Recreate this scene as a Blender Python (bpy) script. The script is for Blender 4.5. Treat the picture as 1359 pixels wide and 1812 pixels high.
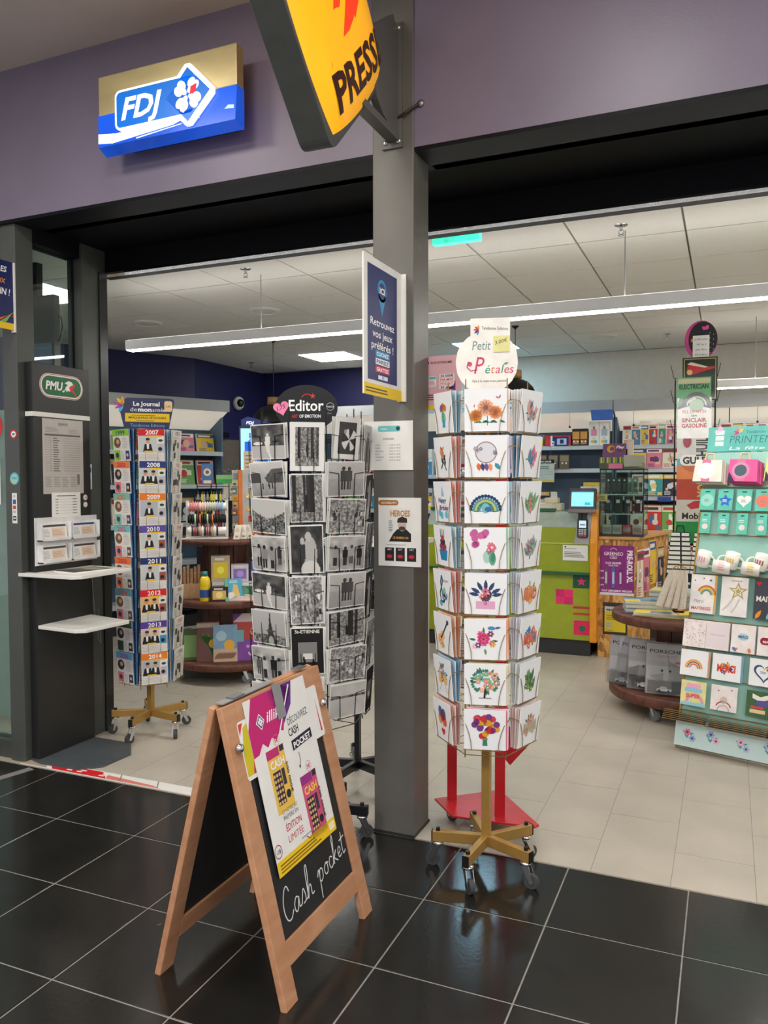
import bpy, bmesh, math, random
import numpy as np
from mathutils import Vector, Matrix
random.seed(7); RNG = np.random.default_rng(7)
SC = bpy.context.scene; COL = SC.collection
for o in list(bpy.data.objects): bpy.data.objects.remove(o)

# ------------------------------------------------------------------ camera
YAW, PITCH, ROLL, EYE = .4072, .04131, -.002352, 1.557
fw = Vector((-math.sin(YAW)*math.cos(PITCH), math.cos(YAW)*math.cos(PITCH), -math.sin(PITCH)))
r0 = Vector((math.cos(YAW), math.sin(YAW), 0)); u0 = r0.cross(fw)
rr = r0*math.cos(ROLL)+u0*math.sin(ROLL); uu = rr.cross(fw)
cd = bpy.data.cameras.new('camera'); cam = bpy.data.objects.new('camera', cd); COL.objects.link(cam)
cd.sensor_fit = 'VERTICAL'; cd.sensor_height = 36; cd.lens = 36*1412.43/1812; cd.clip_start = .05
M = Matrix.Identity(4)
for i, v in enumerate((rr, uu, -fw)):
    for j in range(3): M[j][i] = v[j]
M.translation = (0, 0, EYE); cam.matrix_world = M; SC.camera = cam

# ------------------------------------------------------------------ world, lights, exposure
W = bpy.data.worlds.new('world'); SC.world = W; W.use_nodes = True
bg = W.node_tree.nodes['Background']; bg.inputs[0].default_value = (.93, .93, 1, 1); bg.inputs[1].default_value = .78
SC.view_settings.view_transform = 'Standard'; SC.view_settings.look = 'None'
SC.view_settings.exposure = 0; SC.view_settings.gamma = 1; SC.view_settings.use_curve_mapping = False
def area(name, loc, size, power, col=(1, 1, 1), rot=(0, 0, 0)):
    l = bpy.data.lights.new(name, 'AREA'); l.shape = 'RECTANGLE'; l.size, l.size_y = size; l.energy = power; l.color = col
    o = bpy.data.objects.new(name, l); COL.objects.link(o); o.location = loc; o.rotation_euler = rot
    return o
area('mall_ceiling_lamp', (-3.4, -1.2, 3.69), (1.2, 1.2), 108, (1, .96, .9))
area('mall_ceiling_lamp', (-.2, -1.2, 3.69), (1.2, 1.2), 108, (1, .96, .9))
area('mall_ceiling_lamp', (2.8, -1.0, 3.69), (1.2, 1.2), 108, (1, .96, .9))

for lx in (-2.9, -1.9, -.4, 1.2): area('mall_downlight', (lx, 1.75, 3.7), (.45, .45), 19, (1, .94, .86))

# ------------------------------------------------------------------ materials
def lin(c):
    f = lambda v: v/12.92 if v <= .04045 else ((v+.055)/1.055)**2.4
    return tuple(f(x/255) for x in c[:3])
MATS = {}
def nodes_of(m):
    m.use_nodes = True; return m.node_tree.nodes, m.node_tree.links, m.node_tree.nodes['Principled BSDF']
def pm(name, c, rough=.5, metal=0, var=.1, scale=14, bump=0, bscale=None, emit=0, trans=0, alpha=1, coat=0, spec=.5, stretch=None):
    if name in MATS: return MATS[name]
    m = bpy.data.materials.new(name); n, l, b = nodes_of(m)
    tc = n.new('ShaderNodeTexCoord'); mp = n.new('ShaderNodeMapping'); l.new(tc.outputs['Object'], mp.inputs[0])
    if stretch: mp.inputs['Scale'].default_value = stretch
    nz = n.new('ShaderNodeTexNoise'); nz.inputs['Scale'].default_value = scale; nz.inputs['Detail'].default_value = 5
    l.new(mp.outputs[0], nz.inputs[0])
    rp = n.new('ShaderNodeValToRGB'); L = lin(c)
    rp.color_ramp.elements[0].position = .3; rp.color_ramp.elements[1].position = .7
    rp.color_ramp.elements[0].color = tuple(max(0, x*(1-var)) for x in L)+(1,)
    rp.color_ramp.elements[1].color = tuple(min(1, x*(1+var)) for x in L)+(1,)
    l.new(nz.outputs[0], rp.inputs[0]); l.new(rp.outputs[0], b.inputs['Base Color'])
    b.inputs['Roughness'].default_value = rough; b.inputs['Metallic'].default_value = metal
    b.inputs['Specular IOR Level'].default_value = spec
    if coat: b.inputs['Coat Weight'].default_value = coat; b.inputs['Coat Roughness'].default_value = .08
    if emit: l.new(rp.outputs[0], b.inputs['Emission Color']); b.inputs['Emission Strength'].default_value = emit
    if trans: b.inputs['Transmission Weight'].default_value = trans; b.inputs['IOR'].default_value = 1.15
    if alpha < 1: b.inputs['Alpha'].default_value = alpha
    if bump:
        n2 = n.new('ShaderNodeTexNoise'); n2.inputs['Scale'].default_value = bscale or scale*4; n2.inputs['Detail'].default_value = 6
        l.new(mp.outputs[0], n2.inputs[0]); bp = n.new('ShaderNodeBump'); bp.inputs['Strength'].default_value = bump
        bp.inputs['Distance'].default_value = .01; l.new(n2.outputs[0], bp.inputs['Height']); l.new(bp.outputs[0], b.inputs['Normal'])
    MATS[name] = m; return m
def glassmat(name, tint=(235, 245, 242), gloss=.12, rough=.02):
    if name in MATS: return MATS[name]
    m = bpy.data.materials.new(name); n, l, b = nodes_of(m); n.remove(b)
    t = n.new('ShaderNodeBsdfTransparent'); t.inputs[0].default_value = lin(tint)+(1,)
    g = n.new('ShaderNodeBsdfGlossy'); g.inputs['Roughness'].default_value = rough
    fr = n.new('ShaderNodeLayerWeight'); fr.inputs[0].default_value = .5
    pw = n.new('ShaderNodeMath'); pw.operation = 'POWER'; pw.inputs[1].default_value = 4; l.new(fr.outputs['Facing'], pw.inputs[0])
    ml = n.new('ShaderNodeMath'); ml.operation = 'MULTIPLY_ADD'; ml.inputs[1].default_value = .6; ml.inputs[2].default_value = gloss*.4
    mx = n.new('ShaderNodeMixShader'); l.new(pw.outputs[0], ml.inputs[0]); l.new(ml.outputs[0], mx.inputs[0])
    l.new(t.outputs[0], mx.inputs[1]); l.new(g.outputs[0], mx.inputs[2]); l.new(mx.outputs[0], n['Material Output'].inputs[0])
    MATS[name] = m; return m
def printmat(name, rough=.45, emit=0, spec=.4, coat=0):
    if name in MATS: return MATS[name]
    m = bpy.data.materials.new(name); n, l, b = nodes_of(m)
    a = n.new('ShaderNodeAttribute'); a.attribute_name = 'Col'
    nz = n.new('ShaderNodeTexNoise'); nz.inputs['Scale'].default_value = 60
    hv = n.new('ShaderNodeHueSaturation'); mr = n.new('ShaderNodeMapRange'); mr.inputs['To Min'].default_value = .95; mr.inputs['To Max'].default_value = 1.05
    l.new(nz.outputs[0], mr.inputs[0]); l.new(mr.outputs[0], hv.inputs['Value']); l.new(a.outputs['Color'], hv.inputs['Color'])
    l.new(hv.outputs[0], b.inputs['Base Color']); b.inputs['Roughness'].default_value = rough; b.inputs['Specular IOR Level'].default_value = spec
    if coat: b.inputs['Coat Weight'].default_value = coat; b.inputs['Coat Roughness'].default_value = .1
    if emit: l.new(a.outputs['Color'], b.inputs['Emission Color']); b.inputs['Emission Strength'].default_value = emit
    MATS[name] = m; return m
def woodmat(name, c1, c2, rough=.5, scale=6, stretch=(1, 1, 1), dist=4):
    if name in MATS: return MATS[name]
    m = bpy.data.materials.new(name); n, l, b = nodes_of(m)
    tc = n.new('ShaderNodeTexCoord'); mp = n.new('ShaderNodeMapping'); mp.inputs['Scale'].default_value = stretch; l.new(tc.outputs['Object'], mp.inputs[0])
    nz = n.new('ShaderNodeTexNoise'); nz.inputs['Scale'].default_value = scale; nz.inputs['Detail'].default_value = 7; nz.inputs['Distortion'].default_value = dist
    l.new(mp.outputs[0], nz.inputs[0]); rp = n.new('ShaderNodeValToRGB')
    rp.color_ramp.elements[0].position = .3; rp.color_ramp.elements[1].position = .7
    rp.color_ramp.elements[0].color = lin(c1)+(1,); rp.color_ramp.elements[1].color = lin(c2)+(1,)
    l.new(nz.outputs[0], rp.inputs[0]); l.new(rp.outputs[0], b.inputs['Base Color']); b.inputs['Roughness'].default_value = rough
    bp = n.new('ShaderNodeBump'); bp.inputs['Strength'].default_value = .15; bp.inputs['Distance'].default_value = .004
    l.new(nz.outputs[0], bp.inputs['Height']); l.new(bp.outputs[0], b.inputs['Normal'])
    MATS[name] = m; return m
def osbmat():
    m = bpy.data.materials.new('osb'); n, l, b = nodes_of(m)
    tc = n.new('ShaderNodeTexCoord'); mp = n.new('ShaderNodeMapping'); mp.inputs['Scale'].default_value = (1, 1, .45); l.new(tc.outputs['Object'], mp.inputs[0])
    nz = n.new('ShaderNodeTexNoise'); nz.inputs['Scale'].default_value = 9; l.new(mp.outputs[0], nz.inputs[0])
    ad = n.new('ShaderNodeVectorMath'); ad.operation = 'MULTIPLY_ADD'; ad.inputs[1].default_value = (.12, .12, .12)
    l.new(nz.outputs['Color'], ad.inputs[0]); l.new(mp.outputs[0], ad.inputs[2])
    v = n.new('ShaderNodeTexVoronoi'); v.inputs['Scale'].default_value = 42; l.new(ad.outputs[0], v.inputs[0])
    bw = n.new('ShaderNodeRGBToBW'); l.new(v.outputs['Color'], bw.inputs[0]); rp = n.new('ShaderNodeValToRGB')
    for p, c in ((.15, (140, 92, 40)), (.5, (196, 142, 70)), (.9, (222, 176, 104))):
        e = rp.color_ramp.elements.new(p); e.color = lin(c)+(1,)
    rp.color_ramp.elements.remove(rp.color_ramp.elements[0]); l.new(bw.outputs[0], rp.inputs[0]); l.new(rp.outputs[0], b.inputs['Base Color'])
    b.inputs['Roughness'].default_value = .55; MATS['osb'] = m; return m

# ------------------------------------------------------------------ mesh builder
def new_mesh_obj(name, verts, faces, mats, fm=None, smooth=None):
    me = bpy.data.meshes.new(name); me.from_pydata(verts, [], faces)
    for m in mats: me.materials.append(m)
    if fm is not None and len(mats) > 1: me.polygons.foreach_set('material_index', fm)
    if smooth is not None: me.polygons.foreach_set('use_smooth', smooth)
    me.update(); o = bpy.data.objects.new(name, me); COL.objects.link(o); return o
def wmat(o):
    return (wmat(o.parent) @ o.matrix_parent_inverse if o.parent else Matrix.Identity(4)) @ o.matrix_basis
def attach(o, parent, local=False):
    if parent is not None:
        o.parent = parent; o.matrix_parent_inverse = Matrix.Identity(4) if local else wmat(parent).inverted()
    return o
class MB:
    def __init__(s, M=None): s.v = []; s.f = []; s.m = []; s.s = []; s.M = M; s.mi = 0
    def add(s, vs, fs, smooth=False):
        k = len(s.v)
        s.v += [tuple(s.M @ Vector(p)) for p in vs] if s.M is not None else [tuple(p) for p in vs]
        for f in fs: s.f.append([i+k for i in f]); s.m.append(s.mi); s.s.append(smooth)
        return s
    def box(s, x0, x1, y0, y1, z0, z1):
        return s.add([(x0, y0, z0), (x1, y0, z0), (x1, y1, z0), (x0, y1, z0), (x0, y0, z1), (x1, y0, z1), (x1, y1, z1), (x0, y1, z1)],
                     [(0, 3, 2, 1), (4, 5, 6, 7), (0, 1, 5, 4), (1, 2, 6, 5), (2, 3, 7, 6), (3, 0, 4, 7)])
    def bar(s, p, q, w, h, up=(0, 0, 1)):
        p, q = Vector(p), Vector(q); d = (q-p).normalized(); a = d.cross(Vector(up)).normalized(); b = a.cross(d)
        vs = [c+a*(w/2*i)+b*(h/2*j) for c in (p, q) for i, j in ((-1, -1), (1, -1), (1, 1), (-1, 1))]
        return s.add(vs, [(0, 1, 2, 3), (7, 6, 5, 4), (0, 4, 5, 1), (1, 5, 6, 2), (2, 6, 7, 3), (3, 7, 4, 0)])
    def tube(s, p, q, r, n=8, r2=None, cap=True):
        p, q = Vector(p), Vector(q); d = (q-p).normalized(); a = d.orthogonal().normalized(); b = d.cross(a); r2 = r if r2 is None else r2
        vs = [p+(a*math.cos(t)+b*math.sin(t))*r for t in (2*math.pi*i/n for i in range(n))]+[q+(a*math.cos(t)+b*math.sin(t))*r2 for t in (2*math.pi*i/n for i in range(n))]
        s.add(vs, [(i, (i+1) % n, n+(i+1) % n, n+i) for i in range(n)], n > 4)
        if cap: s.add(vs, [tuple(range(n-1, -1, -1)), tuple(range(n, 2*n))])
        return s
    def path(s, pts, r, n=4):
        for a, b in zip(pts, pts[1:]): s.tube(a, b, r, n)
        return s
    def prism(s, poly, z0, z1):
        n = len(poly)
        return s.add([(x, y, z0) for x, y in poly]+[(x, y, z1) for x, y in poly],
                     [tuple(range(n-1, -1, -1)), tuple(range(n, 2*n))]+[(i, (i+1) % n, n+(i+1) % n, n+i) for i in range(n)])
    def lathe(s, prof, c=(0, 0, 0), n=20):
        vs = [(c[0]+r*math.cos(2*math.pi*i/n), c[1]+r*math.sin(2*math.pi*i/n), c[2]+z) for r, z in prof for i in range(n)]
        return s.add(vs, [(k*n+i, k*n+(i+1) % n, (k+1)*n+(i+1) % n, (k+1)*n+i) for k in range(len(prof)-1) for i in range(n)], True)
    def ball(s, c, r, n=12, sx=1, sy=1, sz=1, m=7):
        vs = []; fs = []
        for k in range(m+1):
            t = math.pi*k/m
            for i in range(n):
                a = 2*math.pi*i/n; vs.append((c[0]+r*sx*math.sin(t)*math.cos(a), c[1]+r*sy*math.sin(t)*math.sin(a), c[2]+r*sz*math.cos(t)))
        for k in range(m):
            for i in range(n): fs.append((k*n+i, (k+1)*n+i, (k+1)*n+(i+1) % n, k*n+(i+1) % n))
        return s.add(vs, fs, True)
    def torus(s, c, R, r, ax=(0, 0, 1), n=16, m=6):
        ax = Vector(ax).normalized(); a = ax.orthogonal().normalized(); b = ax.cross(a); c = Vector(c); vs = []
        for i in range(n):
            t = 2*math.pi*i/n; e = a*math.cos(t)+b*math.sin(t)
            for j in range(m):
                u = 2*math.pi*j/m; vs.append(c+e*(R+r*math.cos(u))+ax*(r*math.sin(u)))
        return s.add(vs, [(i*m+j, ((i+1) % n)*m+j, ((i+1) % n)*m+(j+1) % m, i*m+(j+1) % m) for i in range(n) for j in range(m)], True)
    def build(s, name, mat, parent=None, local=False, bevel=0):
        mats = mat if isinstance(mat, (list, tuple)) else [mat]
        o = new_mesh_obj(name, s.v, s.f, mats, s.m, s.s); attach(o, parent, local)
        if bevel:
            b = o.modifiers.new('bevel', 'BEVEL'); b.width = bevel; b.segments = 2; b.limit_method = 'ANGLE'
        return o
def rrect(x0, y0, x1, y1, r, n=5):
    P = []
    for cx, cy, a in ((x1-r, y0+r, -90), (x1-r, y1-r, 0), (x0+r, y1-r, 90), (x0+r, y0+r, 180)):
        for i in range(n+1):
            t = math.radians(a+90*i/n); P.append((cx+r*math.cos(t), cy+r*math.sin(t)))
    return P
def tag(o, label, cat, group=None):
    o['label'] = label; o['category'] = cat
    if group: o['group'] = group
    return o
def thing(name, label, cat, loc=(0, 0, 0), rz=0, group=None):
    o = bpy.data.objects.new(name, None); COL.objects.link(o); o.empty_display_size = .1
    o.location = loc; o.rotation_euler = (0, 0, rz); o.matrix_basis = Matrix.Translation(loc) @ Matrix.Rotation(rz, 4, 'Z')
    return tag(o, label, cat, group)
def struct(o, label=None):
    o['kind'] = 'structure'
    if label: o['label'] = label
    return o
def inst(src, name, parent, M, local=False):
    o = bpy.data.objects.new(name, src.data); COL.objects.link(o); o.matrix_basis = M
    attach(o, parent, local); return o
def FR(o, n, tilt=0):
    """frame of an upright panel: X right as seen by its viewer, Y up, Z out of its face; positive tilt leans its top back"""
    n = Vector(n).normalized(); z = Vector((0, 0, 1)); r = (-n).cross(z).normalized(); t = math.radians(tilt)
    up = z*math.cos(t)-n*math.sin(t); nn = n*math.cos(t)+z*math.sin(t); A = Matrix.Identity(4)
    for i, v in enumerate((r, up, nn)):
        for j in range(3): A[j][i] = v[j]
    A.translation = o; return A
def FLAT(o, ang=0):
    """frame lying on a table: X, Y in the plane, Z up"""
    return Matrix.Translation(o) @ Matrix.Rotation(math.radians(ang), 4, 'Z')

# ------------------------------------------------------------------ flat print (lettering, pictures) as coloured faces
GLY = {}
def glyphs(s, bold, shear):
    k = (s, bold, shear)
    if k not in GLY:
        cu = bpy.data.curves.new('t', 'FONT'); cu.body = s; cu.size = 1; cu.offset = bold; cu.shear = shear; cu.resolution_u = 2; cu.fill_mode = 'FRONT'
        ob = bpy.data.objects.new('t', cu); me = ob.to_mesh()
        vs = [(v.co.x, v.co.y) for v in me.vertices]; fs = [tuple(p.vertices) for p in me.polygons]
        ob.to_mesh_clear(); bpy.data.objects.remove(ob); bpy.data.curves.remove(cu)
        xs = [v[0] for v in vs] or [0, 1]; ys = [v[1] for v in vs] or [0, 1]
        GLY[k] = (vs, fs, min(xs), max(xs), min(ys), max(ys))
    return GLY[k]
class PR:
    DZ = .00025
    def __init__(s): s.v = []; s.f = []; s.c = []
    def add(s, pts, c, l=1, fs=None):
        k = len(s.v); s.v += [(p[0], p[1], l*s.DZ) for p in pts]
        for f in (fs or [range(len(pts))]): s.f.append([i+k for i in f]); s.c.append(c)
        return s
    def rect(s, x0, y0, x1, y1, c, l=1): return s.add([(x0, y0), (x1, y0), (x1, y1), (x0, y1)], c, l)
    def rr(s, x0, y0, x1, y1, r, c, l=1): return s.add(rrect(x0, y0, x1, y1, r, 4), c, l)
    def circ(s, x, y, r, c, l=1, ry=None, n=14, rot=0):
        ry = r if ry is None else ry; a = math.radians(rot)
        return s.add([(x+r*math.cos(t)*math.cos(a)-ry*math.sin(t)*math.sin(a), y+r*math.cos(t)*math.sin(a)+ry*math.sin(t)*math.cos(a)) for t in (2*math.pi*i/n for i in range(n))], c, l)
    def ring(s, x, y, r, w, c, l=1, a0=0, a1=360, n=18):
        P = []; 
        for i in range(n+1):
            t = math.radians(a0+(a1-a0)*i/n); P += [(x+r*math.cos(t), y+r*math.sin(t)), (x+(r-w)*math.cos(t), y+(r-w)*math.sin(t))]
        return s.add(P, c, l, [(2*i+1, 2*i, 2*i+2, 2*i+3) if a1 > a0 else (2*i, 2*i+1, 2*i+3, 2*i+2) for i in range(n)])
    def line(s, pts, w, c, l=1):
        for (x0, y0), (x1, y1) in zip(pts, pts[1:]):
            d = math.hypot(x1-x0, y1-y0) or 1; a, b = -(y1-y0)/d*w/2, (x1-x0)/d*w/2
            s.add([(x0-a, y0-b), (x1-a, y1-b), (x1+a, y1+b), (x0+a, y0+b)], c, l)
        return s
    def text(s, t, x, y, h, c, l=2, bold=0, shear=0, al='C', w=None, rot=0, cap=True):
        """h = height of a capital; x,y = baseline anchor; w squeezes to a width"""
        vs, fs, a, b, y0, y1 = glyphs(t, bold, shear)
        sy = h/.72; sx = sy if w is None else w/max(b-a, 1e-6); W = (b-a)*sx
        ox = {'L': 0, 'C': -W/2, 'R': -W}[al]; ca, sa = math.cos(math.radians(rot)), math.sin(math.radians(rot))
        P = [((p[0]-a)*sx+ox, p[1]*sy) for p in vs]
        return s.add([(x+p[0]*ca-p[1]*sa, y+p[0]*sa+p[1]*ca) for p in P], c, l, fs)
    def lines(s, x0, y0, x1, y1, n, c, l=2, fill=.45, rag=.3, seed=0):
        R = random.Random(seed); st = (y1-y0)/n
        for i in range(n):
            y = y1-(i+1)*st; s.rect(x0, y, x1-(x1-x0)*rag*R.random(), y+st*fill, c, l)
        return s
    def img(s, A, x0, y0, x1, y1, l=1):
        h, w = A.shape[:2]; k = len(s.v); z = l*s.DZ
        for j in range(h+1):
            for i in range(w+1): s.v.append((x0+(x1-x0)*i/w, y1-(y1-y0)*j/h, z))
        for j in range(h):
            for i in range(w):
                a = k+j*(w+1)+i; s.f.append([a+w+1, a+w+2, a+1, a]); s.c.append(tuple(A[j, i]))
        return s
    def star(s, x, y, r, c, l=2, k=.42, n=5, rot=90):
        return s.add([(x+(r if i % 2 == 0 else r*k)*math.cos(math.radians(rot)+math.pi*i/n), y+(r if i % 2 == 0 else r*k)*math.sin(math.radians(rot)+math.pi*i/n)) for i in range(2*n)], c, l)
    def heart(s, x, y, r, c, l=2):
        return s.add([(x+r*.0625*16*math.sin(t)**3, y+r*.0625*(13*math.cos(t)-5*math.cos(2*t)-2*math.cos(3*t)-math.cos(4*t))) for t in (2*math.pi*i/24 for i in range(24))][::-1], c, l)
    def flower(s, x, y, r, c, cc=(250, 220, 90), l=2, n=6):
        for i in range(n):
            a = 360*i/n; s.circ(x+.58*r*math.cos(math.radians(a)), y+.58*r*math.sin(math.radians(a)), r*.45, c, l, ry=r*.3, n=8, rot=a)
        return s.circ(x, y, r*.3, cc, l+1, n=8)
    def leaf(s, x, y, L, a, c, l=2, w=.35):
        ca, sa = math.cos(math.radians(a)), math.sin(math.radians(a)); P = [(0, 0), (.3*L, w*L*.5), (.65*L, w*L*.45), (L, 0), (.65*L, -w*L*.45), (.3*L, -w*L*.5)][::-1]
        return s.add([(x+p*ca-q*sa, y+p*sa+q*ca) for p, q in P], c, l)
    def build(s, name, parent, M=None, mat=None):
        me = bpy.data.meshes.new(name); me.from_pydata(s.v, [], s.f); me.materials.append(mat or PAPER)
        at = me.color_attributes.new('Col', 'FLOAT_COLOR', 'CORNER'); buf = []
        for f, c in zip(s.f, s.c): buf += (list(lin(c))+[1])*len(f)
        at.data.foreach_set('color', buf); me.update(); o = bpy.data.objects.new(name, me); COL.objects.link(o)
        if M is not None: o.matrix_basis = M
        return attach(o, parent, True)
PAPER = printmat('print_paper', .5); GLOSSP = printmat('print_gloss', .22, coat=.3); SCREEN = printmat('print_screen', .3, emit=1.1); LITP = printmat('print_lit', .3, emit=2.2)
CHALK = printmat('chalk', .95, spec=.05)
def panel(name, w, h, t, M, mat, label=None, cat=None, group=None, parent=None, r=0, y0=0, back=None):
    """upright sheet or board in frame M: x in +-w/2, y0..y0+h, front face at z=0"""
    b = MB()
    if r: b.prism(rrect(-w/2, y0, w/2, y0+h, r), -t, 0)
    else: b.box(-w/2, w/2, y0, y0+h, -t, 0)
    o = b.build(name, mat, None); o.matrix_basis = M
    if parent is not None: attach(o, parent)
    if label: tag(o, label, cat, group)
    return o
ORD = ['top', 'second', 'third', 'fourth', 'fifth', 'sixth', 'seventh', 'bottom']

# ------------------------------------------------------------------ common materials
anth = pm('anthracite_metal', (104, 102, 96), .48, .25, .06, 8, bump=.03, bscale=200)
anth_d = pm('dark_anthracite', (44, 46, 47), .4, .1, .08)
black = pm('black_paint', (20, 20, 22), .35, 0, .1)
blackm = pm('black_wire', (16, 16, 17), .4, .4, .1)
chrome = pm('chrome', (205, 205, 208), .18, 1, .04)
steel = pm('brushed_steel', (150, 150, 152), .35, .9, .06)
rubber = pm('grey_rubber', (62, 64, 66), .7, 0, .1)
gold = pm('gold_paint', (176, 138, 72), .42, .45, .08)
goldw = pm('gold_wire', (160, 132, 84), .35, .7, .08)
white = pm('white_laminate', (228, 226, 220), .4, 0, .03)
wpaper = pm('white_paper', (232, 231, 226), .6, 0, .03)
greyp = pm('grey_paint', (165, 166, 165), .45, 0, .04)
glass = glassmat('clear_glass'); wrap = glassmat('plastic_wrap', (238, 238, 238), .14, .08)
woodb = woodmat('a_board_wood', (176, 124, 88), (196, 146, 110), .5, 5, (3, .6, 3), 1.5)
drumw = woodmat('drum_wood', (70, 36, 26), (112, 66, 48), .45, 7, (1, 3, 1), 2)
navy = pm('navy_paint', (30, 31, 84), .55, 0, .05)
cream = pm('cream_wall', (230, 225, 212), .7, 0, .03)
# ================================================================== THE SETTING
dtile = pm('dark_tile', (29, 28, 26), .18, 0, .22, 5, bump=.03, bscale=60, spec=.55)
btile = pm('beige_tile', (178, 170, 156), .38, 0, .1, 3.5, bump=.05, bscale=40)
grout_d = pm('pale_grout', (132, 129, 124), .85, 0, .15, 40); grout_b = pm('beige_grout', (138, 130, 118), .85, 0, .15, 40)
FY = 3.168
fl = struct(MB().box(-9, 6, -9, FY, -.06, -.0015).build('floor', grout_d), 'black square floor tiles of the mall with pale joints')
t0 = None; src = MB().box(-.2225, .2225, -.2225, .2225, -.012, 0).build('tile', dtile, fl, bevel=.0015); first = True
for i in range(-8, 11):
    for j in range(-5, 1):
        x, y = -2.816+.45*i+.225, 2.718+.45*j+.225
        if abs(x) > 4.6 and y > 3.3 or y < .6: continue
        if first: src.location = (x, y, 0); first = False
        else:
            o = inst(src, 'tile', fl, Matrix.Translation((x, y, 0)) @ Matrix.Rotation(math.pi/2*random.randint(0, 3), 4, 'Z')); bv = o.modifiers.new('bevel', 'BEVEL'); bv.width = .0015; bv.segments = 1
fs = struct(MB().box(-6.75, 1.8, FY, 9.3, -.06, -.001).build('floor_shop', grout_b), 'beige rectangular floor tiles of the shop')
half = {}
def btl(x, y0, y1):
    L = round(y1-y0, 3)
    if L not in half:
        o = MB().box(-.1488, .1488, -L/2+.0012, L/2-.0012, -.012, 0).build('tile', btile, fs); o.location = (x, (y0+y1)/2, 0); half[L] = o
    else: inst(half[L], 'tile', fs, Matrix.Translation((x, (y0+y1)/2, 0)))
cnt = 0; rest = MB()
for k in range(-19, 7):
    x = -.482+.3*k+.15; y = 3.175 if k % 2 == 0 else 2.875
    while y < 9.2:
        a, b = max(y, 3.175), min(y+.6, 9.25)
        if cnt < 290 and (y < 6.4 or (x > -1.8)): btl(x, a, b); cnt += 1
        else: rest.box(x-.1488, x+.1488, a+.0012, b-.0012, -.012, 0)
        y += .6
ro = rest.build('tile_field', btile, fs); ro['kind'] = 'stuff'
# mall ceiling, fascia, soffit, lintel
fasc = pm('fascia_paint', (120, 111, 130), .4, 0, .07, 2.2, bump=.04, bscale=120)
mallc = pm('mall_ceiling', (206, 196, 188), .7, 0, .04, 3)
struct(MB().box(-6.75, 2.2, -2.6, 3.4, 3.727, 3.85).build('ceiling_mall', mallc), 'plain taupe mall ceiling')
struct(MB().box(-6.75, -1.417, 3.18, 3.45, 2.947, 3.727).build('wall_front', fasc), 'purple-grey fascia left of the pillar')
struct(MB().box(-1.229, 2.2, 3.18, 3.45, 2.947, 3.727).build('wall_front', fasc), 'purple-grey fascia right of the pillar')
dk = pm('dark_soffit', (14, 15, 19), .5, 0, .1, spec=.15)
struct(MB().box(-3.66, 2.2, 3.353, 3.86, 2.947, 3.1).box(-6.75, -1.417, 3.18, 3.353, 2.93, 2.947).box(-1.229, 2.2, 3.18, 3.353, 2.93, 2.947).build('trim_1', dk), 'dark soffit under the fascia')
struct(MB().box(-3.6, 2.2, 3.86, 4.0, 2.815, 3.1).build('trim_2', dk), 'dark shutter box above the shop opening')
struct(MB().box(-3.55, 2.2, 3.845, 3.9, 2.803, 2.815).build('trim_3', pm('polished_strip', (190, 190, 195), .08, 1, .02)), 'polished metal shutter rail')
# pillar
pl = struct(MB().box(-1.417, -1.229, 3.17, 3.353, 0, 3.727).build('pillar', anth, bevel=.004), 'grey metal clad pillar between the two openings')
MB().box(-1.42, -1.226, 3.167, 3.36, 0, .012).build('base_trim', anth_d, pl)
# shop shell
struct(MB().box(-6.75, 1.8, 9.15, 9.3, 0, 3.1).build('wall_back', [cream]), 'cream back wall of the shop')
struct(MB().box(-5.64, -3.2, 9.1, 9.15, 1.0, 2.945).build('trim_5', navy), 'navy painted part of the back wall')
struct(MB().prism([(-5.64, 9.15), (-5.64, 7.6), (-6.5, 5.7), (-6.6, 5.7), (-6.6, 9.15)], 0, 3.1).build('wall_left', navy), 'navy side wall of the shop')
struct(MB().box(-6.75, -6.6, 3.4, 5.7, 0, 3.1).build('wall_left', navy), 'navy side wall near the entrance')
struct(MB().box(1.75, 1.9, 3.4, 9.15, 0, 3.1).build('wall_right', cream), 'cream right wall of the shop')
# suspended ceiling
ctile = pm('ceiling_tile', (234, 231, 224), .85, 0, .02, 60, bump=.1, bscale=300); crail = pm('ceiling_rail', (124, 121, 114), .6, 0, .03)
CZ = 2.945
cl = struct(MB().box(-6.75, 1.9, 3.99, 9.3, CZ+.012, CZ+.05).box(-6.75, -3.66, 3.45, 3.99, CZ+.012, CZ+.05).build('ceiling', crail), 'suspended ceiling of white square tiles')
PANELS = [(-4.14, 8.13), (-2.34, 8.13), (-4.74, 4.53), (.66, 6.33)]
ce = MB().box(-.294, .294, -.294, .294, CZ-.002, CZ+.014).build('ceiling_tile', ctile, cl); used = False
ledb = pm('led_panel_cool', (178, 230, 255), .5, emit=18, var=0); led = pm('led_panel', (255, 252, 246), .5, emit=18, var=0); lampw = pm('lamp_white', (225, 225, 223), .45, var=.02)
n = 0
for i in range(-11, 4):
    for j in range(-2, 8):
        x, y = -.24+.6*i+.3, 4.83+.6*j-.3+.0
        if y < 4.2: continue
        px = [p for p in PANELS if abs(p[0]-x) < .2 and abs(p[1]-y) < .2]
        if px:
            P = PANELS.index(px[0])
            L = thing('ceiling_light_panel', ['square lit ceiling panel before the navy corner', 'square lit ceiling panel behind the round greeting card sign', 'square lit ceiling panel seen through the side glass', 'square lit ceiling panel above the right aisle'][P], 'light', (x, y, CZ), group='ceiling light panels')
            MB().box(-.294, .294, -.294, .294, -.004, .01).build('frame', lampw, L, True); MB().box(-.28, .28, -.28, .28, -.007, -.003).build('diffuser', ledb if P == 1 else led, L, True); continue
        if not used: ce.location = (x, y, 0); used = True
        else: inst(ce, 'ceiling_tile', cl, Matrix.Translation((x, y, 0)))
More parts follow.
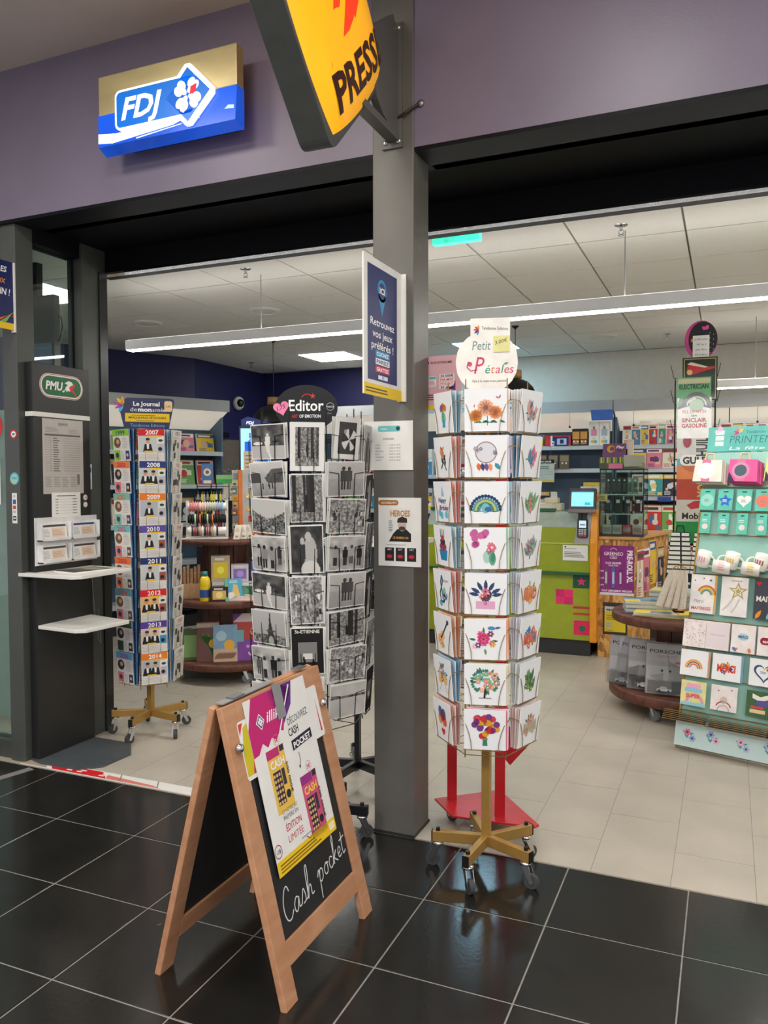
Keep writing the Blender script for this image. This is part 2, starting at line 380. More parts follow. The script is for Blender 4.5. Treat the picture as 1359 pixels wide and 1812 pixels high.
for i in range(-11, -5): MB().box(-.24+.6*i+.006, .36+.6*i-.006 if i < -6 else -3.67, 3.46, 4.0, CZ-.002, CZ+.014).build('ceiling_tile', ctile, cl)
for i in range(-11, 4): MB().box(-.24+.6*i+.006, .36+.6*i-.006, 4.005, 4.224, CZ-.002, CZ+.014).build('ceiling_tile', ctile, cl)
# linear lamps
ledl = pm('led_strip', (255, 252, 248), .5, emit=40, var=0)
def linear_lamp(label, x0, x1, y, z, cables, w=.07, h=.075):
    L = thing('linear_lamp', label, 'lamp', ((x0+x1)/2, y, z))
    MB().box(x0, x1, y, y+w, z+.006, z+h).build('housing', lampw, L); MB().box(x0+.01, x1-.01, y+.004, y+w-.004, z, z+.007).build('diffuser', ledl, L); MB().box(x0+.01, x1-.01, y+.012, y+w-.012, z+h, z+h+.003).build('added_uplight', pm('added_uplight_glow', (255, 252, 248), .5, emit=7, var=0), L)  # unseen glowing strip added on top of the housing to brighten the ceiling
    for cx in cables: MB().tube((cx, y+w/2, z+h), (cx, y+w/2, CZ), .0035, 6).build('cable', greyp, L)
linear_lamp('long white linear lamp hung above the shop entrance', -4.07, 1.6, 4.66, 2.5, (-2.93, -.55))
linear_lamp('short linear lamp hanging behind the metal sign rack', -.35, 1.4, 7.6, 2.34, (.2, 1.0))
# sprinklers, vents, speakers, exit light
def on_ceiling(k, x, y, label, group):
    s = 1.026; x, y = x*s, y*s
    if k == 's':
        t = thing('sprinkler', label, 'sprinkler', (x, y, CZ), group=group)
        MB().lathe([(.001, -.004), (.035, -.004), (.038, 0)], n=16).build('rosette', chrome, t, True)
        MB().tube((0, 0, -.004), (0, 0, -.03), .009, 8).path([(-.012, 0, -.03), (-.014, 0, -.045), (0, 0, -.056), (.014, 0, -.045), (.012, 0, -.03)], .003).build('yoke', chrome, t, True)
        MB().lathe([(.001, -.056), (.018, -.058), (.001, -.06)], n=10).build('deflector', chrome, t, True)
    else:
        t = thing('ceiling_speaker', label, 'speaker', (x, y, CZ), group=group)
        MB().lathe([(.135, 0), (.13, -.014), (.1, -.02), (.098, -.012)], n=28).build('rim', ctile, t, True)
        MB().lathe([(.098, -.012), (.05, -.018), (.001, -.02)], n=24).build('grille', lampw, t, True)
on_ceiling('s', -2.868, 4.413, 'sprinkler left of the pillar near the hanging cable', 'ceiling sprinklers')
on_ceiling('s', -.545, 4.469, 'sprinkler close to the shutter box right of the pillar', 'ceiling sprinklers')
on_ceiling('s', -5.1, 7.947, 'far sprinkler above the navy corner wall', 'ceiling sprinklers')
on_ceiling('s', -.545, 7.977, 'sprinkler left of the pink oval rack topper', 'ceiling sprinklers')
on_ceiling('v', -3.434, 5.544, 'round ceiling disc nearest the pillar sign', 'round ceiling discs')
on_ceiling('v', -4.622, 5.573, 'round ceiling disc farther left above the lamp', 'round ceiling discs')
on_ceiling('v', -1.107, 7.854, 'round ceiling disc behind the long lamp on the right', 'round ceiling discs')
ex = thing('emergency_light', 'green lit emergency exit light under the shutter box', 'light', (-1.35, 4.12, 2.815))
MB().box(-.14, .14, -.03, .03, .045, .1).build('housing', lampw, ex, True)
MB().box(-.13, .13, -.025, .025, 0, .046).build('diffuser', [pm('exit_green', (60, 205, 170), .3, emit=1.6, var=.3, scale=25)], ex, True)
# ---- left side glazing return with its posts (aluminium window)
fr = pm('window_frame_metal', (80, 83, 79), .48, .2, .06, 8)
w1 = struct(MB().box(-3.64, -3.535, 3.2, 3.32, 0, 2.947).build('window_1', fr, bevel=.003), 'grey framed side window beside the betting stand')
MB().box(-3.63, -3.52, 3.665, 3.86, 0, 2.947).build('post', fr, w1); MB().box(-3.52, -3.51, 3.80, 3.865, 0, 2.81).build('seal', black, w1)
MB().box(-3.64, -3.535, 3.32, 3.665, 2.86, 2.947).build('top_rail', dk, w1); MB().box(-3.64, -3.535, 3.32, 3.665, 0, .1).build('bottom_rail', fr, w1)
MB().box(-3.602, -3.592, 3.32, 3.665, .1, 2.86).build('glass_pane', glass, w1)
MB().box(-3.59, -3.58, 3.645, 3.665, .1, 2.86).build('gasket', black, w1)
# facade window left of it
w2 = struct(MB().box(-6.6, -3.64, 3.22, 3.3, 2.72, 2.947).build('window_2', fr), 'grey framed shop front window at the far left edge')
MB().box(-6.6, -3.64, 3.25, 3.262, .1, 2.72).build('glass_pane', glass, w2); MB().box(-6.6, -3.64, 3.22, 3.3, 0, .1).build('bottom_rail', fr, w2)
back = thing('notice_board', 'pale grey notice board standing behind the far left window', 'board', (-4.2, 3.6, 0))
MB().box(-5.2, -3.78, 3.55, 3.58, .1, 1.98).build('board', pm('pale_panel', (176, 180, 172), .4, var=.05), back)
for z in (.25, .55, .86, 1.2): MB().box(-3.95, -3.80, 3.50, 3.55, z, z+.02).build('bracket', white, back)
MB().box(-3.80, -3.77, 3.46, 3.56, 0, 2.0).build('post', white, back)
tv = thing('monitor', 'dark hanging monitor seen through the side glass', 'monitor', (-4.05, 3.85, 2.27))
MB().box(-4.2, -3.90, 3.82, 3.87, 2.27, 2.72).build('screen_housing', anth_d, tv); MB().box(-4.12, -4.07, 3.85, 3.9, 2.72, CZ).build('mount_pole', black, tv); MB().box(-4.19, -3.915, 3.815, 3.82, 2.29, 2.42).build('screen_glow', pm('screen_blue', (60, 90, 120), .3), tv)
MB().path([(-3.90, 3.85, 2.6), (-3.87, 3.85, 2.58), (-3.86, 3.85, 2.52), (-3.88, 3.85, 2.45), (-3.9, 3.85, 2.43)], .004, 6).build('cable', black, tv)
cart = thing('floor_trolley', 'black wheeled trolley corner at the left edge', 'trolley', (-3.86, 3.02, 0))
MB().box(-4.2, -3.74, 2.95, 3.12, .1, .15).build('deck', black, cart); MB().tube((-3.8, 3.0, .045), (-3.8, 3.03, .045), .045, 14).build('wheel', rubber, cart); MB().box(-3.83, -3.78, 3.0, 3.03, .06, .1).build('fork', black, cart)
# threshold strip with red tape remains
th = struct(MB().box(-3.55, -2.40, 3.178, 3.255, 0, .004).build('trim_6', white), 'white threshold strip with red tape')
p = PR()
p.add([(-3.32, .0), (-2.95, .0), (-3.03, .068), (-3.4, .068)], (206, 30, 36)); p.add([(-2.95, 0), (-2.6, 0), (-2.66, .02), (-2.98, .045)], (214, 120, 112))
p.add([(-3.55, 0), (-3.36, 0), (-3.43, .073), (-3.55, .073)], (176, 160, 140))
for x in (-3.24, -3.17, -3.02): p.rect(x, .018, x+.035, .03, (235, 235, 235), 2); p.rect(x+.01, .038, x+.05, .05, (235, 235, 235), 2)
for x in (-2.86, -2.62): p.line([(x, 0), (x-.05, .075)], .006, (120, 116, 110), 2)
p.build('tape_print', th, FLAT((0, 3.18, .004)))
tg = MB(FLAT((-3.47, 2.99, 0), 76)).box(-.12, .16, -.025, .025, 0, .0015).build('tape_strip', pm('grey_tape', (128, 127, 124), .6, var=.25, scale=60)); tag(tg, 'worn grey tape strip stuck to the black floor', 'tape')
# pendants
def pendant(label, x, y, z, r=.2):
    t = thing('pendant_lamp', label, 'lamp', (x, y, z), group='black pendant lamps')
    MB().lathe([(r, 0), (r*.97, .05), (r*.85, .1), (r*.6, .15), (r*.25, .175), (.02, .18), (.02, .172), (r*.24, .167), (r*.57, .14), (r*.81, .095), (r*.94, .045), (r*.985, 0)], n=32).build('shade', pm('matt_black_shade', (26, 26, 27), .35), t, True)
    MB().lathe([(.001, .255), (.058, .255), (.06, .18), (.001, .18)], n=20).build('wooden_cap', woodmat('cap_wood', (190, 140, 90), (208, 162, 112), .5, 8), t, True)
    MB().tube((0, 0, .255), (0, 0, CZ-z), .004, 6).tube((0, 0, CZ-z-.03), (0, 0, CZ-z), .006, 10, .04).build('cord', black, t, True)
    MB().ball((0, 0, .07), .04).build('bulb', pm('bulb', (255, 240, 210), .3, emit=1.5, var=0), t, True)
pendant('black dome pendant lamp left of the oval postcard sign', -4.19, 6.93, 2.12, .21)
pendant('black dome pendant lamp behind the round greeting card sign', -1.8, 7.2, 2.29, .19)
# dome camera on the navy wall, grey door with closer
t = thing('security_camera', 'white dome security camera on the navy wall', 'camera', (-5.6, 8.43, 2.5))
MB().ball((-5.6, 8.43, 2.5), .085, sx=.8).build('body', white, t); MB().ball((-5.555, 8.40, 2.5), .05).build('dome', black, t)
d1 = struct(MB().box(-5.64, -5.615, 7.62, 8.5, 0, 2.05).build('door_1', pm('taupe_door', (112, 104, 96), .5)), 'taupe door in the navy wall')
MB().box(-5.64, -5.6, 7.58, 7.62, 0, 2.1).box(-5.64, -5.6, 7.62, 8.5, 2.05, 2.1).build('door_frame', navy, d1); MB().box(-5.615, -5.55, 7.8, 8.15, 2.06, 2.12).build('door_closer', chrome, d1)
# ================================================================== SIGNS ON THE FRONT
# lit lottery sign on the fascia
fs_ = thing('illuminated_sign', 'gold and blue lit lottery sign with clover on the fascia', 'sign', (-2.39, 3.18, 3.11))
brass = pm('brushed_brass', (206, 190, 140), .34, .6, .12, 6, stretch=(.6, 1, 2))
blu = pm('sign_blue', (10, 82, 214), .25, emit=.55, var=.25, scale=3, coat=.4)
MB().box(-2.785, -2.005, 3.03, 3.085, 3.288, 3.47).build('brass_panel', brass, fs_, bevel=.004)
o = MB(FR((-2.395, 3.022, 3.115), (0, -1, 0))).add([(-.392, 0, -.062), (.392, 0, -.062), (.392, .173, -.062), (-.392, .173, -.062), (-.385, .022, 0), (.385, .022, 0), (.392, .173, -.006), (-.392, .173, -.006)],
    [(3, 2, 1, 0), (4, 5, 6, 7), (0, 1, 5, 4), (1, 2, 6, 5), (2, 3, 7, 6), (3, 0, 4, 7)]).build('blue_panel', blu, fs_)
MB().box(-2.7, -2.08, 3.085, 3.18, 3.16, 3.42).build('back_box', anth_d, fs_)
c_ = (.14, .165)
lo = MB().prism(rrect(-.275, .08, .19, .262, .03), 0, .02)
lo.prism([(.14+.135*math.cos(math.radians(a)), .172+.135*math.sin(math.radians(a))) for a in (0, 6, 84, 90, 96, 174, 180, 186, 264, 270, 276, 354)], 0, .02)
lo = lo.build('logo_plate', pm('logo_white', (245, 248, 255), .3, emit=1.0, var=0)); lo.matrix_basis = FR((-2.39, 3.026, 3.11), (0, -1, 0)); attach(lo, fs_)
p = PR(); B = (6, 104, 200)
p.add(rrect(-.265, .09, .17, .252, .022, 4), B, 1); p.add([(.14+.12*math.cos(math.radians(a)), .172+.12*math.sin(math.radians(a))) for a in (0, 90, 180, 270)], B, 1)
p.text('FDJ', -.238, .125, .098, (250, 250, 255), 3, .03, .25, 'L', w=.235)
for a, s in ((45, .9), (135, 1), (225, 1), (315, 1)):
    ca, sa = math.cos(math.radians(a+8)), math.sin(math.radians(a+8)); x, y = .14+.052*ca, .172+.052*sa
    p.circ(x-.014*sa*s, y+.014*ca*s, .026*s, (248, 248, 250), 3, ry=.021*s, rot=a); p.circ(x+.014*sa*s, y-.014*ca*s, .026*s, (248, 248, 250), 3, ry=.021*s, rot=a)
    p.circ(.14+.03*ca, .172+.03*sa, .024, (248, 248, 250), 3, ry=.014, rot=a)
p.add([(.152, .168), (.185, .176), (.190, .212), (.157, .204)], (226, 10, 40), 5); p.add([(.132, .142), (.140, .142), (.118, .094), (.106, .1)], (248, 248, 250), 4)
p.build('logo_print', lo, Matrix.Translation((0, 0, .0205)), printmat('print_logo', .3, emit=.55))
p = PR(); p.add([(-.385, .04), (-.3, .03), (.05, .055), (.12, .075), (.2, .06), (.16, .085), (.06, .08), (-.28, .072), (-.385, .085)], (236, 240, 255), 1); p.add([(-.16, .028), (.1, .05), (.1, .054), (-.16, .034)], (190, 225, 255), 1); p.add([(.33, .075), (.38, .07), (.38, .085), (.35, .09)], (150, 190, 250), 1); q = p.build('painted_reflection', None, FR((-2.395, 3.0205, 3.115), (0, -1, 0)), SCREEN); attach(q, o)  # reflection of the logo's halo, painted on as pale glowing streaks
# projecting diamond press sign
ps = thing('press_sign', 'yellow lit PRESSE diamond sign projecting from the pillar', 'sign', (-1.3, 3.17, 3.2))
A = FR((-1.30, 2.566, 2.73), (1, 0, 0)) @ Matrix.Rotation(math.radians(44), 4, 'Z'); S = .66
MB(A).prism(rrect(-.012, -.012, S+.012, S+.012, .05), -.12, 0).build('housing', pm('sign_grey', (74, 76, 74), .5), ps, bevel=.004)
N = 16; vs = []; fcs = []
for j in range(N+1):
    for i in range(N+1):
        u, v = 2*i/N-1, 2*j/N-1; k = 1-.09*max(0, u*u*v*v)**1.0
        vs.append((S/2+u*k*S/2, S/2+v*k*S/2, .05*(1-abs(u)**4)*(1-abs(v)**4)))
for j in range(N):
    for i in range(N): fcs.append((j*(N+1)+i, j*(N+1)+i+1, (j+1)*(N+1)+i+1, (j+1)*(N+1)+i))
yel = pm('lit_yellow', (250, 168, 16), .3, emit=.62, var=.16, scale=2.2, coat=.3)
face = MB(A).add(vs, fcs, True).build('lit_face', yel, ps)
MB(A @ Matrix.Rotation(math.pi, 4, (1, 1, 0)) @ Matrix.Translation((0, 0, .12))).add(vs, fcs, True).build('lit_face', yel, ps)
def bulge(x, y): u, v = 2*x/S-1, 2*y/S-1; return .05*(1-min(1, abs(u))**4)*(1-min(1, abs(v))**4)+.0015
def wrap_print(p, name, par, Mx, mat):
    p.v = [(x, y, bulge(x, y)+.0002) for x, y, z in p.v]; q = p.build(name, None, Mx, mat); attach(q, par); return q
p = PR(); vs_, fs2, a, b, y0, y1 = glyphs('PRESSE', .035, 0); n0 = len(vs_)
bm = bmesh.new(); bv = [bm.verts.new((v[0], v[1], 0)) for v in vs_]
for f in fs2:
    try: bm.faces.new([bv[i] for i in f])
    except ValueError: pass
bmesh.ops.triangulate(bm, faces=bm.faces[:]); bmesh.ops.subdivide_edges(bm, edges=bm.edges[:], cuts=2, use_grid_fill=True); bm.verts.index_update()
p.add([((v.co.x-a)/(b-a)*.545+.085, v.co.y/.72*.125+.075) for v in bm.verts], (38, 16, 6), 1, [[v.index for v in f.verts] for f in bm.faces]); bm.free()
wrap_print(p, 'lettering', face, A, SCREEN)
p = PR(); Ai = A.inverted()
def yz(*pts): return [tuple((Ai @ Vector((-1.30, y, z)))[:2]) for y, z in pts]
R_ = (226, 52, 20)
for q in (yz((2.486, 2.95), (2.527, 3.21), (2.56, 3.36), (2.50, 3.36), (2.474, 3.18)), yz((2.552, 3.091), (2.60, 3.14), (2.634, 3.20), (2.60, 3.30), (2.567, 3.231)), yz((2.648, 3.205), (2.676, 3.28), (2.72, 3.40), (2.60, 3.48), (2.57, 3.25), (2.61, 3.215))):
    p.add(q, R_, 1)
wrap_print(p, 'quill_emblem', face, A, SCREEN)
MB(FR((-1.295, 3.17, 0), (1, 0, 0))).prism([(0, 2.985), (0, 3.42), (-.06, 3.47), (-.36, 3.25), (-.22, 3.06), (-.16, 3.02)], -.03, 0).build('bracket_arm', anth, ps)
MB().box(-1.34, -1.29, 2.78, 3.17, 2.975, 3.005).build('lower_arm', anth, ps)
MB().box(-1.368, -1.276, 3.16, 3.17, 2.95, 3.465).build('mounting_plate', anth, ps)
for x, z in ((-1.292, 2.975), (-1.292, 3.44), (-1.352, 2.975), (-1.352, 3.44)): MB().ball((x, 3.158, z), .011, sy=.5).build('bolt', chrome, ps)
cb = MB().path([(-1.30, 3.16, 3.07), (-1.26, 3.15, 3.08), (-1.21, 3.17, 3.115), (-1.2, 3.18, 3.12)], .006, 6).build('power_cable', pm('cable_brown', (60, 44, 36), .6)); tag(cb, 'short brown cable running from press sign into the fascia', 'cable')
MB().ball((-1.2, 3.176, 3.12), .016, sy=.5).build('grommet', steel, cb)
# flag sign on the pillar
fg = thing('flag_sign', 'white framed blue flag sign reading ICI on the pillar', 'sign', (-1.283, 3.17, 1.88))
A = FR((-1.281, 2.975, 1.885), (1, 0, 0))
o = MB(A).box(-.195, .195, 0, .535, -.006, 0).build('board', wpaper, fg); MB().box(-1.300, -1.262, 3.162, 3.17, 1.885, 2.42).build('flange', wpaper, fg)
p = PR(); p.rect(-.16, .06, .135, .505, (18, 34, 100)); p.rect(-.195, 0, .195, .045, (240, 200, 20))
p.circ(-.02, .42, .045, (20, 140, 200), 2); p.add([(-.06, .405), (-.02, .32), (.02, .405)], (20, 140, 200), 2); p.circ(-.02, .42, .033, (18, 34, 100), 3); p.text('ICI', -.02, .408, .024, (255, 255, 255), 4, .03, w=.05)
for i, s in enumerate(('Retrouvez', 'vos jeux', 'préférés !')): p.text(s, -.015, .275-.045*i, .03, (250, 250, 250), 3, .012, w=(.24, .2, .22)[i])
for i, (s, c, tc_) in enumerate((('COCHEZ', (40, 150, 205), (255, 255, 255)), ('PARIEZ', (235, 238, 245), (30, 40, 100)), ('GRATTEZ', (214, 50, 80), (255, 255, 255)))):
    p.rect(-.085, .155-.03*i, .055, .18-.03*i, c, 2); p.text(s, -.015, .16-.03*i, .015, tc_, 3, .02, w=.12)
p.rect(-.06, .068, .035, .084, (240, 245, 255), 2); p.text('FDJ', -.012, .071, .011, (20, 60, 140), 3, .02); p.lines(-.18, .012, .1, .036, 2, (90, 80, 40), 2)
q = p.build('poster_print', None, A, PAPER); attach(q, o)
# pink double sided sign behind the pillar
eu = panel('flag_sign', .24, .235, .006, FR((-1.205, 3.372, 1.868), (0, -1, 0)), pm('pink_board', (226, 176, 182), .5, var=.02), 'pink lottery sign fixed behind the pillar', 'sign', r=.012)
p = PR(); p.rect(-.12, 0, .12, .018, (240, 205, 40)); p.text('EURODREAMS', .03, .2, .011, (40, 30, 50), 2, .01, w=.1); p.circ(-.035, .205, .007, (40, 30, 50), 2)
for i, (s, c) in enumerate((('20 000€', (30, 20, 60)), ('PAR MOIS', (200, 40, 60)), ('PENDANT', (226, 110, 90)), ('30 ANS', (40, 30, 70)))): p.rect(.02, .138-.017*i, .09, .153-.017*i, (248, 236, 236), 1); p.text(s, .055, .14-.017*i, .011, c, 2, .02, w=.06)
p.rect(-.03, .1, .005, .145, (240, 240, 244), 2); p.lines(-.028, .105, .003, .13, 4, (200, 90, 100), 3); p.rect(-.028, .132, .003, .143, (90, 190, 190), 3)
p.add([(.05, .088), (.095, .08), (.095, .125), (.085, .1)], (110, 40, 130), 2); p.lines(-.1, .04, .05, .07, 3, (80, 60, 70), 2); p.build('print', eu)
# sheets on the pillar
hs = panel('paper_sheet', .225, .21, .001, FR((-1.343, 3.164, 1.595), (0, -1, 0)), wpaper, 'white opening hours sheet taped to the pillar', 'paper')
p = PR(); p.rr(-.05, .165, .055, .19, .008, (110, 190, 190)); p.circ(.044, .178, .009, (30, 60, 80), 2); p.text('TABAC', -.02, .173, .008, (240, 250, 250), 2); p.text('HORAIRES', .0, .13, .008, (90, 90, 90), 1, .01)
for i in range(6): p.text(('LUNDI', 'MARDI', 'MERCREDI', 'JEUDI', 'VENDREDI', 'SAMEDI')[i], -.062, .105-.013*i, .006, (100, 100, 100), 1, al='L'); p.text('6H30 A 19H30', .03, .105-.013*i, .006, (100, 100, 100), 1)
p.build('print', hs)
po = panel('magazine_poster', .198, .295, .001, FR((-1.292, 3.164, 1.182), (0, -1, 0)), wpaper, 'white magazine launch poster with a portrait cover on the pillar', 'poster')
p = PR(); p.rr(-.099, .262, -.005, .284, .01, (170, 110, 50)); p.text('NOUVEAU N°1', -.05, .268, .009, (250, 240, 220), 2, .02, w=.07)
p.rect(-.052, .105, .055, .25, (226, 226, 222)); p.text('HEROES', .003, .215, .026, (190, 120, 30), 3, .03, w=.09)
p.add([(-.05, .106), (.053, .106), (.053, .14), (.03, .16), (-.01, .16), (-.03, .14)], (24, 24, 26), 2); p.circ(.012, .178, .02, (196, 176, 164), 3, ry=.027); p.add([(-.012, .188), (.036, .188), (.034, .207), (.012, .214), (-.008, .206)], (40, 34, 32), 4); p.circ(.012, .163, .016, (70, 56, 50), 4, ry=.009)
p.text('LE NUMERO UN', .005, .118, .01, (220, 170, 60), 4, .02, w=.07); p.lines(-.05, .15, -.03, .2, 7, (120, 120, 120), 3)
p.lines(-.06, .09, .06, .098, 1, (170, 170, 170), 2)
for x in (-.068, -.018, .034):
    p.rect(x, .022, x+.042, .08, (30, 26, 28), 2); p.text('ART', x+.021, .068, .008, (230, 230, 230), 3); p.circ(x+.021, .042, .013, (190, 40, 50), 3, ry=.008)
p.build('print', po)
# flag at the far left and stickers
fl2 = thing('flag_sign', 'dark blue flag sign with yellow foot on the left post', 'sign', (-3.62, 3.2, 2.35))
A = FR((-3.542, 3.0, 2.36), (1, 0, 0)); o = MB(A).box(-.2, .2, 0, .36, -.006, 0).build('board', pm('flag_blue', (22, 34, 92), .4), fl2); MB().box(-3.56, -3.535, 3.19, 3.2, 2.35, 2.72).build('flange', wpaper, fl2)
p = PR(); p.rect(-.2, 0, .2, .035, (240, 200, 30)); p.text('VIVEZ LE GAIN !', .02, .18, .035, (250, 250, 250), 2, .02, .2, w=.3); p.text('LES', .12, .3, .03, (250, 250, 250), 2, .02, .2); p.text('JEUX', .1, .24, .025, (240, 150, 40), 2, .02, .2)
for i, c in enumerate(((220, 60, 60), (240, 130, 40), (120, 180, 120))): p.add([(.0+.05*i, .036), (.04+.05*i, .036), (.2, .09+.012*i), (.2, .075+.012*i)], c, 2+i)
q = p.build('print', None, A); attach(q, o)
def sticker(nm, lab, x, z, w, h, draw, col=wpaper, y=3.199, r=0):
    o = panel(nm, w, h, .001, FR((x, y, z), (0, -1, 0)), col, lab, 'sticker', r=r); p = PR(); draw(p); p.build('print', o); return o
redp = pm('sticker_red', (205, 40, 50), .5); 
sticker('sticker', 'round red no phone sticker on the left post', -3.572, 1.78, .05, .05, lambda p: (p.circ(0, .025, .017, (240, 240, 238)), p.rect(-.009, .022, .009, .03, (30, 30, 30), 2), p.line([(-.008, .014), (.004, .02)], .002, (120, 30, 30), 2)), redp, r=.0249)
sticker('sticker', 'round turquoise sticker on the left post', -3.572, 1.53, .066, .068, lambda p: (p.circ(0, .034, .026, (150, 205, 205)), p.rect(-.018, .03, .018, .042, (110, 170, 180), 2), p.ring(0, .034, .03, .006, (214, 190, 90), 2, 180, 300)), pm('sticker_teal', (80, 180, 190), .5), r=.0329)
sticker('payment_sticker', 'white strip of payment card logos on the left post', -3.575, 1.32, .036, .165, lambda p: (p.rect(-.011, .105, .011, .13, (40, 90, 170)), p.rect(-.011, .078, .011, .096, (200, 60, 40)), p.text('VISA', 0, .058, .01, (30, 40, 110), w=.022), p.rect(-.012, .015, .012, .04, (30, 40, 40)), p.rect(-.008, .024, .008, .032, (230, 235, 235), 2), p.circ(0, .148, .008, (190, 190, 190))))
sticker('round_sign', 'round red and white entry sign on the far left window', -3.79, 1.77, .17, .17, lambda p: (p.circ(0, .085, .065, (238, 238, 236)), p.rect(-.055, .055, .055, .09, (206, 40, 50), 2), p.text('INTERDIT', 0, .1, .016, (40, 40, 40), 2, w=.09)), redp, 3.245, .0849)
sticker('photo_frame', 'white framed red picture on the far left window', -3.80, 1.42, .14, .26, lambda p: (p.rect(-.06, .02, .06, .24, (150, 150, 146)), p.rect(-.05, .12, .05, .22, (150, 60, 60), 2), p.rect(-.05, .03, .05, .11, (120, 90, 80), 2)), wpaper, 3.245)

# ================================================================== PMU betting stand
pmu = thing('betting_stand', 'tall black betting stand with green oval emblem against the side window', 'stand', (-3.5, 3.45, 0))
sb = pm('stand_black', (30, 30, 30), .42, 0, .05)
MB().box(-3.53, -3.475, 3.243, 3.664, .012, 2.2).build('body', sb, pmu, bevel=.003)
MB().box(-3.531, -3.4735, 3.242, 3.6645, 1.905, 1.93).build('white_band', white, pmu)
sg = panel('emblem', .32, .135, .003, FR((-3.474, 3.452, 2.015), (1, 0, 0)), pm('emblem_rim', (232, 226, 222), .4), parent=pmu, r=.067)
p = PR(); p.add(rrect(-.157, .003, .157, .132, .0645, 6), (190, 60, 50), 1); p.add(rrect(-.153, .007, .153, .128, .06, 6), (238, 236, 230), 2); p.add(rrect(-.145, .014, .145, .121, .053, 6), (28, 104, 58), 3)
p.text('PMU', -.118, .046, .047, (245, 245, 242), 4, .035, .15, 'L', w=.125)
p.add([(.02, .09), (.05, .105), (.075, .1), (.085, .085), (.07, .08), (.055, .07), (.03, .07), (.045, .082)], (245, 245, 242), 4); p.add([(.0, .045), (.02, .05), (.03, .07), (.055, .07), (.06, .045), (.045, .05), (.035, .04), (.03, .055), (.012, .036)], (245, 245, 242), 4)
p.add([(.055, .07), (.085, .085), (.1, .095), (.098, .078), (.08, .06), (.115, .02), (.11, .018), (.07, .048), (.06, .045)], (205, 50, 45), 5)
p.build('emblem_print', sg)
def shelf(z, pts):
    return MB().prism(pts, z-.02, z).build('writing_shelf', white, pmu, bevel=.003)
shelf(1.05, [(-3.55, 3.19), (-3.17, 3.19), (-3.13, 3.23), (-3.14, 3.62), (-3.474, 3.645), (-3.474, 3.242), (-3.53, 3.242), (-3.53, 3.198), (-3.55, 3.198)])
shelf(.757, [(-3.474, 3.248), (-3.19, 3.225), (-3.14, 3.26), (-3.12, 3.57), (-3.474, 3.645)])
MB().prism([(-3.53, 3.235), (-3.432, 3.205), (-3.18, 3.215), (-3.085, 3.31), (-3.08, 3.52), (-3.2, 3.66), (-3.53, 3.664)], 0, .012).build('base_plate', pm('base_grey', (74, 80, 84), .4), pmu)
MB().path([(-3.474, 3.655, 1.03), (-3.474, 3.672, .8), (-3.46, 3.69, .6), (-3.46, 3.71, .57), (-3.47, 3.715, .65), (-3.47, 3.7, .78)], .0025, 5).build('pen_chain', steel, pmu)
A = FR((-3.474, 3.455, 1.477), (1, 0, 0)); s1 = panel('race_sheet', .30, .42, .001, FR((-3.4735, 3.455, 1.478), (1, 0, 0)), pm('newsprint', (186, 180, 174), .7, var=.05), 'grey printed racing sheet on the betting stand', 'paper')
p = PR(); p.text('QUINTE', 0, .385, .014, (70, 66, 66), 1, .02); p.rect(-.135, .325, .13, .335, (96, 92, 92), 1)
p.lines(-.13, .345, -.02, .375, 4, (150, 145, 142)); p.lines(.04, .345, .13, .37, 3, (150, 145, 142))
for i in range(15): p.text(str(i+1), -.092, .308-.013*i, .008, (80, 76, 76), 1, .02); p.rect(-.075, .309-.013*i, -.075+.03+.02*random.random(), .314-.013*i, (104, 100, 98), 1); p.rect(.0, .31-.013*i, .125, .3135-.013*i, (160, 154, 150), 1); p.rect(-.135, .31-.013*i, -.1, .313-.013*i, (158, 152, 148), 1)
for k in range(4): p.lines(-.135+.062*k, .04, -.085+.062*k, .1, 6, (150, 144, 140), seed=k)
p.rect(.1, .05, .12, .11, (120, 116, 114), 1); p.build('print', s1)
s2 = panel('hours_sheet', .215, .14, .001, FR((-3.4715, 3.468, 1.345), (1, 0, 0)), wpaper, 'small white timetable sheet below the racing sheet', 'paper'); p = PR(); p.rect(-.07, .118, .07, .124, (120, 120, 120))
for i in range(6): p.rect(-.08, .1-.016*i, -.06, .104-.016*i, (110, 110, 110)); p.rect(-.055, .101-.016*i, .04, .1025-.016*i, (180, 180, 180)); p.rect(.045, .1-.016*i, .08, .104-.016*i, (110, 110, 110))
p.build('print', s2)
for z, l, tx in ((1.435, 'small round no under 18 sticker on the betting stand', '-18'), (1.393, 'small round dark pictogram sticker on the betting stand', 'i')):
    o = panel('sticker', .036, .036, .001, FR((-3.474, 3.618, z), (1, 0, 0)), wpaper, l, 'sticker', r=.0179); p = PR(); p.ring(0, .018, .0175, .003, (190, 60, 60) if tx == '-18' else (60, 60, 60)); p.text(tx, 0, .012, .012, (60, 60, 60), 2, .02); p.build('print', o)
lh = thing('leaflet_holder', 'white four pocket leaflet holder on the betting stand', 'holder', (-3.474, 3.466, 1.085))
wp = pm('white_plastic', (222, 222, 222), .3)
MB().box(-3.474, -3.468, 3.236, 3.698, 1.085, 1.348).build('back_plate', wp, lh)
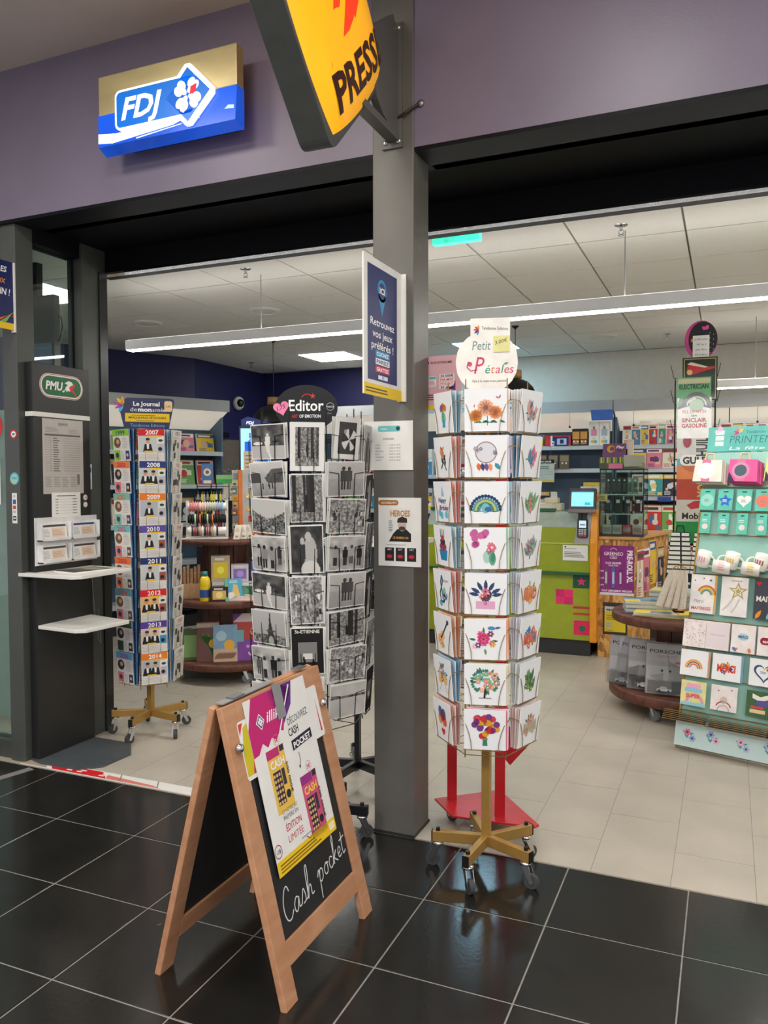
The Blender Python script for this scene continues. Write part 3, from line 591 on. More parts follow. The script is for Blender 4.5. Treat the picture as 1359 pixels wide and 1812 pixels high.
for a in range(2):
    for b in range(2):
        y0, z0 = 3.25+.222*a, 1.098+.122*b
        m = MB().box(-3.468, -3.43, y0, y0+.212, z0, z0+.006).box(-3.468, -3.43, y0, y0+.005, z0, z0+.1).box(-3.468, -3.43, y0+.207, y0+.212, z0, z0+.1).build('pocket', wp, lh)
        MB().box(-3.433, -3.43, y0+.005, y0+.207, z0+.006, z0+.016).build('pocket_lip', wp, lh)
        st = MB(Matrix.Translation((-3.45, y0+.106, z0+.007)) @ Matrix.Rotation(-.12, 4, 'Y')).box(-.008, .004, -.09, .09, 0, .085).build('betting_slips', wpaper); tag(st, ['stack of betting slips in the lower left holder pocket', 'stack of betting slips in the upper left holder pocket', 'stack of betting slips in the lower right holder pocket', 'stack of blue headed slips in the upper right holder pocket'][2*a+b], 'leaflets', 'betting slips in the holder')
        A = Matrix.Translation((-3.45, y0+.106, z0+.007)) @ Matrix.Rotation(-.12, 4, 'Y') @ FR((.004, 0, 0), (1, 0, 0))
        p = PR(); p.rect(-.085, .068, .085, .08, (60, 60, 130) if (a, b) == (1, 1) else (70, 64, 62)); p.rect(-.02, .01, .075, .062, (224, 206, 186)); p.lines(-.08, .015, -.03, .06, 6, (180, 180, 180)); p.lines(-.015, .02, .07, .055, 4, (206, 160, 130), 2)
        q = p.build('print', None, A); attach(q, st)
kp = panel('key_sign', .03, .055, .002, FR((-3.5185, 3.73, 1.19), (1, 0, 0)), wpaper, 'tiny white pictogram plate on the window post', 'sticker', r=.004); p = PR(); p.circ(0, .036, .008, (40, 40, 40)); p.add([(-.008, .05), (.008, .05), (0, .03)], (40, 40, 40)); p.circ(0, .014, .007, (60, 60, 60)); p.build('print', kp)
ks = panel('poster_strip', .05, .15, .001, FR((-3.5185, 3.695, 1.5), (1, 0, 0)), wpaper, 'narrow white and blue notice on the window post', 'sticker'); p = PR(); p.rect(-.02, .1, .02, .13, (50, 90, 170)); p.lines(-.02, .02, .02, .09, 6, (140, 140, 150)); p.build('print', ks)
# horse-racing magazine lying on the upper shelf
mg = MB(FLAT((-3.3, 3.42, 1.05), 80)).box(-.13, .13, -.09, .09, 0, .006).build('magazine', wpaper); tag(mg, 'green covered racing magazine lying on the upper white shelf', 'magazine')
p = PR(); p.rect(-.13, -.09, .13, .09, (88, 104, 60)); p.rect(-.13, -.09, -.02, .09, (60, 58, 54), 2); p.rect(.02, -.06, .1, .06, (150, 150, 130), 2); q = p.build('print', None, FLAT((-3.3, 3.42, 1.056), 80)); attach(q, mg)

# ================================================================== A-board
ab = thing('a_board', 'wooden folding A-board with black chalk panels on the black tiles', 'sandwich board', (-1.396, 2.27, 0))
Y0, WB, L, ST = 1.965, .61, .902, .068
LEAN = math.degrees(math.atan2(.216, .87))
def leafM(side):
    n = (1, 0, 0) if side > 0 else (-1, 0, 0)
    return FR((-1.159 if side > 0 else -1.640, Y0+WB/2, 0), n, LEAN)
for sd, nm in ((1, 'front'), (-1, 'rear')):
    A = leafM(sd); h = WB/2
    for s in (-1, 1): MB(A).box(*sorted((s*h, s*(h-ST))), .0, L, -.022, 0).build('stile', woodb, ab, bevel=.003)
    MB(A).box(-h+ST, h-ST, .838, L, -.022, 0).build('top_rail', woodb, ab, bevel=.002); MB(A).box(-h+ST, h-ST, .102, .172, -.022, 0).build('bottom_rail', woodb, ab, bevel=.002)
    cb_ = MB(A).box(-h+ST-.004, h-ST+.004, .168, .842, -.014, -.007).build('chalk_panel', pm('chalkboard', (26, 27, 29), .6, 0, .25, 12), ab)
    if sd > 0:
        for s in (-1, 1):
            MB(A).ball((s*(h-.035), .77, .008), .0155, n=14, sz=.9).build('knob', chrome, ab)
        def curve(*pts):
            P = []
            for k in range(len(pts)-1):
                p0, p1, p2, p3 = (np.array(pts[max(0, min(len(pts)-1, i))], float) for i in (k-1, k, k+1, k+2))
                for i in range(6):
                    t = i/6; P.append(tuple(.5*((2*p1)+(-p0+p2)*t+(2*p0-5*p1+4*p2-p3)*t*t+(-p0+3*p1-3*p2+p3)*t**3)))
            return P+[tuple(pts[-1])]
        p = PR(); K = (222, 222, 220)
        def wr(ox, oy, s, *strokes):
            for st in strokes: p.line(curve(*[(ox+s*x, oy+s*y) for x, y in st]), .0042, K, 1)
        s = .001
        bl = .212
        wr(-.205, bl, s*.85, [(52, 92), (44, 112), (28, 110), (8, 78), (2, 38), (14, 4), (38, 0), (60, 22)])                       # C
        wr(-.150, bl+.004, s*.85, [(42, 40), (24, 48), (6, 26), (10, 2), (26, 6), (42, 42), (38, 8), (54, 8)])                    # a
        wr(-.104, bl+.006, s*.85, [(0, 4), (24, 50), (34, 28), (30, 6), (12, 2), (44, 8)])                                       # s
        wr(-.066, bl+.008, s*.85, [(0, 2), (22, 60), (30, 112), (18, 108), (10, 50), (6, 0), (22, 36), (36, 38), (36, 4), (54, 6)]) # h
        wr(.014, bl+.02, s*.85, [(0, 24), (16, 46), (14, 0), (8, -58)], [(12, 4), (24, 42), (42, 40), (40, 12), (22, 0), (14, 10)])   # p
        wr(.060, bl+.026, s*.85, [(20, 40), (4, 24), (10, 2), (28, 6), (32, 32), (18, 42), (42, 36)])                              # o
        wr(.098, bl+.03, s*.85, [(32, 36), (16, 42), (4, 20), (14, 0), (38, 10)])                                                # c
        wr(.128, bl+.032, s*.85, [(0, 8), (18, 60), (26, 104), (16, 98), (8, 0)], [(10, 18), (36, 46), (14, 24), (40, 2)])            # k
        wr(.166, bl+.036, s*.85, [(4, 16), (26, 26), (20, 42), (6, 30), (10, 4), (34, 10)])                                       # e
        wr(.196, bl+.038, s*.85, [(18, 86), (10, 40), (12, 2), (32, 10)], [(-6, 58), (38, 66)])                                   # t
        q = p.build('chalk_writing', None, A @ Matrix.Translation((0, 0, -.0068)), CHALK); attach(q, cb_)
for s in (-1, 1):
    MB().box(-1.412, -1.382, Y0+WB/2+s*.2-.03, Y0+WB/2+s*.2+.03, .884, .888).build('hinge', steel, ab)
MB().tube((-1.62, Y0+.012, .16), (-1.625, Y0+.0, .16), .002, 5).build('screw', chrome, ab)
A = leafM(1)
op = panel('poster', .50, .18, .001, A @ Matrix.Translation((0, 0, .0005)), wpaper, 'colourful older poster peeking out behind the scratch card poster', 'poster', y0=.662, r=.012)
p = PR(); p.add([(-.246, .675), (-.2, .675), (-.2, .83), (-.225, .82), (-.246, .74)], (206, 190, 30)); p.add([(-.246, .80), (-.222, .835), (-.246, .835)], (214, 60, 60), 2); p.add([(-.215, .675), (-.2, .675), (-.2, .72)], (200, 50, 80), 2); p.add([(.226, .68), (.236, .68), (.226, .8)], (206, 40, 70), 2); p.build('print', op)
mp = panel('poster', .382, .545, .001, A @ Matrix.Translation((-.012, 0, .003)), wpaper, 'white scratch card poster with pink banner on the A-board', 'poster', y0=.347)
p = PR(); x0, y0 = -.191, .347; MG = (196, 26, 112)
def gradpoly(pts, ca, cb, l): p.add(pts, ca, l)
p.add([(x0, .80), (x0, .715), (-.16, .718), (-.13, .745), (-.105, .725), (-.075, .748), (-.05, .735), (-.02, .757), (.0, .75), (.022, .79), (-.02, .893), (x0+.045, .893)], MG, 1)
for i in range(8): t = i/8; p.add([(-.055+.012*i, .893), (-.04+.012*i, .893), (.004+.012*i, .80+.01*i), (-.012+.012*i, .76+.012*i)], (int(176-70*t), int(30+10*t), int(116+20*t)), 2)
p.add([(.04, .893), (.105, .893), (.075, .82), (.03, .785), (.012, .77)], (96, 40, 132), 2)
p.line([(-.03, .745), (.085, .885)], .006, (245, 245, 250), 3)
p.add([(-.145, .812), (-.12, .838), (-.095, .812), (-.12, .786)], (240, 240, 245), 3); p.add([(-.14, .812), (-.12, .833), (-.1, .812), (-.12, .791)], (40, 40, 80), 4)
for dx, dy in ((-.008, 0), (.008, 0), (0, .008), (0, -.008)): p.circ(-.12+dx, .812+dy, .006, (240, 240, 245), 5)
p.text('illiko', -.085, .80, .034, (250, 250, 250), 4, .012, .3, 'L', w=.115)
p.text('DÉCOUVREZ', .1, .76, .024, (50, 50, 56), 2, .0, 0, w=.135, rot=3); p.text('CASH', .058, .722, .026, (40, 40, 48), 2, .02, 0, w=.065, rot=3)
p.add([(.03, .672), (.165, .682), (.165, .715), (.03, .705)], (26, 28, 52), 2); p.text('POCKET', .098, .681, .02, (250, 250, 250), 3, .03, w=.115, rot=4)
def ticket(cx, cy, w, h, rot, c, c2, tw):
    a = math.radians(rot); f = lambda x, y: (cx+x*math.cos(a)-y*math.sin(a), cy+x*math.sin(a)+y*math.cos(a))
    q = lambda x0, y0, x1, y1, col, l: p.add([f(x0, y0), f(x1, y0), f(x1, y1), f(x0, y1)], col, l)
    q(-w/2, -h/2, w/2, h/2, c, 2); q(-w/2, h*.36, w*.2, h/2, c2, 3); q(w*.25, h*.4, w/2, h/2, (60, 30, 60), 3)
    X, Y = f(0, h*.2); p.text('CASH', X, Y, h*.12, tw, 4, .03, w=w*.8, rot=rot)
    q(-w*.36, -h*.38, w*.08, h*.14, (36, 36, 60), 3); q(w*.12, -h*.12, w*.3, h*.14, (50, 46, 60), 3)
    for j in range(6):
        for i in range(3): X, Y = f(-w*.3+w*.14*i, h*.08-h*.085*j); p.circ(X, Y, w*.055, (226, 180, 110), 4, n=8)
    X, Y = f(w*.26, -h*.28); p.circ(X, Y, w*.13, (30, 30, 36), 3); X, Y = f(w*.43, -h*.05); p.text('500 000€', X, Y, h*.06, (40, 30, 30) if c[0] > 200 else (240, 190, 60), 4, .02, w=h*.5, rot=rot-90)
ticket(-.075, .615, .105, .2, 0, (232, 190, 80), (190, 40, 110), (240, 240, 240)); ticket(.085, .475, .105, .21, 0, (206, 80, 120), (150, 40, 130), (250, 210, 80))
for X, Y in ((-.055, .735), (.1, .60)): p.ring(X, Y, .018, .0015, (200, 140, 140), 2); p.text('5€', X, Y-.008, .015, (206, 60, 70), 3, .01)
p.line([(.06, .66), (.062, .635), (.05, .612)], .003, (40, 40, 40), 2); p.add([(.045, .618), (.05, .605), (.057, .618)], (40, 40, 40), 2); p.line([(.0, .40), (.02, .385), (.045, .40)], .003, (40, 40, 40), 2)
p.text('ET VOTRE JEU', -.06, .51, .013, (70, 70, 74), 2, w=.09); p.text('PRÉFÉRÉ EN', -.06, .49, .014, (60, 60, 64), 2, w=.09); p.text('ÉDITION', -.055, .455, .022, (190, 30, 70), 2, .01, w=.095); p.text('LIMITÉE', -.055, .42, .022, (196, 60, 80), 2, w=.095)
p.rect(x0, y0, .191, .392, (240, 198, 24), 2); p.rr(.145, .357, .183, .383, .005, (248, 236, 190), 3); p.lines(x0+.015, .355, .12, .385, 3, (120, 96, 20), 3)
p.ring(-.17, .42, .021, .003, (150, 50, 60), 2); p.text('-18', -.17, .413, .014, (60, 40, 46), 3, .01); p.lines(-.03, .402, .07, .41, 1, (150, 150, 150), 2)
p.build('print', mp)
tp = thing('adhesive_tape', 'grey tape strip fixing the poster over the board top', 'tape', (-1.37, 2.2, .88))
tm = pm('duct_tape', (138, 138, 138), .45, 0, .06); MB(A).box(-.03, .02, .79, .905, .005, .0065).build('strip', tm, tp); MB().box(-1.415, -1.385, 1.985, 2.28, .879, .8825).build('strip', tm, tp)
# ================================================================== SPINNER RACKS
def caster(parent, x, y, ang, r=.028, top=.1, wheelm=None):
    """swivel caster under a point, wheel trailing in direction ang"""
    ca, sa = math.cos(ang), math.sin(ang)
    f = MB(Matrix.Translation((x, y, 0)) @ Matrix.Rotation(ang, 4, 'Z'))
    f.lathe([(.001, top), (.022, top), (.024, top-.01), (.001, top-.016)], n=12)
    for s in (-1, 1): f.add([(-.014, s*.013, top-.012), (.014, s*.013, top-.012), (.034, s*.013, r*.9), (.02, s*.013, r*.7), (-.014, s*.016, top-.012), (.014, s*.016, top-.012), (.034, s*.016, r*.9), (.02, s*.016, r*.7)],
                          [(0, 1, 2, 3), (7, 6, 5, 4), (0, 4, 5, 1), (1, 5, 6, 2), (2, 6, 7, 3), (3, 7, 4, 0)])
    o = f.build('caster', chrome, parent)
    w = MB(Matrix.Translation((x, y, 0)) @ Matrix.Rotation(ang, 4, 'Z')); w.tube((.022, -.01, r), (.022, .01, r), r, 16); w.build('wheel', wheelm or rubber, o)
    return o
def spinner(name, label, cx, cy, basem, wirem, arm_r, a0, z0, z1, R, cols, rings, pole_r=.016, arms=5, square=True):
    T = thing(name, label, 'card rack', (cx, cy, 0), group=None)
    for k in range(arms):
        a = a0+2*math.pi*k/arms; d = Vector((math.cos(a), math.sin(a), 0)); c = Vector((cx, cy, .122))
        arm = MB().bar(c+d*.012, c+d*arm_r, .026, .042).build('base_arm', basem, T, bevel=.002)
        MB().bar(c+d*arm_r, c+d*(arm_r+.004), .027, .043).build('end_cap', black, arm)
        e = c+d*(arm_r-.022); MB().tube((e.x, e.y, .143), (e.x, e.y, .155), .009, 8).build('bolt', black, arm)
        caster(T, e.x, e.y, a+random.uniform(-.9, .9))
    MB().box(cx-pole_r, cx+pole_r, cy-pole_r, cy+pole_r, .1, z0+.06).build('pole', basem, T) if square else MB().tube((cx, cy, .1), (cx, cy, z0+.06), pole_r, 14).build('pole', basem, T)
    m = MB().tube((cx, cy, z0), (cx, cy, z1), .007, 8)
    n = len(cols); step = 2*math.pi/n
    for a in cols:
        b = math.radians(a)+step/2; p = (cx+R*.93*math.cos(b), cy+R*.93*math.sin(b))
        m.tube((p[0], p[1], z0), (p[0], p[1], z1), .0025, 5)
    for z in rings:
        P = [(cx+R*.93*math.cos(math.radians(a)+step/2), cy+R*.93*math.sin(math.radians(a)+step/2), z) for a in cols]
        m.path(P+[P[0]], .002)
        for q in P[::2]: m.tube((cx, cy, z), q, .002, 4)
    m.build('wire_frame', wirem, T)
    return T
def place(o, M): o.matrix_basis = M; return o
def pocketM(cx, cy, R, ang, z, tilt=-4, dx=0):
    a = math.radians(ang); n = Vector((math.cos(a), math.sin(a), 0)); r = (-n).cross(Vector((0, 0, 1)))
    return FR(Vector((cx, cy, z))+n*R+r*dx, n, tilt)
CARDM = {}
def card_mesh(w, h, t, mat, name='greeting_card'):
    k = (w, h, t, mat.name, name)
    if k not in CARDM: CARDM[k] = MB().box(-w/2, w/2, 0, h, -t, 0)
    return CARDM[k]
def card(name, w, h, t, mat, M, label, cat, group, roll=0):
    k = (w, h, t, mat.name, name)
    if k in CARDM: o = bpy.data.objects.new(name, CARDM[k]); COL.objects.link(o)
    else: o = MB().box(-w/2, w/2, 0, h, -t, 0).build(name, mat); CARDM[k] = o.data
    o.matrix_basis = M @ Matrix.Rotation(math.radians(roll), 4, 'Z'); return tag(o, label, cat, group)

# ---------------------------------------------------------------- gold spinner with square greeting cards
PX, PY, PRR = -.866, 3.03, .165
cols = [-76+60*k for k in (0, 1, 2, 3, 4, 5)]; PITCH_P, ZP0 = .1695, .545
gs = spinner('card_spinner', 'gold spinner rack of square greeting cards beside the pillar', PX, PY, gold, goldw, .215, math.radians(-95), ZP0-.05, 1.93, PRR, cols, [ZP0-.04+PITCH_P*i for i in range(9)])
cw = .155
def gp():
    m = MB()
    for s in (-1, 1):
        m.path([(s*.05, -.004, .016), (s*.05, .0, .024), (s*.052, .03, .026), (s*.060, .065, .027), (s*.071, .095, .028), (s*.084, .112, .022), (s*.092, .116, .0), (s*.092, .116, -.018)], .0016)
        m.path([(s*.05, -.004, .02), (s*.05, -.004, -.03)], .0016)
    m.path([(-.07, -.004, .018), (.07, -.004, .018)], .0016); return m
pk = gp().build('wire_pocket', goldw, gs); first = True
for ci, a in enumerate(cols):
    for r in range(8):
        Mx = pocketM(PX, PY, PRR, a, ZP0+PITCH_P*r, 0)
        if first: pk.matrix_parent_inverse = wmat(gs).inverted(); pk.matrix_basis = Mx; first = False
        else: inst(pk, 'wire_pocket', gs, Mx)
def G(*a): return a
GR, PK, OR, YE, BL, PU, TE, RD, DK = (70, 130, 80), (214, 90, 150), (226, 140, 70), (236, 190, 70), (70, 110, 190), (110, 70, 150), (60, 150, 160), (206, 50, 60), (40, 44, 60)
def bouquet(p, cx, cy, r, colors, n=14, seed=1, fr_=.012, leaves=True):
    R = random.Random(seed)
    if leaves:
        for i in range(n//2): a = 360*i/(n//2)+R.uniform(-15, 15); p.leaf(cx+.6*r*math.cos(math.radians(a)), cy+.6*r*math.sin(math.radians(a)), r*.55, a, R.choice(((70, 130, 90), (50, 110, 90), (110, 150, 90))), 1)
    for i in range(n):
        a, q = R.uniform(0, 6.28), r*math.sqrt(R.random())*.85; p.flower(cx+q*math.cos(a), cy+q*math.sin(a), fr_*R.uniform(.8, 1.3), R.choice(colors), R.choice(((250, 210, 90), (240, 240, 220), (120, 60, 60))), 2+2*(i % 3))
def a_sun(p):
    for x, y, r, c in ((.0, .085, .026, (240, 180, 150)), (.03, .07, .021, (236, 150, 90)), (-.03, .06, .02, (226, 140, 60))):
        p.flower(x, y, r, c, (150, 90, 70), 3, 11)
    for i in range(7): p.leaf(-.03+.012*i, .045, .02, 200 if i % 2 else -20, (50, 120, 90), 2)
    p.line([(.005, .03), (.005, .06)], .002, (60, 100, 70), 2); p.leaf(.04, .112, .014, 60, (190, 90, 120)); p.leaf(.04, .112, .012, 140, (190, 90, 120)); p.leaf(-.036, .085, .012, 80, (214, 130, 140))
def a_dream(p):
    p.ring(0, .09, .034, .003, (150, 130, 130), 2); p.circ(0, .09, .031, (222, 220, 226), 1, n=18); bouquet(p, -.025, .1, .012, [(130, 120, 150), (180, 170, 180)], 4, 3, .007); bouquet(p, .027, .085, .01, [(140, 130, 150)], 4, 4, .006)
    for x, c in ((-.024, (226, 110, 70)), (-.012, (60, 70, 110)), (0, (120, 80, 150)), (.012, (236, 150, 100)), (.028, (60, 150, 180))): p.leaf(x, .057, .026, -80 if x < .02 else -50, c, 3, .5)
def a_peacock(p):
    for i in range(15):
        a = math.radians(5+170*i/14); p.leaf(.0+.014*math.cos(a), .05+.014*math.sin(a), .036, math.degrees(a), (90, 160, 160), 2, .28); p.circ(.046*math.cos(a), .052+.046*math.sin(a), .0055, (40, 60, 110), 3, n=8); p.circ(.03*math.cos(a), .052+.03*math.sin(a), .004, (200, 200, 110), 3, n=7)
    p.circ(0, .06, .012, (120, 190, 200), 4, ry=.016); p.circ(.008, .056, .011, (60, 110, 150), 5, ry=.008); p.line([(-.036, .05), (.04, .05)], .002, (90, 90, 90), 3)
def a_orchid(p):
    for i in range(9): R = random.Random(i); p.circ(-.025+R.uniform(-.018, .03), .105+R.uniform(-.02, .025), .011, (206+R.randint(-14, 14), 100, 160), 2+i % 3, n=10)
    bouquet(p, .02, .075, .014, [(226, 120, 140), (236, 150, 160)], 6, 5, .01); p.circ(.005, .05, .012, (170, 210, 200), 2, ry=.02); p.circ(.022, .045, .011, (110, 170, 140), 3, ry=.022); p.leaf(.022, .03, .04, 85, (70, 140, 110), 4)
def a_envelope(p):
    p.rect(-.03, .03, .03, .055, (226, 170, 200), 2); p.flower(0, .048, .006, (206, 90, 140), (230, 200, 210), 4); bouquet(p, 0, .075, .02, [(90, 60, 90), (226, 120, 150), (60, 70, 120)], 10, 8, .009)
    for a in (30, 60, 90, 120, 150, 10, 170): p.leaf(.02*math.cos(math.radians(a)), .07+.02*math.sin(math.radians(a)), .034, a, (50, 70, 110), 2)
def a_pink(p):
    p.flower(-.005, .08, .02, (230, 60, 130), (250, 150, 60), 5, 9); bouquet(p, -.005, .072, .04, [(226, 110, 150), (240, 190, 200), (120, 60, 130), (240, 180, 100)], 9, 10, .011); p.circ(.02, .115, .012, (80, 140, 190), 6, ry=.006); p.leaf(.03, .115, .02, 10, (60, 110, 160), 6)
def a_tree(p):
    p.line([(-.002, .035), (.0, .06), (.006, .075)], .006, (40, 40, 44), 2); p.line([(-.02, .034), (.02, .034)], .002, (60, 60, 60), 2); bouquet(p, 0, .09, .042, [(236, 180, 150), (230, 150, 130), (120, 180, 160)], 22, 12, .009)
    for i in range(22): R = random.Random(i+40); a = R.uniform(0, 360); p.leaf(.036*math.cos(math.radians(a)), .088+.03*math.sin(math.radians(a)), .012, a, (60, 130, 110), 3, .6)
def a_red(p):
    for i in range(26): R = random.Random(i+90); a, q = R.uniform(0, 6.28), .04*math.sqrt(R.random()); p.circ(q*math.cos(a), .09+q*.9*math.sin(a), .0105, R.choice(((206, 50, 60), (226, 160, 50), (120, 60, 130), (214, 70, 90))), 2+i % 4, n=10)
    p.add([(-.006, .055), (.006, .055), (.008, .025), (-.008, .025)], (70, 130, 110), 2); p.line([(-.01, .048), (.01, .048)], .004, (180, 130, 100), 6)
def a_tulips(p):
    for i, c in enumerate(((150, 90, 170), (236, 160, 60), (214, 90, 140), (240, 190, 70), (226, 120, 60))): p.leaf(-.02+.01*i, .08, .03, 60+15*i, c, 3, .7)
    p.circ(0, .06, .016, (120, 190, 170), 2, ry=.02); p.add([(-.01, .03), (.01, .03), (.008, .055), (-.008, .055)], (60, 150, 180), 3); p.leaf(0, .05, .04, 100, (100, 160, 90), 4)
def a_oleaf(p):
    for i in range(12): R = random.Random(i+7); p.leaf(R.uniform(-.02, .015), .05+R.uniform(0, .045), .03, R.uniform(30, 120), (226, 150, 100) if i % 2 else (46, 40, 40), 2+i % 2)
    p.line([(-.018, .04), (.0, .065), (.02, .035)], .005, (40, 36, 38), 4)
def a_birthday(p):
    p.text('Happy', -.005, .075, .016, (50, 60, 110), 3, .02, .3, w=.06); p.text('Birthday', .004, .05, .016, (120, 60, 110), 3, .02, .3, w=.07); p.add([(-.01, .095), (.012, .095), (.0, .13)], (150, 190, 220), 2)
    for x, y in ((-.03, .04), (.02, .035), (-.015, .032)): p.circ(x, y, .012, (110, 190, 210), 2)
def a_cake(p):
    p.add([(-.022, .03), (.022, .03), (.03, .065), (-.03, .065)], (30, 130, 180), 2); p.circ(0, .075, .026, (150, 60, 80), 3, ry=.014); p.circ(0, .092, .018, (60, 50, 60), 4, ry=.012); p.circ(0, .104, .01, (206, 60, 70), 5)
    for x in (-.012, 0, .012): p.line([(x, .105), (x, .128)], .003, (50, 50, 70), 5); p.circ(x, .131, .003, (240, 170, 60), 5)
def a_music(p):
    p.line([(.0, .04), (-.012, .1), (-.002, .125), (.006, .11), (-.022, .065), (-.018, .04), (.002, .036), (.012, .05)], .006, (30, 70, 90), 3); p.circ(-.02, .032, .011, (80, 180, 200), 2); bouquet(p, .012, .065, .02, [(60, 150, 180), (50, 60, 110), (110, 190, 170)], 8, 31, .008); p.text('Musique', .02, .105, .01, (130, 130, 150), 2, 0, .4, w=.05)
def a_guitar(p):
    p.line([(-.015, .06), (.035, .115)], .006, (50, 50, 60), 4); p.circ(.04, .12, .008, (60, 60, 70), 4); p.circ(-.02, .055, .02, (236, 170, 90), 2); p.circ(-.004, .072, .015, (240, 190, 120), 3); p.circ(-.014, .062, .006, (90, 60, 40), 4); bouquet(p, -.01, .04, .016, [(250, 230, 180), (240, 170, 90)], 6, 33, .009)
def a_glasses(p):
    for s in (-1, 1): p.circ(s*.016, .075, .015, (222, 190, 120), 3, ry=.022, rot=s*20); p.line([(s*.012, .055), (s*.03, .028)], .002, (150, 150, 150), 2)
    bouquet(p, 0, .09, .035, [(80, 150, 190), (214, 80, 70), (236, 200, 120)], 12, 35, .008)
def a_balloons(p):
    for x, y, c in ((-.012, .105, (60, 110, 170)), (.012, .1, (70, 90, 150)), (-.016, .082, (226, 150, 90)), (.016, .078, (226, 90, 70)), (.0, .092, (206, 60, 60))): p.circ(x, y, .015, c, 3, ry=.019)
    p.line([(0, .07), (0, .045)], .002, (120, 120, 120), 2); p.heart(0, .04, .014, (206, 50, 60), 3)
def a_tropic(c, seed): 
    def f(p):
        R = random.Random(seed)
        for i in range(12): p.leaf(R.uniform(-.02, .02), .045+R.uniform(0, .03), .045, R.uniform(40, 140), R.choice(c), 2+i % 3)
        bouquet(p, 0, .07, .03, c, 8, seed, .009)
    return f
def a_letters(t, c1, c2, seed):
    def f(p): bouquet(p, 0, .075, .036, [c1, c2], 14, seed, .011); p.text(t, 0, .055, .034, c1, 7, .05, w=.08)
    return f
front = [('red, gold and purple bouquet', a_red, (226, 110, 140)), ('blossoming tree', a_tree, (236, 222, 190)), ('pink flowers and a small bird', a_pink, (236, 160, 110)), ('dark flowers in a pink envelope', a_envelope, (140, 180, 204)), ('pink orchid and vases', a_orchid, (150, 206, 170)), ('peacock fanning its tail', a_peacock, (150, 190, 214)), ('dreamcatcher with feathers', a_dream, (206, 190, 222)), ('three peach sunflowers', a_sun, (240, 190, 160))]
left = [('balloon bunch with a heart', a_balloons, (230, 150, 130)), ('two clinking glasses', a_glasses, (110, 170, 206)), ('orange guitar', a_guitar, (236, 150, 80)), ('teal music note', a_music, (236, 140, 116)), ('birthday cupcake', a_cake, (140, 190, 206)), ('Happy Birthday lettering', a_birthday, (240, 140, 116)), ('orange and black leaves', a_oleaf, (240, 150, 130)), ('colourful tulip vase', a_tulips, (120, 180, 200))]
right = [('beige floral letters', a_letters('MAMAN', (196, 180, 150), (226, 160, 140), 50), (236, 200, 190)), ('green plants and script', a_tropic([(110, 150, 90), (80, 120, 80)], 51), (214, 220, 214)), ('orange and blue letters', a_letters('MERCI', (226, 110, 90), (70, 140, 190), 52), (220, 214, 226)), ('orange flower letters', a_letters('BRAVO', (226, 130, 80), (236, 170, 110), 53), (214, 214, 226)), ('pink cactus pot', a_tropic([(206, 150, 170), (110, 170, 150)], 54), (222, 222, 226)), ('coral tulips', a_tropic([(226, 140, 120), (120, 170, 130)], 55), (200, 206, 214)), ('pink and blue blossoms', a_tropic([(230, 120, 150), (80, 150, 180)], 56), (90, 130, 160)), ('pale blue tropical flowers', a_tropic([(120, 160, 180), (220, 160, 150)], 57), (236, 234, 230))]
cardw = pm('card_white', (243, 244, 245), .35, 0, .02, coat=.25)
for ci, (nm, arr) in enumerate((('front', front), ('right', right), ('left', left))):
    a = {'front': -76, 'right': -16, 'left': -136}[nm]
    for r in range(8):
        t, fn, ec = arr[r]; z = ZP0+PITCH_P*r
        env = pm('envelope_%d_%d_%d' % ec, ec, .6, 0, .03)
        o = card('greeting_card', cw, .155, .0025, cardw, pocketM(PX, PY, PRR+.019, a, z, -5), 'white square greeting card with %s on the gold spinner' % t, 'card', 'greeting cards on the gold spinner', random.uniform(-1, 1))
        p = PR(); fn(p); p.v = [(x*1.18, .077+(y-.077)*1.18, zz) for x, y, zz in p.v]
        if nm != 'right': p.line([(-.06, .15), (-.03, .1)], .003, (242, 243, 246), 1)
        p.build('print', o, Matrix.Translation((0, 0, 0)), PAPER)
        for k in range(3 if nm == 'front' else 4):
            mt = env if k in (0, 2) else cardw
            card('greeting_card', cw, .155, .0018, mt, pocketM(PX, PY, PRR+.014-.0075*k, a, z, -4+2.2*k, dx=.004*(1 if nm != 'right' else -1)*(k+1) if nm == 'front' else 0), 'cards and envelopes tucked behind the %s column pocket, %s row of the gold spinner' % (nm, ORD[7-r]), 'card', 'cards tucked behind on the gold spinner', random.uniform(-1.5, 1.5))
# header
hd = panel('header_sign', .235, .235, .003, FR((PX+.01, PY-.05, 1.885), (math.cos(math.radians(-76)), math.sin(math.radians(-76)), 0)), pm('header_white', (236, 234, 226), .4), parent=gs, r=.11)
m2 = MB().box(-.062, .088, .13, .285, -.0031, -.0001).build('header_tab', MATS['header_white']); m2.matrix_basis = Matrix.Identity(4); attach(m2, hd, True)
p = PR()
for i, c in enumerate(((60, 150, 190), (120, 40, 100), (200, 60, 110), (190, 70, 90), (230, 160, 60))): p.leaf(-.03, .24, .022, 250-38*i, c, 2)
p.text('Tendances Éditions', .03, .24, .012, (60, 60, 60), 2, w=.1, rot=-3); p.text('Petit', -.02, .165, .036, (110, 140, 140), 2, 0, .15, w=.07)
p.text('P', -.028, .075, .066, (206, 60, 100), 2, .0, .25, w=.04); p.line([(-.035, .09), (-.06, .085), (-.075, .1), (-.07, .12), (-.06, .115)], .004, (206, 60, 100), 2); p.circ(-.064, .111, .009, (214, 80, 110), 2)
for s, x, c in (('é', .004, (60, 150, 130)), ('t', .024, (226, 130, 80)), ('a', .042, (214, 90, 110)), ('l', .06, (60, 140, 130)), ('e', .076, (206, 80, 100)), ('s', .094, (200, 70, 120))): p.text(s, x, .075, .034, c, 2, 0, .2)
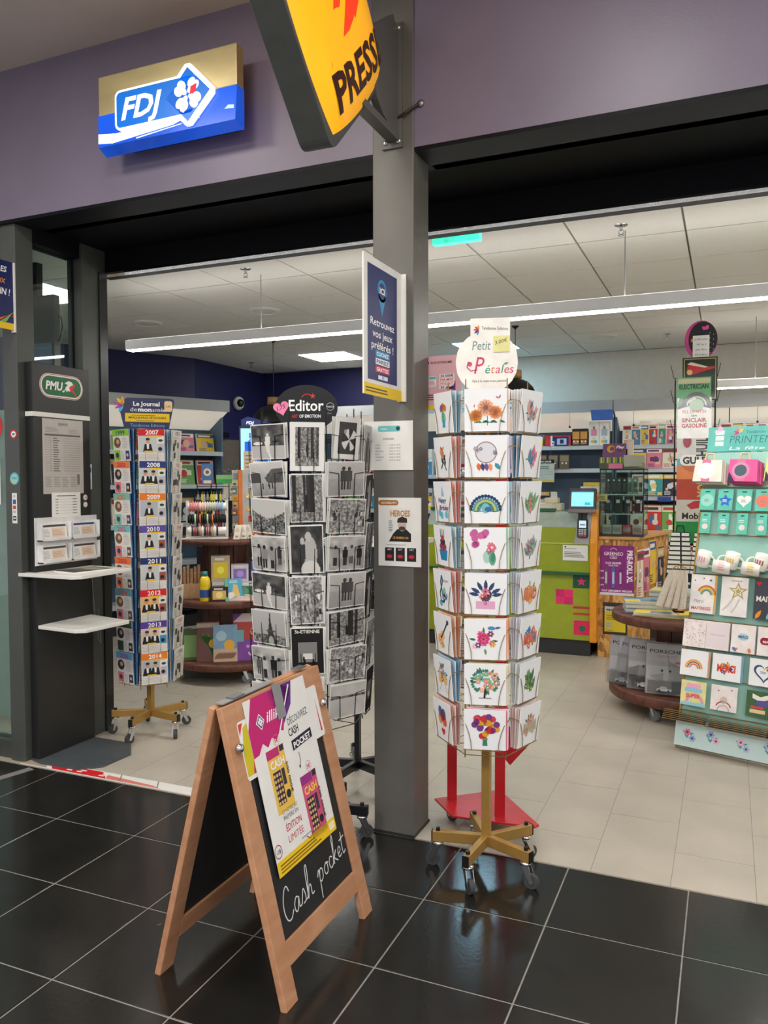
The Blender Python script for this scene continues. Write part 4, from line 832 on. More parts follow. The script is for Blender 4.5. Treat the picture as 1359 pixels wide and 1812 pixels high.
p.leaf(.064, .108, .02, 20, (60, 140, 130)); p.text('Fait à la main avec passion', .01, .042, .01, (70, 70, 74), 2, 0, .3, w=.13)
p.build('header_print', hd)
nt = panel('price_note', .06, .062, .0008, FR((PX+.01, PY-.05, 1.885), (math.cos(math.radians(-76)), math.sin(math.radians(-76)), 0)) @ Matrix.Translation((.056, .155, .003)), pm('yellow_note', (226, 222, 150), .6), 'yellow sticky price note on the round card sign', 'note'); p = PR(); p.text('3,00€', 0, .034, .014, (50, 50, 50), 1, 0, .2, w=.05, rot=14); p.build('print', nt)

# ---------------------------------------------------------------- red newspaper stand behind it
red = pm('red_metal', (186, 24, 32), .3, 0, .05, coat=.3)
rs = thing('newspaper_stand', 'red metal newspaper stand on casters behind the gold spinner', 'stand', (-.98, 3.42, 0))
MB().prism([(-1.225, 3.42), (-1.09, 3.27), (-.735, 3.30), (-.72, 3.33), (-.96, 3.62), (-.99, 3.625)], .075, .085).build('base_plate', red, rs, bevel=.002)
for x, y, zt in ((-1.15, 3.45, 1.72), (-.90, 3.36, 1.72)): MB(Matrix.Translation((x, y, 0)) @ Matrix.Rotation(.35, 4, 'Z')).box(-.022, .022, -.012, .012, .085, zt).build('post', red, rs)
for x, y in ((-1.12, 3.4), (-.80, 3.36), (-.99, 3.56)): caster(rs, x, y, 2.5, .028, .075)
for k in range(7):
    z = .62+.165*k; Mx = FR((-1.02, 3.40, z), (.28, -.96, 0), 18)
    sh = MB(Mx).box(-.14, .14, 0, .004, -.002, .03).box(-.14, .14, 0, .14, -.004, -.001).build('tray', red, rs)
    nw = panel('newspaper', .26, .13, .012, Mx @ Matrix.Translation((0, .006, .014)), pm('newsprint', (186, 180, 174), .7, var=.05), 'folded newspaper on the %s tray of the red stand' % ORD[min(7, 6-k)], 'newspaper', 'newspapers on the red stand')
    p = PR(); p.rect(-.12, .1, .12, .118, (90, 86, 84)); p.lines(-.12, .01, -.01, .09, 9, (150, 146, 142), seed=k); p.lines(.01, .01, .12, .05, 5, (150, 146, 142), seed=k+3); p.rect(.01, .055, .12, .092, (120, 116, 112)); p.build('print', nw)
MB(FR((-.862, 3.39, .30), (.28, -.96, 0))).prism([(-.085, .1), (0, 0), (.085, .1), (.02, .17), (-.06, .17)], -.006, 0).build('diamond_panel', red, rs)
MB().bar((-.862, 3.395, .44), (-.90, 3.365, .50), .012, .03).build('panel_strut', red, rs)

# ---------------------------------------------------------------- black postcard spinner
EX, EY, ER = -1.664, 3.05, .24; ecols = [-103, -64, -26, 10, 50, 90, 130, 170, -143]
es = spinner('postcard_spinner', 'black spinner rack of black and white postcards left of the pillar', EX, EY, black, blackm, .25, math.radians(10), .50, 1.85, ER, ecols, [.52+.15*i for i in range(9)], .013)
def ep(w, h):
    m = MB()
    for s in (-1, 1): m.path([(s*w*.2, -.004, .0), (s*w*.2, -.004, .016), (s*w*.22, h*.66, .02), (s*w*.46, h*.7, .02), (s*w*.5, h*.7, -.02)], .0018)
    m.path([(-w*.34, -.004, .014), (w*.34, -.004, .014)], .0018); return m
pkl = ep(.19, .14).build('wire_pocket', blackm, es); pkp = ep(.135, .19).build('wire_pocket', blackm, es); f_ = {id(pkl): 1, id(pkp): 1}
def putp(src, M_):
    if f_.pop(id(src), 0): src.matrix_basis = M_
    else: inst(src, 'wire_pocket', es, M_)
def smooth(h, w, k, rng):
    a = rng.random((k, k)); yi = np.linspace(0, k-1.001, h); xi = np.linspace(0, k-1.001, w); y0 = yi.astype(int); x0 = xi.astype(int); fy = (yi-y0)[:, None]; fx = (xi-x0)[None]
    return a[y0][:, x0]*(1-fy)*(1-fx)+a[y0+1][:, x0]*fy*(1-fx)+a[y0][:, x0+1]*(1-fy)*fx+a[y0+1][:, x0+1]*fy*fx
def photo(kind, seed, w=54, h=40):
    rng = np.random.default_rng(seed); Y, X = np.mgrid[0:h, 0:w]; Y = (Y+.5)/h; X = (X+.5)/w
    g = .5+.25*(smooth(h, w, 5, rng)-.5)+.3*(smooth(h, w, 14, rng)-.5)+.3*(smooth(h, w, 30, rng)-.5)
    ell = lambda cx, cy, rx, ry: ((X-cx)/rx)**2+((Y-cy)/ry)**2 < 1
    def man(x, y, s, v, v2=None):
        g[ell(x, y-s*.42, s*.07, s*.09)] = v; g[(abs(X-x) < s*.11-.04*s*(Y-y)/s) & (Y > y-s*.33) & (Y < y+.1*s)] = v if v2 is None else v2; g[(abs(abs(X-x)-s*.045) < s*.035) & (Y > y+.08*s) & (Y < y+.45*s)] = v
    if kind == 'avenue':
        g[:] = .78-.25*Y; g += .06*(smooth(h, w, 12, rng)-.5); m = (abs(X-.4) > .02+.55*(Y-.45)) & (Y > .2+.5*abs(X-.45)*0) & (Y < .62) & (abs(X-.4) > (.5-Y)*.9); g[m & (X > .4)] = .2+.2*smooth(h, w, 12, rng)[m & (X > .4)]; g[(X < .3) & (Y > .3) & (Y < .6) & (X < .35-.5*(.5-Y))] = .25
        for x in (.35, .55, .65): man(x, .72, .2, .12)
    elif kind == 'two':
        g[:] = .74-.12*Y+.05*(smooth(h, w, 10, rng)-.5); g[Y > .5] -= .05; man(.42, .5, .75, .2, .25); man(.58, .5, .72, .22, .28)
    elif kind == 'crowd':
        g[:] = .55+.5*(smooth(h, w, 28, rng)-.5); 
        for i in range(14): man(rng.random(), .35+.5*rng.random(), .3, .1+.7*rng.random(), .1+.8*rng.random())
    elif kind == 'hill':
        g[:] = .75; m = Y > .3+.25*np.sin(3*X+seed); g[m] = (.42+.7*(smooth(h, w, 30, rng)-.5))[m]
    elif kind == 'tower':
        g[:] = .72-.08*Y; g[Y > .72] = (.45+.6*(smooth(h, w, 28, rng)-.5))[Y > .72]; g[(abs(X-.55) < .02+.19*np.clip(Y-.15, 0, 1)**1.6) & (Y > .06)] = .22; g[ell(.55, .92, .08, .16)] = .65; g[(abs(X-.55) < .13) & (abs(Y-.6) < .03)] = .3
    elif kind == 'trees':
        g[:] = .5+.5*(smooth(h, w, 30, rng)-.5)
        for i in range(8): x = rng.random(); g[(abs(X-x) < .018+.02*rng.random()) & (Y < .8)] = .1+.1*rng.random()
        man(.5, .6, .35, .1)
    elif kind == 'portrait':
        g[:] = .22+.25*(smooth(h, w, 10, rng)-.5); g[ell(.6, .6, .22, .38)] = .68; g[ell(.55, .22, .1, .1)] = .72; g[ell(.32, .55, .14, .3)] = .2; g[ell(.36, .32, .07, .08)] = .7; g[ell(.6, .95, .3, .2)] = .8
    elif kind == 'umbrella':
        g[:] = .25; 
        for i in range(8):
            a0, a1 = i*.785-.2, (i+1)*.785-.2; an = np.arctan2(Y-.55, X-.62); an = np.where(an < -.2, an+6.283, an); g[((X-.62)**2+((Y-.55)*1.3)**2 < .2) & (an > a0) & (an < a1)] = .85 if i % 2 else .2
        g[ell(.35, .3, .07, .07)] = .6
    elif kind == 'figures':
        g[:] = .66+.3*(smooth(h, w, 8, rng)-.5)
        for i in range(4): man(.15+.22*i+.08*rng.random(), .55+.1*rng.random(), .55+.2*rng.random(), .08+.15*rng.random(), .05+.75*rng.random())
    elif kind == 'cafe':
        g[:] = .3+.3*(smooth(h, w, 10, rng)-.5); g[Y > .62] = .7; g[ell(.2, .55, .14, .05)] = .88; g[ell(.75, .5, .1, .04)] = .15; man(.5, .55, .6, .8, .85); g[(abs(X-.45-.3*(Y-.6)) < .03) & (Y > .5)] = .85
    elif kind == 'night':
        g[:] = .1; g[(abs(X-.5) < .3) & (Y > .3) & (Y < .75)] = .5; g[(abs(X-.5) < .16) & (Y > .55) & (Y < .68)] = .85; man(.38, .8, .35, .05); man(.68, .85, .35, .05)
    elif kind == 'blanket':
        g[:] = .75+.1*(smooth(h, w, 6, rng)-.5); g[(Y > .35) & (Y < .42)] = .15+.4*rng.random(w)[None].repeat(h, 0)[(Y > .35) & (Y < .42)]
    g = np.clip(g, .03, .95); v = (255*g)
    return np.stack([v, v*.99, v*.965], -1).astype(int)
photow = pm('photo_white', (226, 225, 220), .35, 0, .02)
EG = 'black and white postcards on the black spinner'
colspec = {-103: ('L', 'left', ['blanket', 'figures', 'tower', 'cafe', 'figures', 'hill', 'avenue', 'cafe']), -64: ('P', 'middle', ['two', 'night', 'crowd', 'portrait', 'trees', 'forest']), -26: ('L', 'right', ['blanket', 'crowd', 'trees', 'two', 'figures', 'crowd', 'two', 'umbrella']), 10: ('P', 'far right', ['night', 'figures', 'portrait', 'trees', 'portrait', 'two'])}
desc = {'blanket': 'pale postcard with a dark line of lettering', 'figures': 'postcard of several standing figures', 'tower': 'postcard of an iron lattice tower', 'cafe': 'postcard of a cafe terrace', 'hill': 'postcard of a hillside village', 'avenue': 'postcard of a tree lined avenue', 'two': 'postcard of two walking figures', 'night': 'dark postcard of a shopfront at night', 'crowd': 'postcard of a busy crowd', 'portrait': 'postcard of a couple close up', 'trees': 'postcard of tall bare trees', 'forest': 'white bordered postcard of a picnic under trees', 'umbrella': 'white bordered postcard of a striped umbrella'}
for a in ecols:
    sp = colspec.get(a); kind = sp[0] if sp else ('L' if (a//40) % 2 else 'P')
    nrow = 8 if kind == 'L' else 6; z0, dz = (.575, .152) if kind == 'L' else (.56, .206)
    w, h = (.19, .142) if kind == 'L' else (.135, .195)
    for r in range(nrow):
        z = z0+dz*r; 
        putp(pkl if kind == 'L' else pkp, pocketM(EX, EY, ER, a, z, 0))
        if not sp: continue
        k = sp[2][r]; rowname = (ORD if nrow == 8 else ['top', 'second', 'third', 'fourth', 'fifth', 'bottom'])[nrow-1-r]
        ww, hh = (w, h)
        if k == 'umbrella': ww, hh = .13, .17
        if a == 10: ww = .12
        o = card('postcard', ww, hh, .002, photow, pocketM(EX, EY, ER+.012, a, z, -4+random.uniform(-2, 1)), '%s, %s pocket of the %s column' % (desc[k], rowname, sp[1]), 'postcard', EG, random.uniform(-3, 3))
        p = PR(); b = .02 if k in ('forest', 'umbrella') else .004; kk = {'forest': 'trees'}.get(k, k)
        A_ = photo(kk, 100*r+a+200, *((54, 40) if kind == 'L' and k != 'umbrella' else (40, 56))); p.img(A_, -ww/2+b, b, ww/2-b, hh-b)
        if k == 'night' and a == -64: p.text('St-ETIENNE', 0, .172, .014, (230, 228, 222), 2, .02, w=.1)
        p.build('print', o, Matrix.Translation((0, 0, .0002)), PAPER)
        for q in range(2): card('postcard', ww, hh, .0015, photow, pocketM(EX, EY, ER+.007-.006*q, a, z, -2+2*q, dx=random.uniform(-.006, .006)), 'plain edged postcards behind the %s pocket of the %s column' % (rowname, sp[1]), 'postcard', 'postcards tucked behind on the black spinner', random.uniform(-3, 3))
nn = Vector((math.cos(math.radians(-68)), math.sin(math.radians(-68)), 0))
oh = MB().prism([(.135*math.cos(2*math.pi*i/36), .098*math.sin(2*math.pi*i/36)) for i in range(36)], -.004, 0).build('header_sign', pm('gloss_black', (14, 14, 15), .25)); oh.matrix_basis = FR(Vector((EX+.0, EY-.03, 1.862)), nn); attach(oh, es)
MB().tube((EX, EY-.01, 1.6), (EX, EY-.028, 1.80), .006, 6).build('header_stem', blackm, es)
p = PR(); p.text('Editor', -.075, -.012, .048, (245, 245, 245), 2, .015, 0, 'L', w=.15); p.text('ART', -.062, -.042, .014, (206, 40, 44), 2, .02, al='L', w=.026); p.text('OF EMOTION', -.03, -.042, .014, (240, 240, 240), 2, .02, al='L', w=.092); p.star(.028, .05, .013, (214, 40, 44), 3); p.ring(.005, .03, .03, .003, (214, 40, 44), 2, 60, 150); p.ring(.103, .005, .017, .0015, (200, 200, 200), 2); p.text('FRANCE', .103, .001, .007, (220, 220, 220), 2, .02, w=.03); p.lines(.09, -.025, .116, -.02, 1, (150, 150, 150)); p.build('header_print', oh)
hp = PR(); hp.heart(0, 0, .034, (0, 0, 0)); ht = MB().prism([(x, y) for x, y, z in hp.v], -.001, 0).build('price_tag', pm('pink_paper', (236, 130, 170), .6)); ht.matrix_basis = FR(Vector((EX, EY-.03, 1.862)), nn) @ Matrix.Translation((-.107, .0, .0015)) @ Matrix.Rotation(.25, 4, 'Z'); tag(ht, 'pink heart shaped price tag on the black oval sign', 'price tag'); p = PR(); p.text('1,75', 0, -.006, .018, (60, 30, 50), 1, 0, .3, w=.042, rot=8); p.build('print', ht)
# second black stand behind, mostly hidden
s2 = spinner('postcard_stand', 'black stand on casters half hidden behind the postcard spinner', -1.70, 3.60, black, blackm, .24, math.radians(-95), .55, 1.2, .11, [60*k for k in range(6)], [.6, .8, 1.0, 1.2], .013)

# ---------------------------------------------------------------- gold spinner with year journals
JX, JY, JR = -3.255, 3.905, .165; jcols = [-42+60*k for k in range(6)]
js = spinner('journal_spinner', 'gold spinner rack of year journals beside the betting stand', JX, JY, gold, goldw, .235, math.radians(-80), .30, 1.86, JR, jcols, [.325+.19*i for i in range(9)], .016)
jm = MB()
for s in (-1, 1): jm.path([(s*.035, -.004, .014), (s*.035, .13, .018)], .0014)
jm.path([(-.085, .13, -.01), (-.08, .13, .018), (.08, .13, .018), (.085, .13, -.01)], .0014); jm.path([(-.07, -.004, .014), (.07, -.004, .014)], .0014)
jk = jm.build('wire_pocket', goldw, js); first = True
for a in jcols:
    for r in range(8):
        Mx = pocketM(JX, JY, JR, a, .338+.1895*r, 0)
        if first: jk.matrix_basis = Mx; first = False
        else: inst(jk, 'wire_pocket', js, Mx)
jblue = pm('journal_blue', (96, 150, 196), .5); jw = pm('journal_paper', (226, 222, 214), .5); jdark = pm('journal_dark_blue', (40, 52, 92), .5)
band = {'l': [(90, 170, 210), (60, 80, 60), (90, 160, 170), (236, 120, 60), (110, 190, 190), (130, 190, 170), (236, 130, 80), (140, 200, 60)], 'm': [(236, 130, 40), (90, 60, 160), (220, 36, 44), (40, 50, 110), (96, 76, 160), (236, 126, 40), (46, 60, 130), (214, 36, 44)]}
ycol = [(190, 50, 110), (60, 60, 60), (206, 80, 50), (206, 60, 60), (206, 50, 110), (226, 110, 60), (206, 60, 60), (60, 70, 110)]
for nm, a in (('l', -102), ('m', -42), ('r', 18)):
    for r in range(8):
        z = .34+.1895*r; yr = {'l': 2006-r, 'm': 2014-r, 'r': 1958-r}[nm]
        if nm == 'r' and r == 3: yr = 1965
        w, h = .15, .188
        o = card('year_journal', w, h, .002, jw, pocketM(JX, JY, JR+.013, a, z, -4), 'journal marked %d, %s of the %s column of the year journal spinner' % (yr, ORD[7-r], {'l': 'left', 'm': 'middle', 'r': 'right'}[nm]), 'booklet', 'year journals on the gold spinner', random.uniform(-1.5, 1.5) if (nm, r) != ('r', 3) else 6)
        p = PR(); R = random.Random(yr)
        if nm == 'm':
            p.rect(-.075, .148, .075, .188, band['m'][r]); p.text(str(yr), .005, .155, .026, (250, 250, 250), 3, .02, w=.075); p.rect(-.02, .142, .06, .15, (240, 200, 40), 3)
            p.rect(-.07, .05, .03, .146, R.choice(((236, 190, 120), (200, 206, 206), (180, 190, 200), (214, 200, 190))), 1)
            for i in range(1 if yr in (2007, 2009, 2010, 2011) else 2):
                cx = -.02+(-.02+.045*i if yr not in (2007, 2009, 2010, 2011) else 0); p.circ(cx, .118, .012, (206, 160, 130), 4, ry=.015); p.circ(cx, .128, .012, (60, 44, 36), 5, ry=.008); p.add([(cx-.028, .055), (cx+.028, .055), (cx+.018, .1), (cx-.018, .1)], (30, 32, 40), 3); p.add([(cx-.005, .07), (cx+.005, .07), (cx+.007, .1), (cx-.007, .1)], (235, 235, 235), 4)
            p.rect(-.04, .05, .01, .06, (236, 200, 40), 5); p.rect(.034, .105, .072, .14, (230, 230, 232), 2); p.circ(.053, .12, .013, (60, 60, 64), 3, ry=.008); p.rect(.034, .05, .072, .1, R.choice(((60, 150, 190), (160, 90, 80), (190, 190, 196))), 2); p.circ(.05, .07, .012, (40, 40, 50), 3); p.lines(-.07, .01, .06, .045, 4, (200, 200, 204), 2)
        elif nm == 'l':
            p.rect(-.075, .148, .075, .188, band['l'][r]); p.text(str(yr), 0, .155, .026, ycol[r], 3, .02, w=.08); p.circ(-.035, .11, .032, R.choice(((120, 90, 70), (90, 96, 104), (190, 140, 110), (60, 56, 60))), 2); p.circ(-.03, .115, .014, (206, 170, 140), 3); p.lines(.01, .075, .065, .14, 7, (190, 190, 194), 2)
            p.rect(-.07, .005, -.015, .065, band['l'][r] if r % 2 else (226, 120, 130), 2); p.circ(-.043, .035, .016, (60, 70, 90), 3); p.rect(-.01, .005, .03, .065, (222, 222, 220), 2); p.lines(-.008, .01, .028, .06, 7, (180, 180, 180), 3); p.rect(.035, .01, .07, .06, R.choice(((60, 60, 70), (60, 70, 120), (90, 80, 80))), 2); p.circ(.05, .035, .01, (210, 190, 180), 3)
        else:
            p.rect(-.075, 0, .075, .188, (206, 200, 192)); p.text(str(yr), .005, .155, .024, (80, 76, 76) if r not in (1, 4, 6) else (190, 60, 60), 3, .02, w=.07); p.lines(-.06, .135, .06, .148, 2, (150, 146, 142), 2)
            for i in range(5): x, y = R.uniform(-.07, .03), R.uniform(.01, .1); p.rect(x, y, x+.03, y+.035, (40+R.randint(0, 40),)*3, 2)
            p.lines(-.07, .01, -.01, .13, 12, (170, 166, 160), 1, seed=yr); p.lines(.01, .01, .07, .13, 12, (170, 166, 160), 1, seed=yr+1)
        p.build('print', o, Matrix.Translation((0, 0, .0001)), PAPER)
        for q in range(4): card('year_journal', w, h, .0025, [jblue, jdark, jblue, jdark][q] if nm == 'l' else (jblue if q % 2 else jw), pocketM(JX, JY, JR+.009-.007*q, a, z, -3+2*q, dx=.003*q if nm != 'r' else -.004*q), 'further copies stacked behind the %s journal of the %s column' % (ORD[7-r], {'l': 'left', 'm': 'middle', 'r': 'right'}[nm]), 'booklet', 'journals tucked behind on the gold spinner', random.uniform(-1, 1))
nj = Vector((math.cos(math.radians(-46)), math.sin(math.radians(-46)), 0))
jh = MB().prism([(-.13, 0), (.13, 0), (.165, .17), (.16, .185), (.14, .19), (-.11, .19), (-.165, .155)], -.003, 0).build('header_sign', pm('header_navy', (32, 40, 84), .4)); jh.matrix_basis = FR(Vector((JX, JY, 1.862)), nj); attach(jh, js)
p = PR(); p.text('Le Journal', .0, .142, .026, (248, 248, 248), 2, .03, w=.155); p.text('de ', -.075, .108, .026, (235, 235, 245), 2, 0, w=.04); p.text('mon', -.01, .108, .026, (248, 248, 248), 2, .04, w=.08); p.text('année', .073, .108, .026, (235, 235, 245), 2, 0, w=.078)
p.rect(-.125, .045, .135, .097, (240, 200, 30), 2); p.text('MARQUE-PAGE DÉTACHABLE', .005, .064, .014, (60, 56, 30), 3, .02, w=.22); p.lines(-.09, .082, .1, .09, 1, (110, 96, 30), 3); p.lines(-.06, .05, .08, .058, 1, (110, 96, 30), 3); p.text('Tendances Éditions', .005, .015, .02, (120, 170, 220), 2, 0, w=.2); p.rr(.105, .11, .152, .175, .012, (236, 206, 150), 3); p.text('3,90', .128, .135, .014, (80, 60, 40), 4, w=.03)
for i, c in enumerate(((80, 180, 220), (170, 80, 170), (190, 70, 150), (226, 190, 60), (240, 160, 50))): p.leaf(-.135, .145, .055, 240-36*i, c, 3)
p.build('header_print', jh)
# ================================================================== SHOP INTERIOR
def item(name, w, h, d, M, mat, label, cat, group=None, draw=None, pm_=None):
    o = MB().box(-w/2, w/2, 0, h, -d, 0).build(name, mat); o.matrix_basis = M; tag(o, label, cat, group)
    if draw: p = PR(); draw(p); p.build('print', o, Matrix.Translation((0, 0, .0002)), pm_ or PAPER)
    return o
FRONT = (0, -1, 0)
def at(x, y, z, n=FRONT, tilt=0): return FR((x, y, z), n, tilt)
PALS = [[(214, 60, 50), (240, 220, 200), (60, 60, 70)], [(240, 200, 50), (60, 90, 150), (240, 240, 236)], [(70, 140, 180), (240, 240, 240), (226, 120, 60)], [(236, 226, 206), (190, 60, 80), (90, 80, 70)], [(40, 44, 60), (226, 180, 90), (210, 210, 210)], [(120, 170, 90), (240, 236, 210), (206, 70, 60)], [(226, 130, 150), (250, 240, 236), (110, 60, 100)], [(60, 150, 150), (236, 206, 120), (240, 240, 240)]]
def cover(w, h, seed):
    def f(p):
        R = random.Random(seed); P = PALS[seed % len(PALS)]; p.rect(-w/2, 0, w/2, h, P[0]); p.rect(-w/2, h*.78, w/2, h*.97, P[1], 2)
        for i in range(4): x, y = R.uniform(-w*.35, w*.2), R.uniform(.05, .55)*h; p.rect(x, y, x+w*R.uniform(.15, .35), y+h*R.uniform(.1, .25), R.choice(P+[(230, 190, 160), (250, 250, 250), (80, 110, 160)]), 2+i)
        p.circ(R.uniform(-.15, .15)*w, h*.45, w*.2, R.choice([(220, 180, 150), P[2], P[1]]), 6); p.rect(-w*.42, h*.83, w*.3, h*.92, P[2], 4); p.lines(-w*.42, h*.06, w*.1, h*.25, 4, P[1] if seed % 2 else P[2], 7, seed=seed)
    return f
# ---------------------------------------------------------------- wall shelving (thing with shelves and lit canopy)
sback = pm('shelf_back_blue', (84, 104, 124), .6, 0, .05); shm = pm('shelf_grey', (196, 202, 208), .45, 0, .03); canm = pm('canopy_grey', (176, 178, 178), .4, 0, .03)
dif = pm('canopy_diffuser', (236, 228, 214), .5, emit=.45, var=.05)
def shelfunit(label, A, w, zs, depth=.3, ztop=2.37, can=True, can_d=.42, back=sback):
    """A: frame on the floor at the front edge centre of the shelves, Z towards the customer"""
    T = thing('wall_shelving', label, 'shelving', tuple(A.translation)); A2 = A
    MB(A).box(-w/2, w/2, .05, ztop-.02, -depth-.03, -depth).build('back_panel', back, T)
    for s in (-1, 1): MB(A).box(*sorted((s*w/2, s*(w/2-.02))), 0, ztop-.1, -depth, -.02).build('upright', back, T)
    MB(A).box(-w/2, w/2, 0, .12, -depth, -.02).build('plinth', anth_d, T)
    for z in zs:
        sh = MB(A).box(-w/2+.02, w/2-.02, z-.025, z, -depth, 0).build('shelf', shm, T); MB(A).box(-w/2+.02, w/2-.02, z-.04, z+.004, 0, .006).build('price_rail', shm, sh)
    if can:
        cn = MB(A).box(-w/2, w/2, ztop-.12, ztop, can_d-.32, can_d-.30).box(-w/2, w/2, ztop-.02, ztop, -depth, can_d-.31).build('canopy', canm, T)
        for k in range(max(1, round(w/1.0))):
            a, b = -w/2+w/max(1, round(w))*k+.005, -w/2+w/max(1, round(w))*(k+1)-.005
            MB(A).add([(a, ztop-.115, can_d-.33), (b, ztop-.115, can_d-.33), (b, ztop-.3, -depth+.02), (a, ztop-.3, -depth+.02), (a, ztop-.109, can_d-.33), (b, ztop-.109, can_d-.33), (b, ztop-.294, -depth+.02), (a, ztop-.294, -depth+.02)], [(0, 1, 2, 3), (7, 6, 5, 4), (0, 4, 5, 1), (1, 5, 6, 2), (2, 6, 7, 3), (3, 7, 4, 0)]).build('light_diffuser', dif, T)
    return T
BY = 8.66
SU1 = at(-1.71, BY, 0); shelfunit('blue-grey tobacco shelving behind the lottery counter', SU1, 1.2, (.4, .8, 1.2, 1.66, 1.905))
SU2 = at(.0, BY, 0); shelfunit('blue-grey magazine shelving right of the tobacco shelves', SU2, 2.2, (.35, .62, .95, 1.37, 1.66, 1.905))
SU0 = at(-3.6, BY, 0); shelfunit('grey shelving along the navy back wall', SU0, 2.5, (.4, .8, 1.2, 1.6), ztop=2.42)
DN = Vector((.911, -.412, 0)); SUD = FR((-5.35, 6.62, 0), DN); shelfunit('canopied book shelving on the slanted navy wall', SUD, 1.5, (.3, .7, 1.1, 1.5, 1.85), ztop=2.4)
for k in range(6):
    for r, z in enumerate((1.1, 1.5, 1.85)):
        item('book', .2, .27 if r < 2 else .2, .03, SUD @ Matrix.Translation((-.6+.24*k, z+.002, -.12)) @ Matrix.Rotation(-.15, 4, 'X'), wpaper, 'bright book, %s on the %s shelf of the slanted wall' % (('first', 'second', 'third', 'fourth', 'fifth', 'sixth')[k], ('lower', 'middle', 'upper')[r]), 'book', 'books on the slanted wall', cover(.2, .27 if r < 2 else .2, 3*k+r))
for k in range(10):
    for r, z in enumerate((.8, 1.2, 1.6)):
        item('box', .17, .2+.05*((k+r) % 3), .1, SU0 @ Matrix.Translation((-1.08+.24*k, z+.001, -.06)), wpaper, 'boxed article, %s along the %s shelf of the back wall' % (('first', 'second', 'third', 'fourth', 'fifth', 'sixth', 'seventh', 'eighth', 'ninth', 'tenth')[k], ('lower', 'middle', 'upper')[r]), 'box', 'boxes on the back wall shelves', cover(.17, .2, 5*k+r+2))
def top(o, lab, *a, **k): return item(o, *a, **k)
z = 1.907
item('tobacco_box', .27, .11, .12, at(-1.69, BY-.01, z), pm('box_red', (206, 50, 56), .4), 'red and blue rolling paper box on the top tobacco shelf', 'box', None, lambda p: (p.rect(-.06, 0, .115, .1, (30, 50, 120)), p.text('OCB', -.04, .02, .03, (250, 250, 250), 3, .03, w=.07, rot=90), p.rect(-.01, .015, .09, .08, (200, 214, 230), 2), p.rect(.02, .025, .06, .07, (40, 50, 100), 3), p.rect(-.08, 0, -.06, .11, (245, 240, 240), 2)))
item('tobacco_box', .07, .12, .1, at(-1.89, BY-.01, z), pm('box_yellow', (226, 214, 70), .4), 'small yellow box left of the red paper box', 'box', None, cover(.07, .12, 1))
for k in range(2): item('lighter_display', .08, .18, .08, at(-1.50+.082*k, BY-.01, z), pm('display_black', (40, 34, 30), .4), ('left' if k == 0 else 'right')+' orange and black lighter display on the top shelf', 'display', 'lighter displays', lambda p: (p.rect(-.036, .07, .036, .15, (226, 160, 80)), p.rect(-.03, .015, .03, .06, (190, 130, 80), 2), p.circ(-.02, .045, .01, (250, 250, 240), 3), p.circ(.02, .045, .01, (250, 250, 240), 3)))
for k, c in enumerate(((240, 150, 190), (180, 190, 206))): item('perfume_box', .104, .25, .06, at(-1.312+.107*k, BY-.01, z), pm('box_cream', (246, 242, 232), .4), ('pink flask' if k == 0 else 'grey flask')+' picture on a tall white box', 'box', 'tall white boxes', lambda p, c=c: (p.rect(-.03, .1, .03, .17, c), p.rect(-.012, .17, .012, .2, (150, 140, 130), 2), p.circ(-.015, .04, .018, (240, 190, 90), 2), p.circ(.015, .04, .018, (120, 190, 190), 3), p.circ(0, .075, .012, (210, 220, 230), 3)))
for k in range(7): item('gift_box', .1, .2+.02*(k % 3), .08, at(-1.02+.085*k+.05, BY-.01-.002*(k % 2), z), pm('box_cream', (246, 242, 232), .4), 'pale gift box, place %s of the row on the top magazine shelf' % ('one', 'two', 'three', 'four', 'five', 'six', 'seven')[k], 'box', 'gift boxes on the top magazine shelf', cover(.085, .2, 7*k+3))
for k in range(12): item('gift_box', .1, .2, .08, at(-.36+.11*k, BY-.01, z), wpaper, 'gift box on the hidden right end of the top shelf', 'box', 'gift boxes on the right top shelf', cover(.09, .19, k))
for k in range(3): item('pocket_book', .1, .15, .02, at(-1.86+.12*k, BY-.02, 1.662), pm('brown_cover', (110, 90, 70), .5), 'dark brown booklet on the second tobacco shelf, %s' % ('left', 'middle', 'right')[k], 'book', 'brown booklets', lambda p: (p.rect(-.045, .08, .045, .14, (150, 130, 100)), p.circ(-.02, .06, .01, (230, 225, 220), 2), p.circ(.02, .06, .01, (230, 225, 220), 2)))
ds = item('display_sign', .24, .24, .01, at(-1.83, BY-.1, 1.52), pm('sign_pale_green', (190, 200, 190), .5), 'pale board headed DU JOUR hanging before the tobacco shelves', 'sign', None, lambda p: (p.rect(-.12, .2, .12, .24, (20, 20, 20)), p.text('DU JOUR', .03, .21, .018, (250, 250, 250), 3, .03, w=.12), p.rect(-.12, 0, .12, .02, (214, 190, 50)), p.lines(-.05, .14, .1, .18, 2, (120, 120, 120)), p.rect(-.1, .08, .1, .081, (60, 60, 60)), p.rect(-.1, .11, .1, .111, (60, 60, 60)), [p.rect(-.1+.04*i, .08, -.099+.04*i, .11, (60, 60, 60)) for i in range(6)]))
MB().tube((-.08, .24, -.004), (-.08, .385, -.004), .002, 5).tube((.08, .24, -.004), (.08, .385, -.004), .002, 5).tube((-.08, .385, -.1), (-.08, .385, 0), .002, 5).tube((.08, .385, -.1), (.08, .385, 0), .002, 5).build('hanger', steel, ds, True)
item('wall_calendar', .16, .22, .02, at(-1.86, BY-.01, 1.202), pm('cover_purple', (110, 80, 90), .5), 'dark patterned calendar low on the tobacco shelving', 'calendar', None, cover(.16, .22, 20))
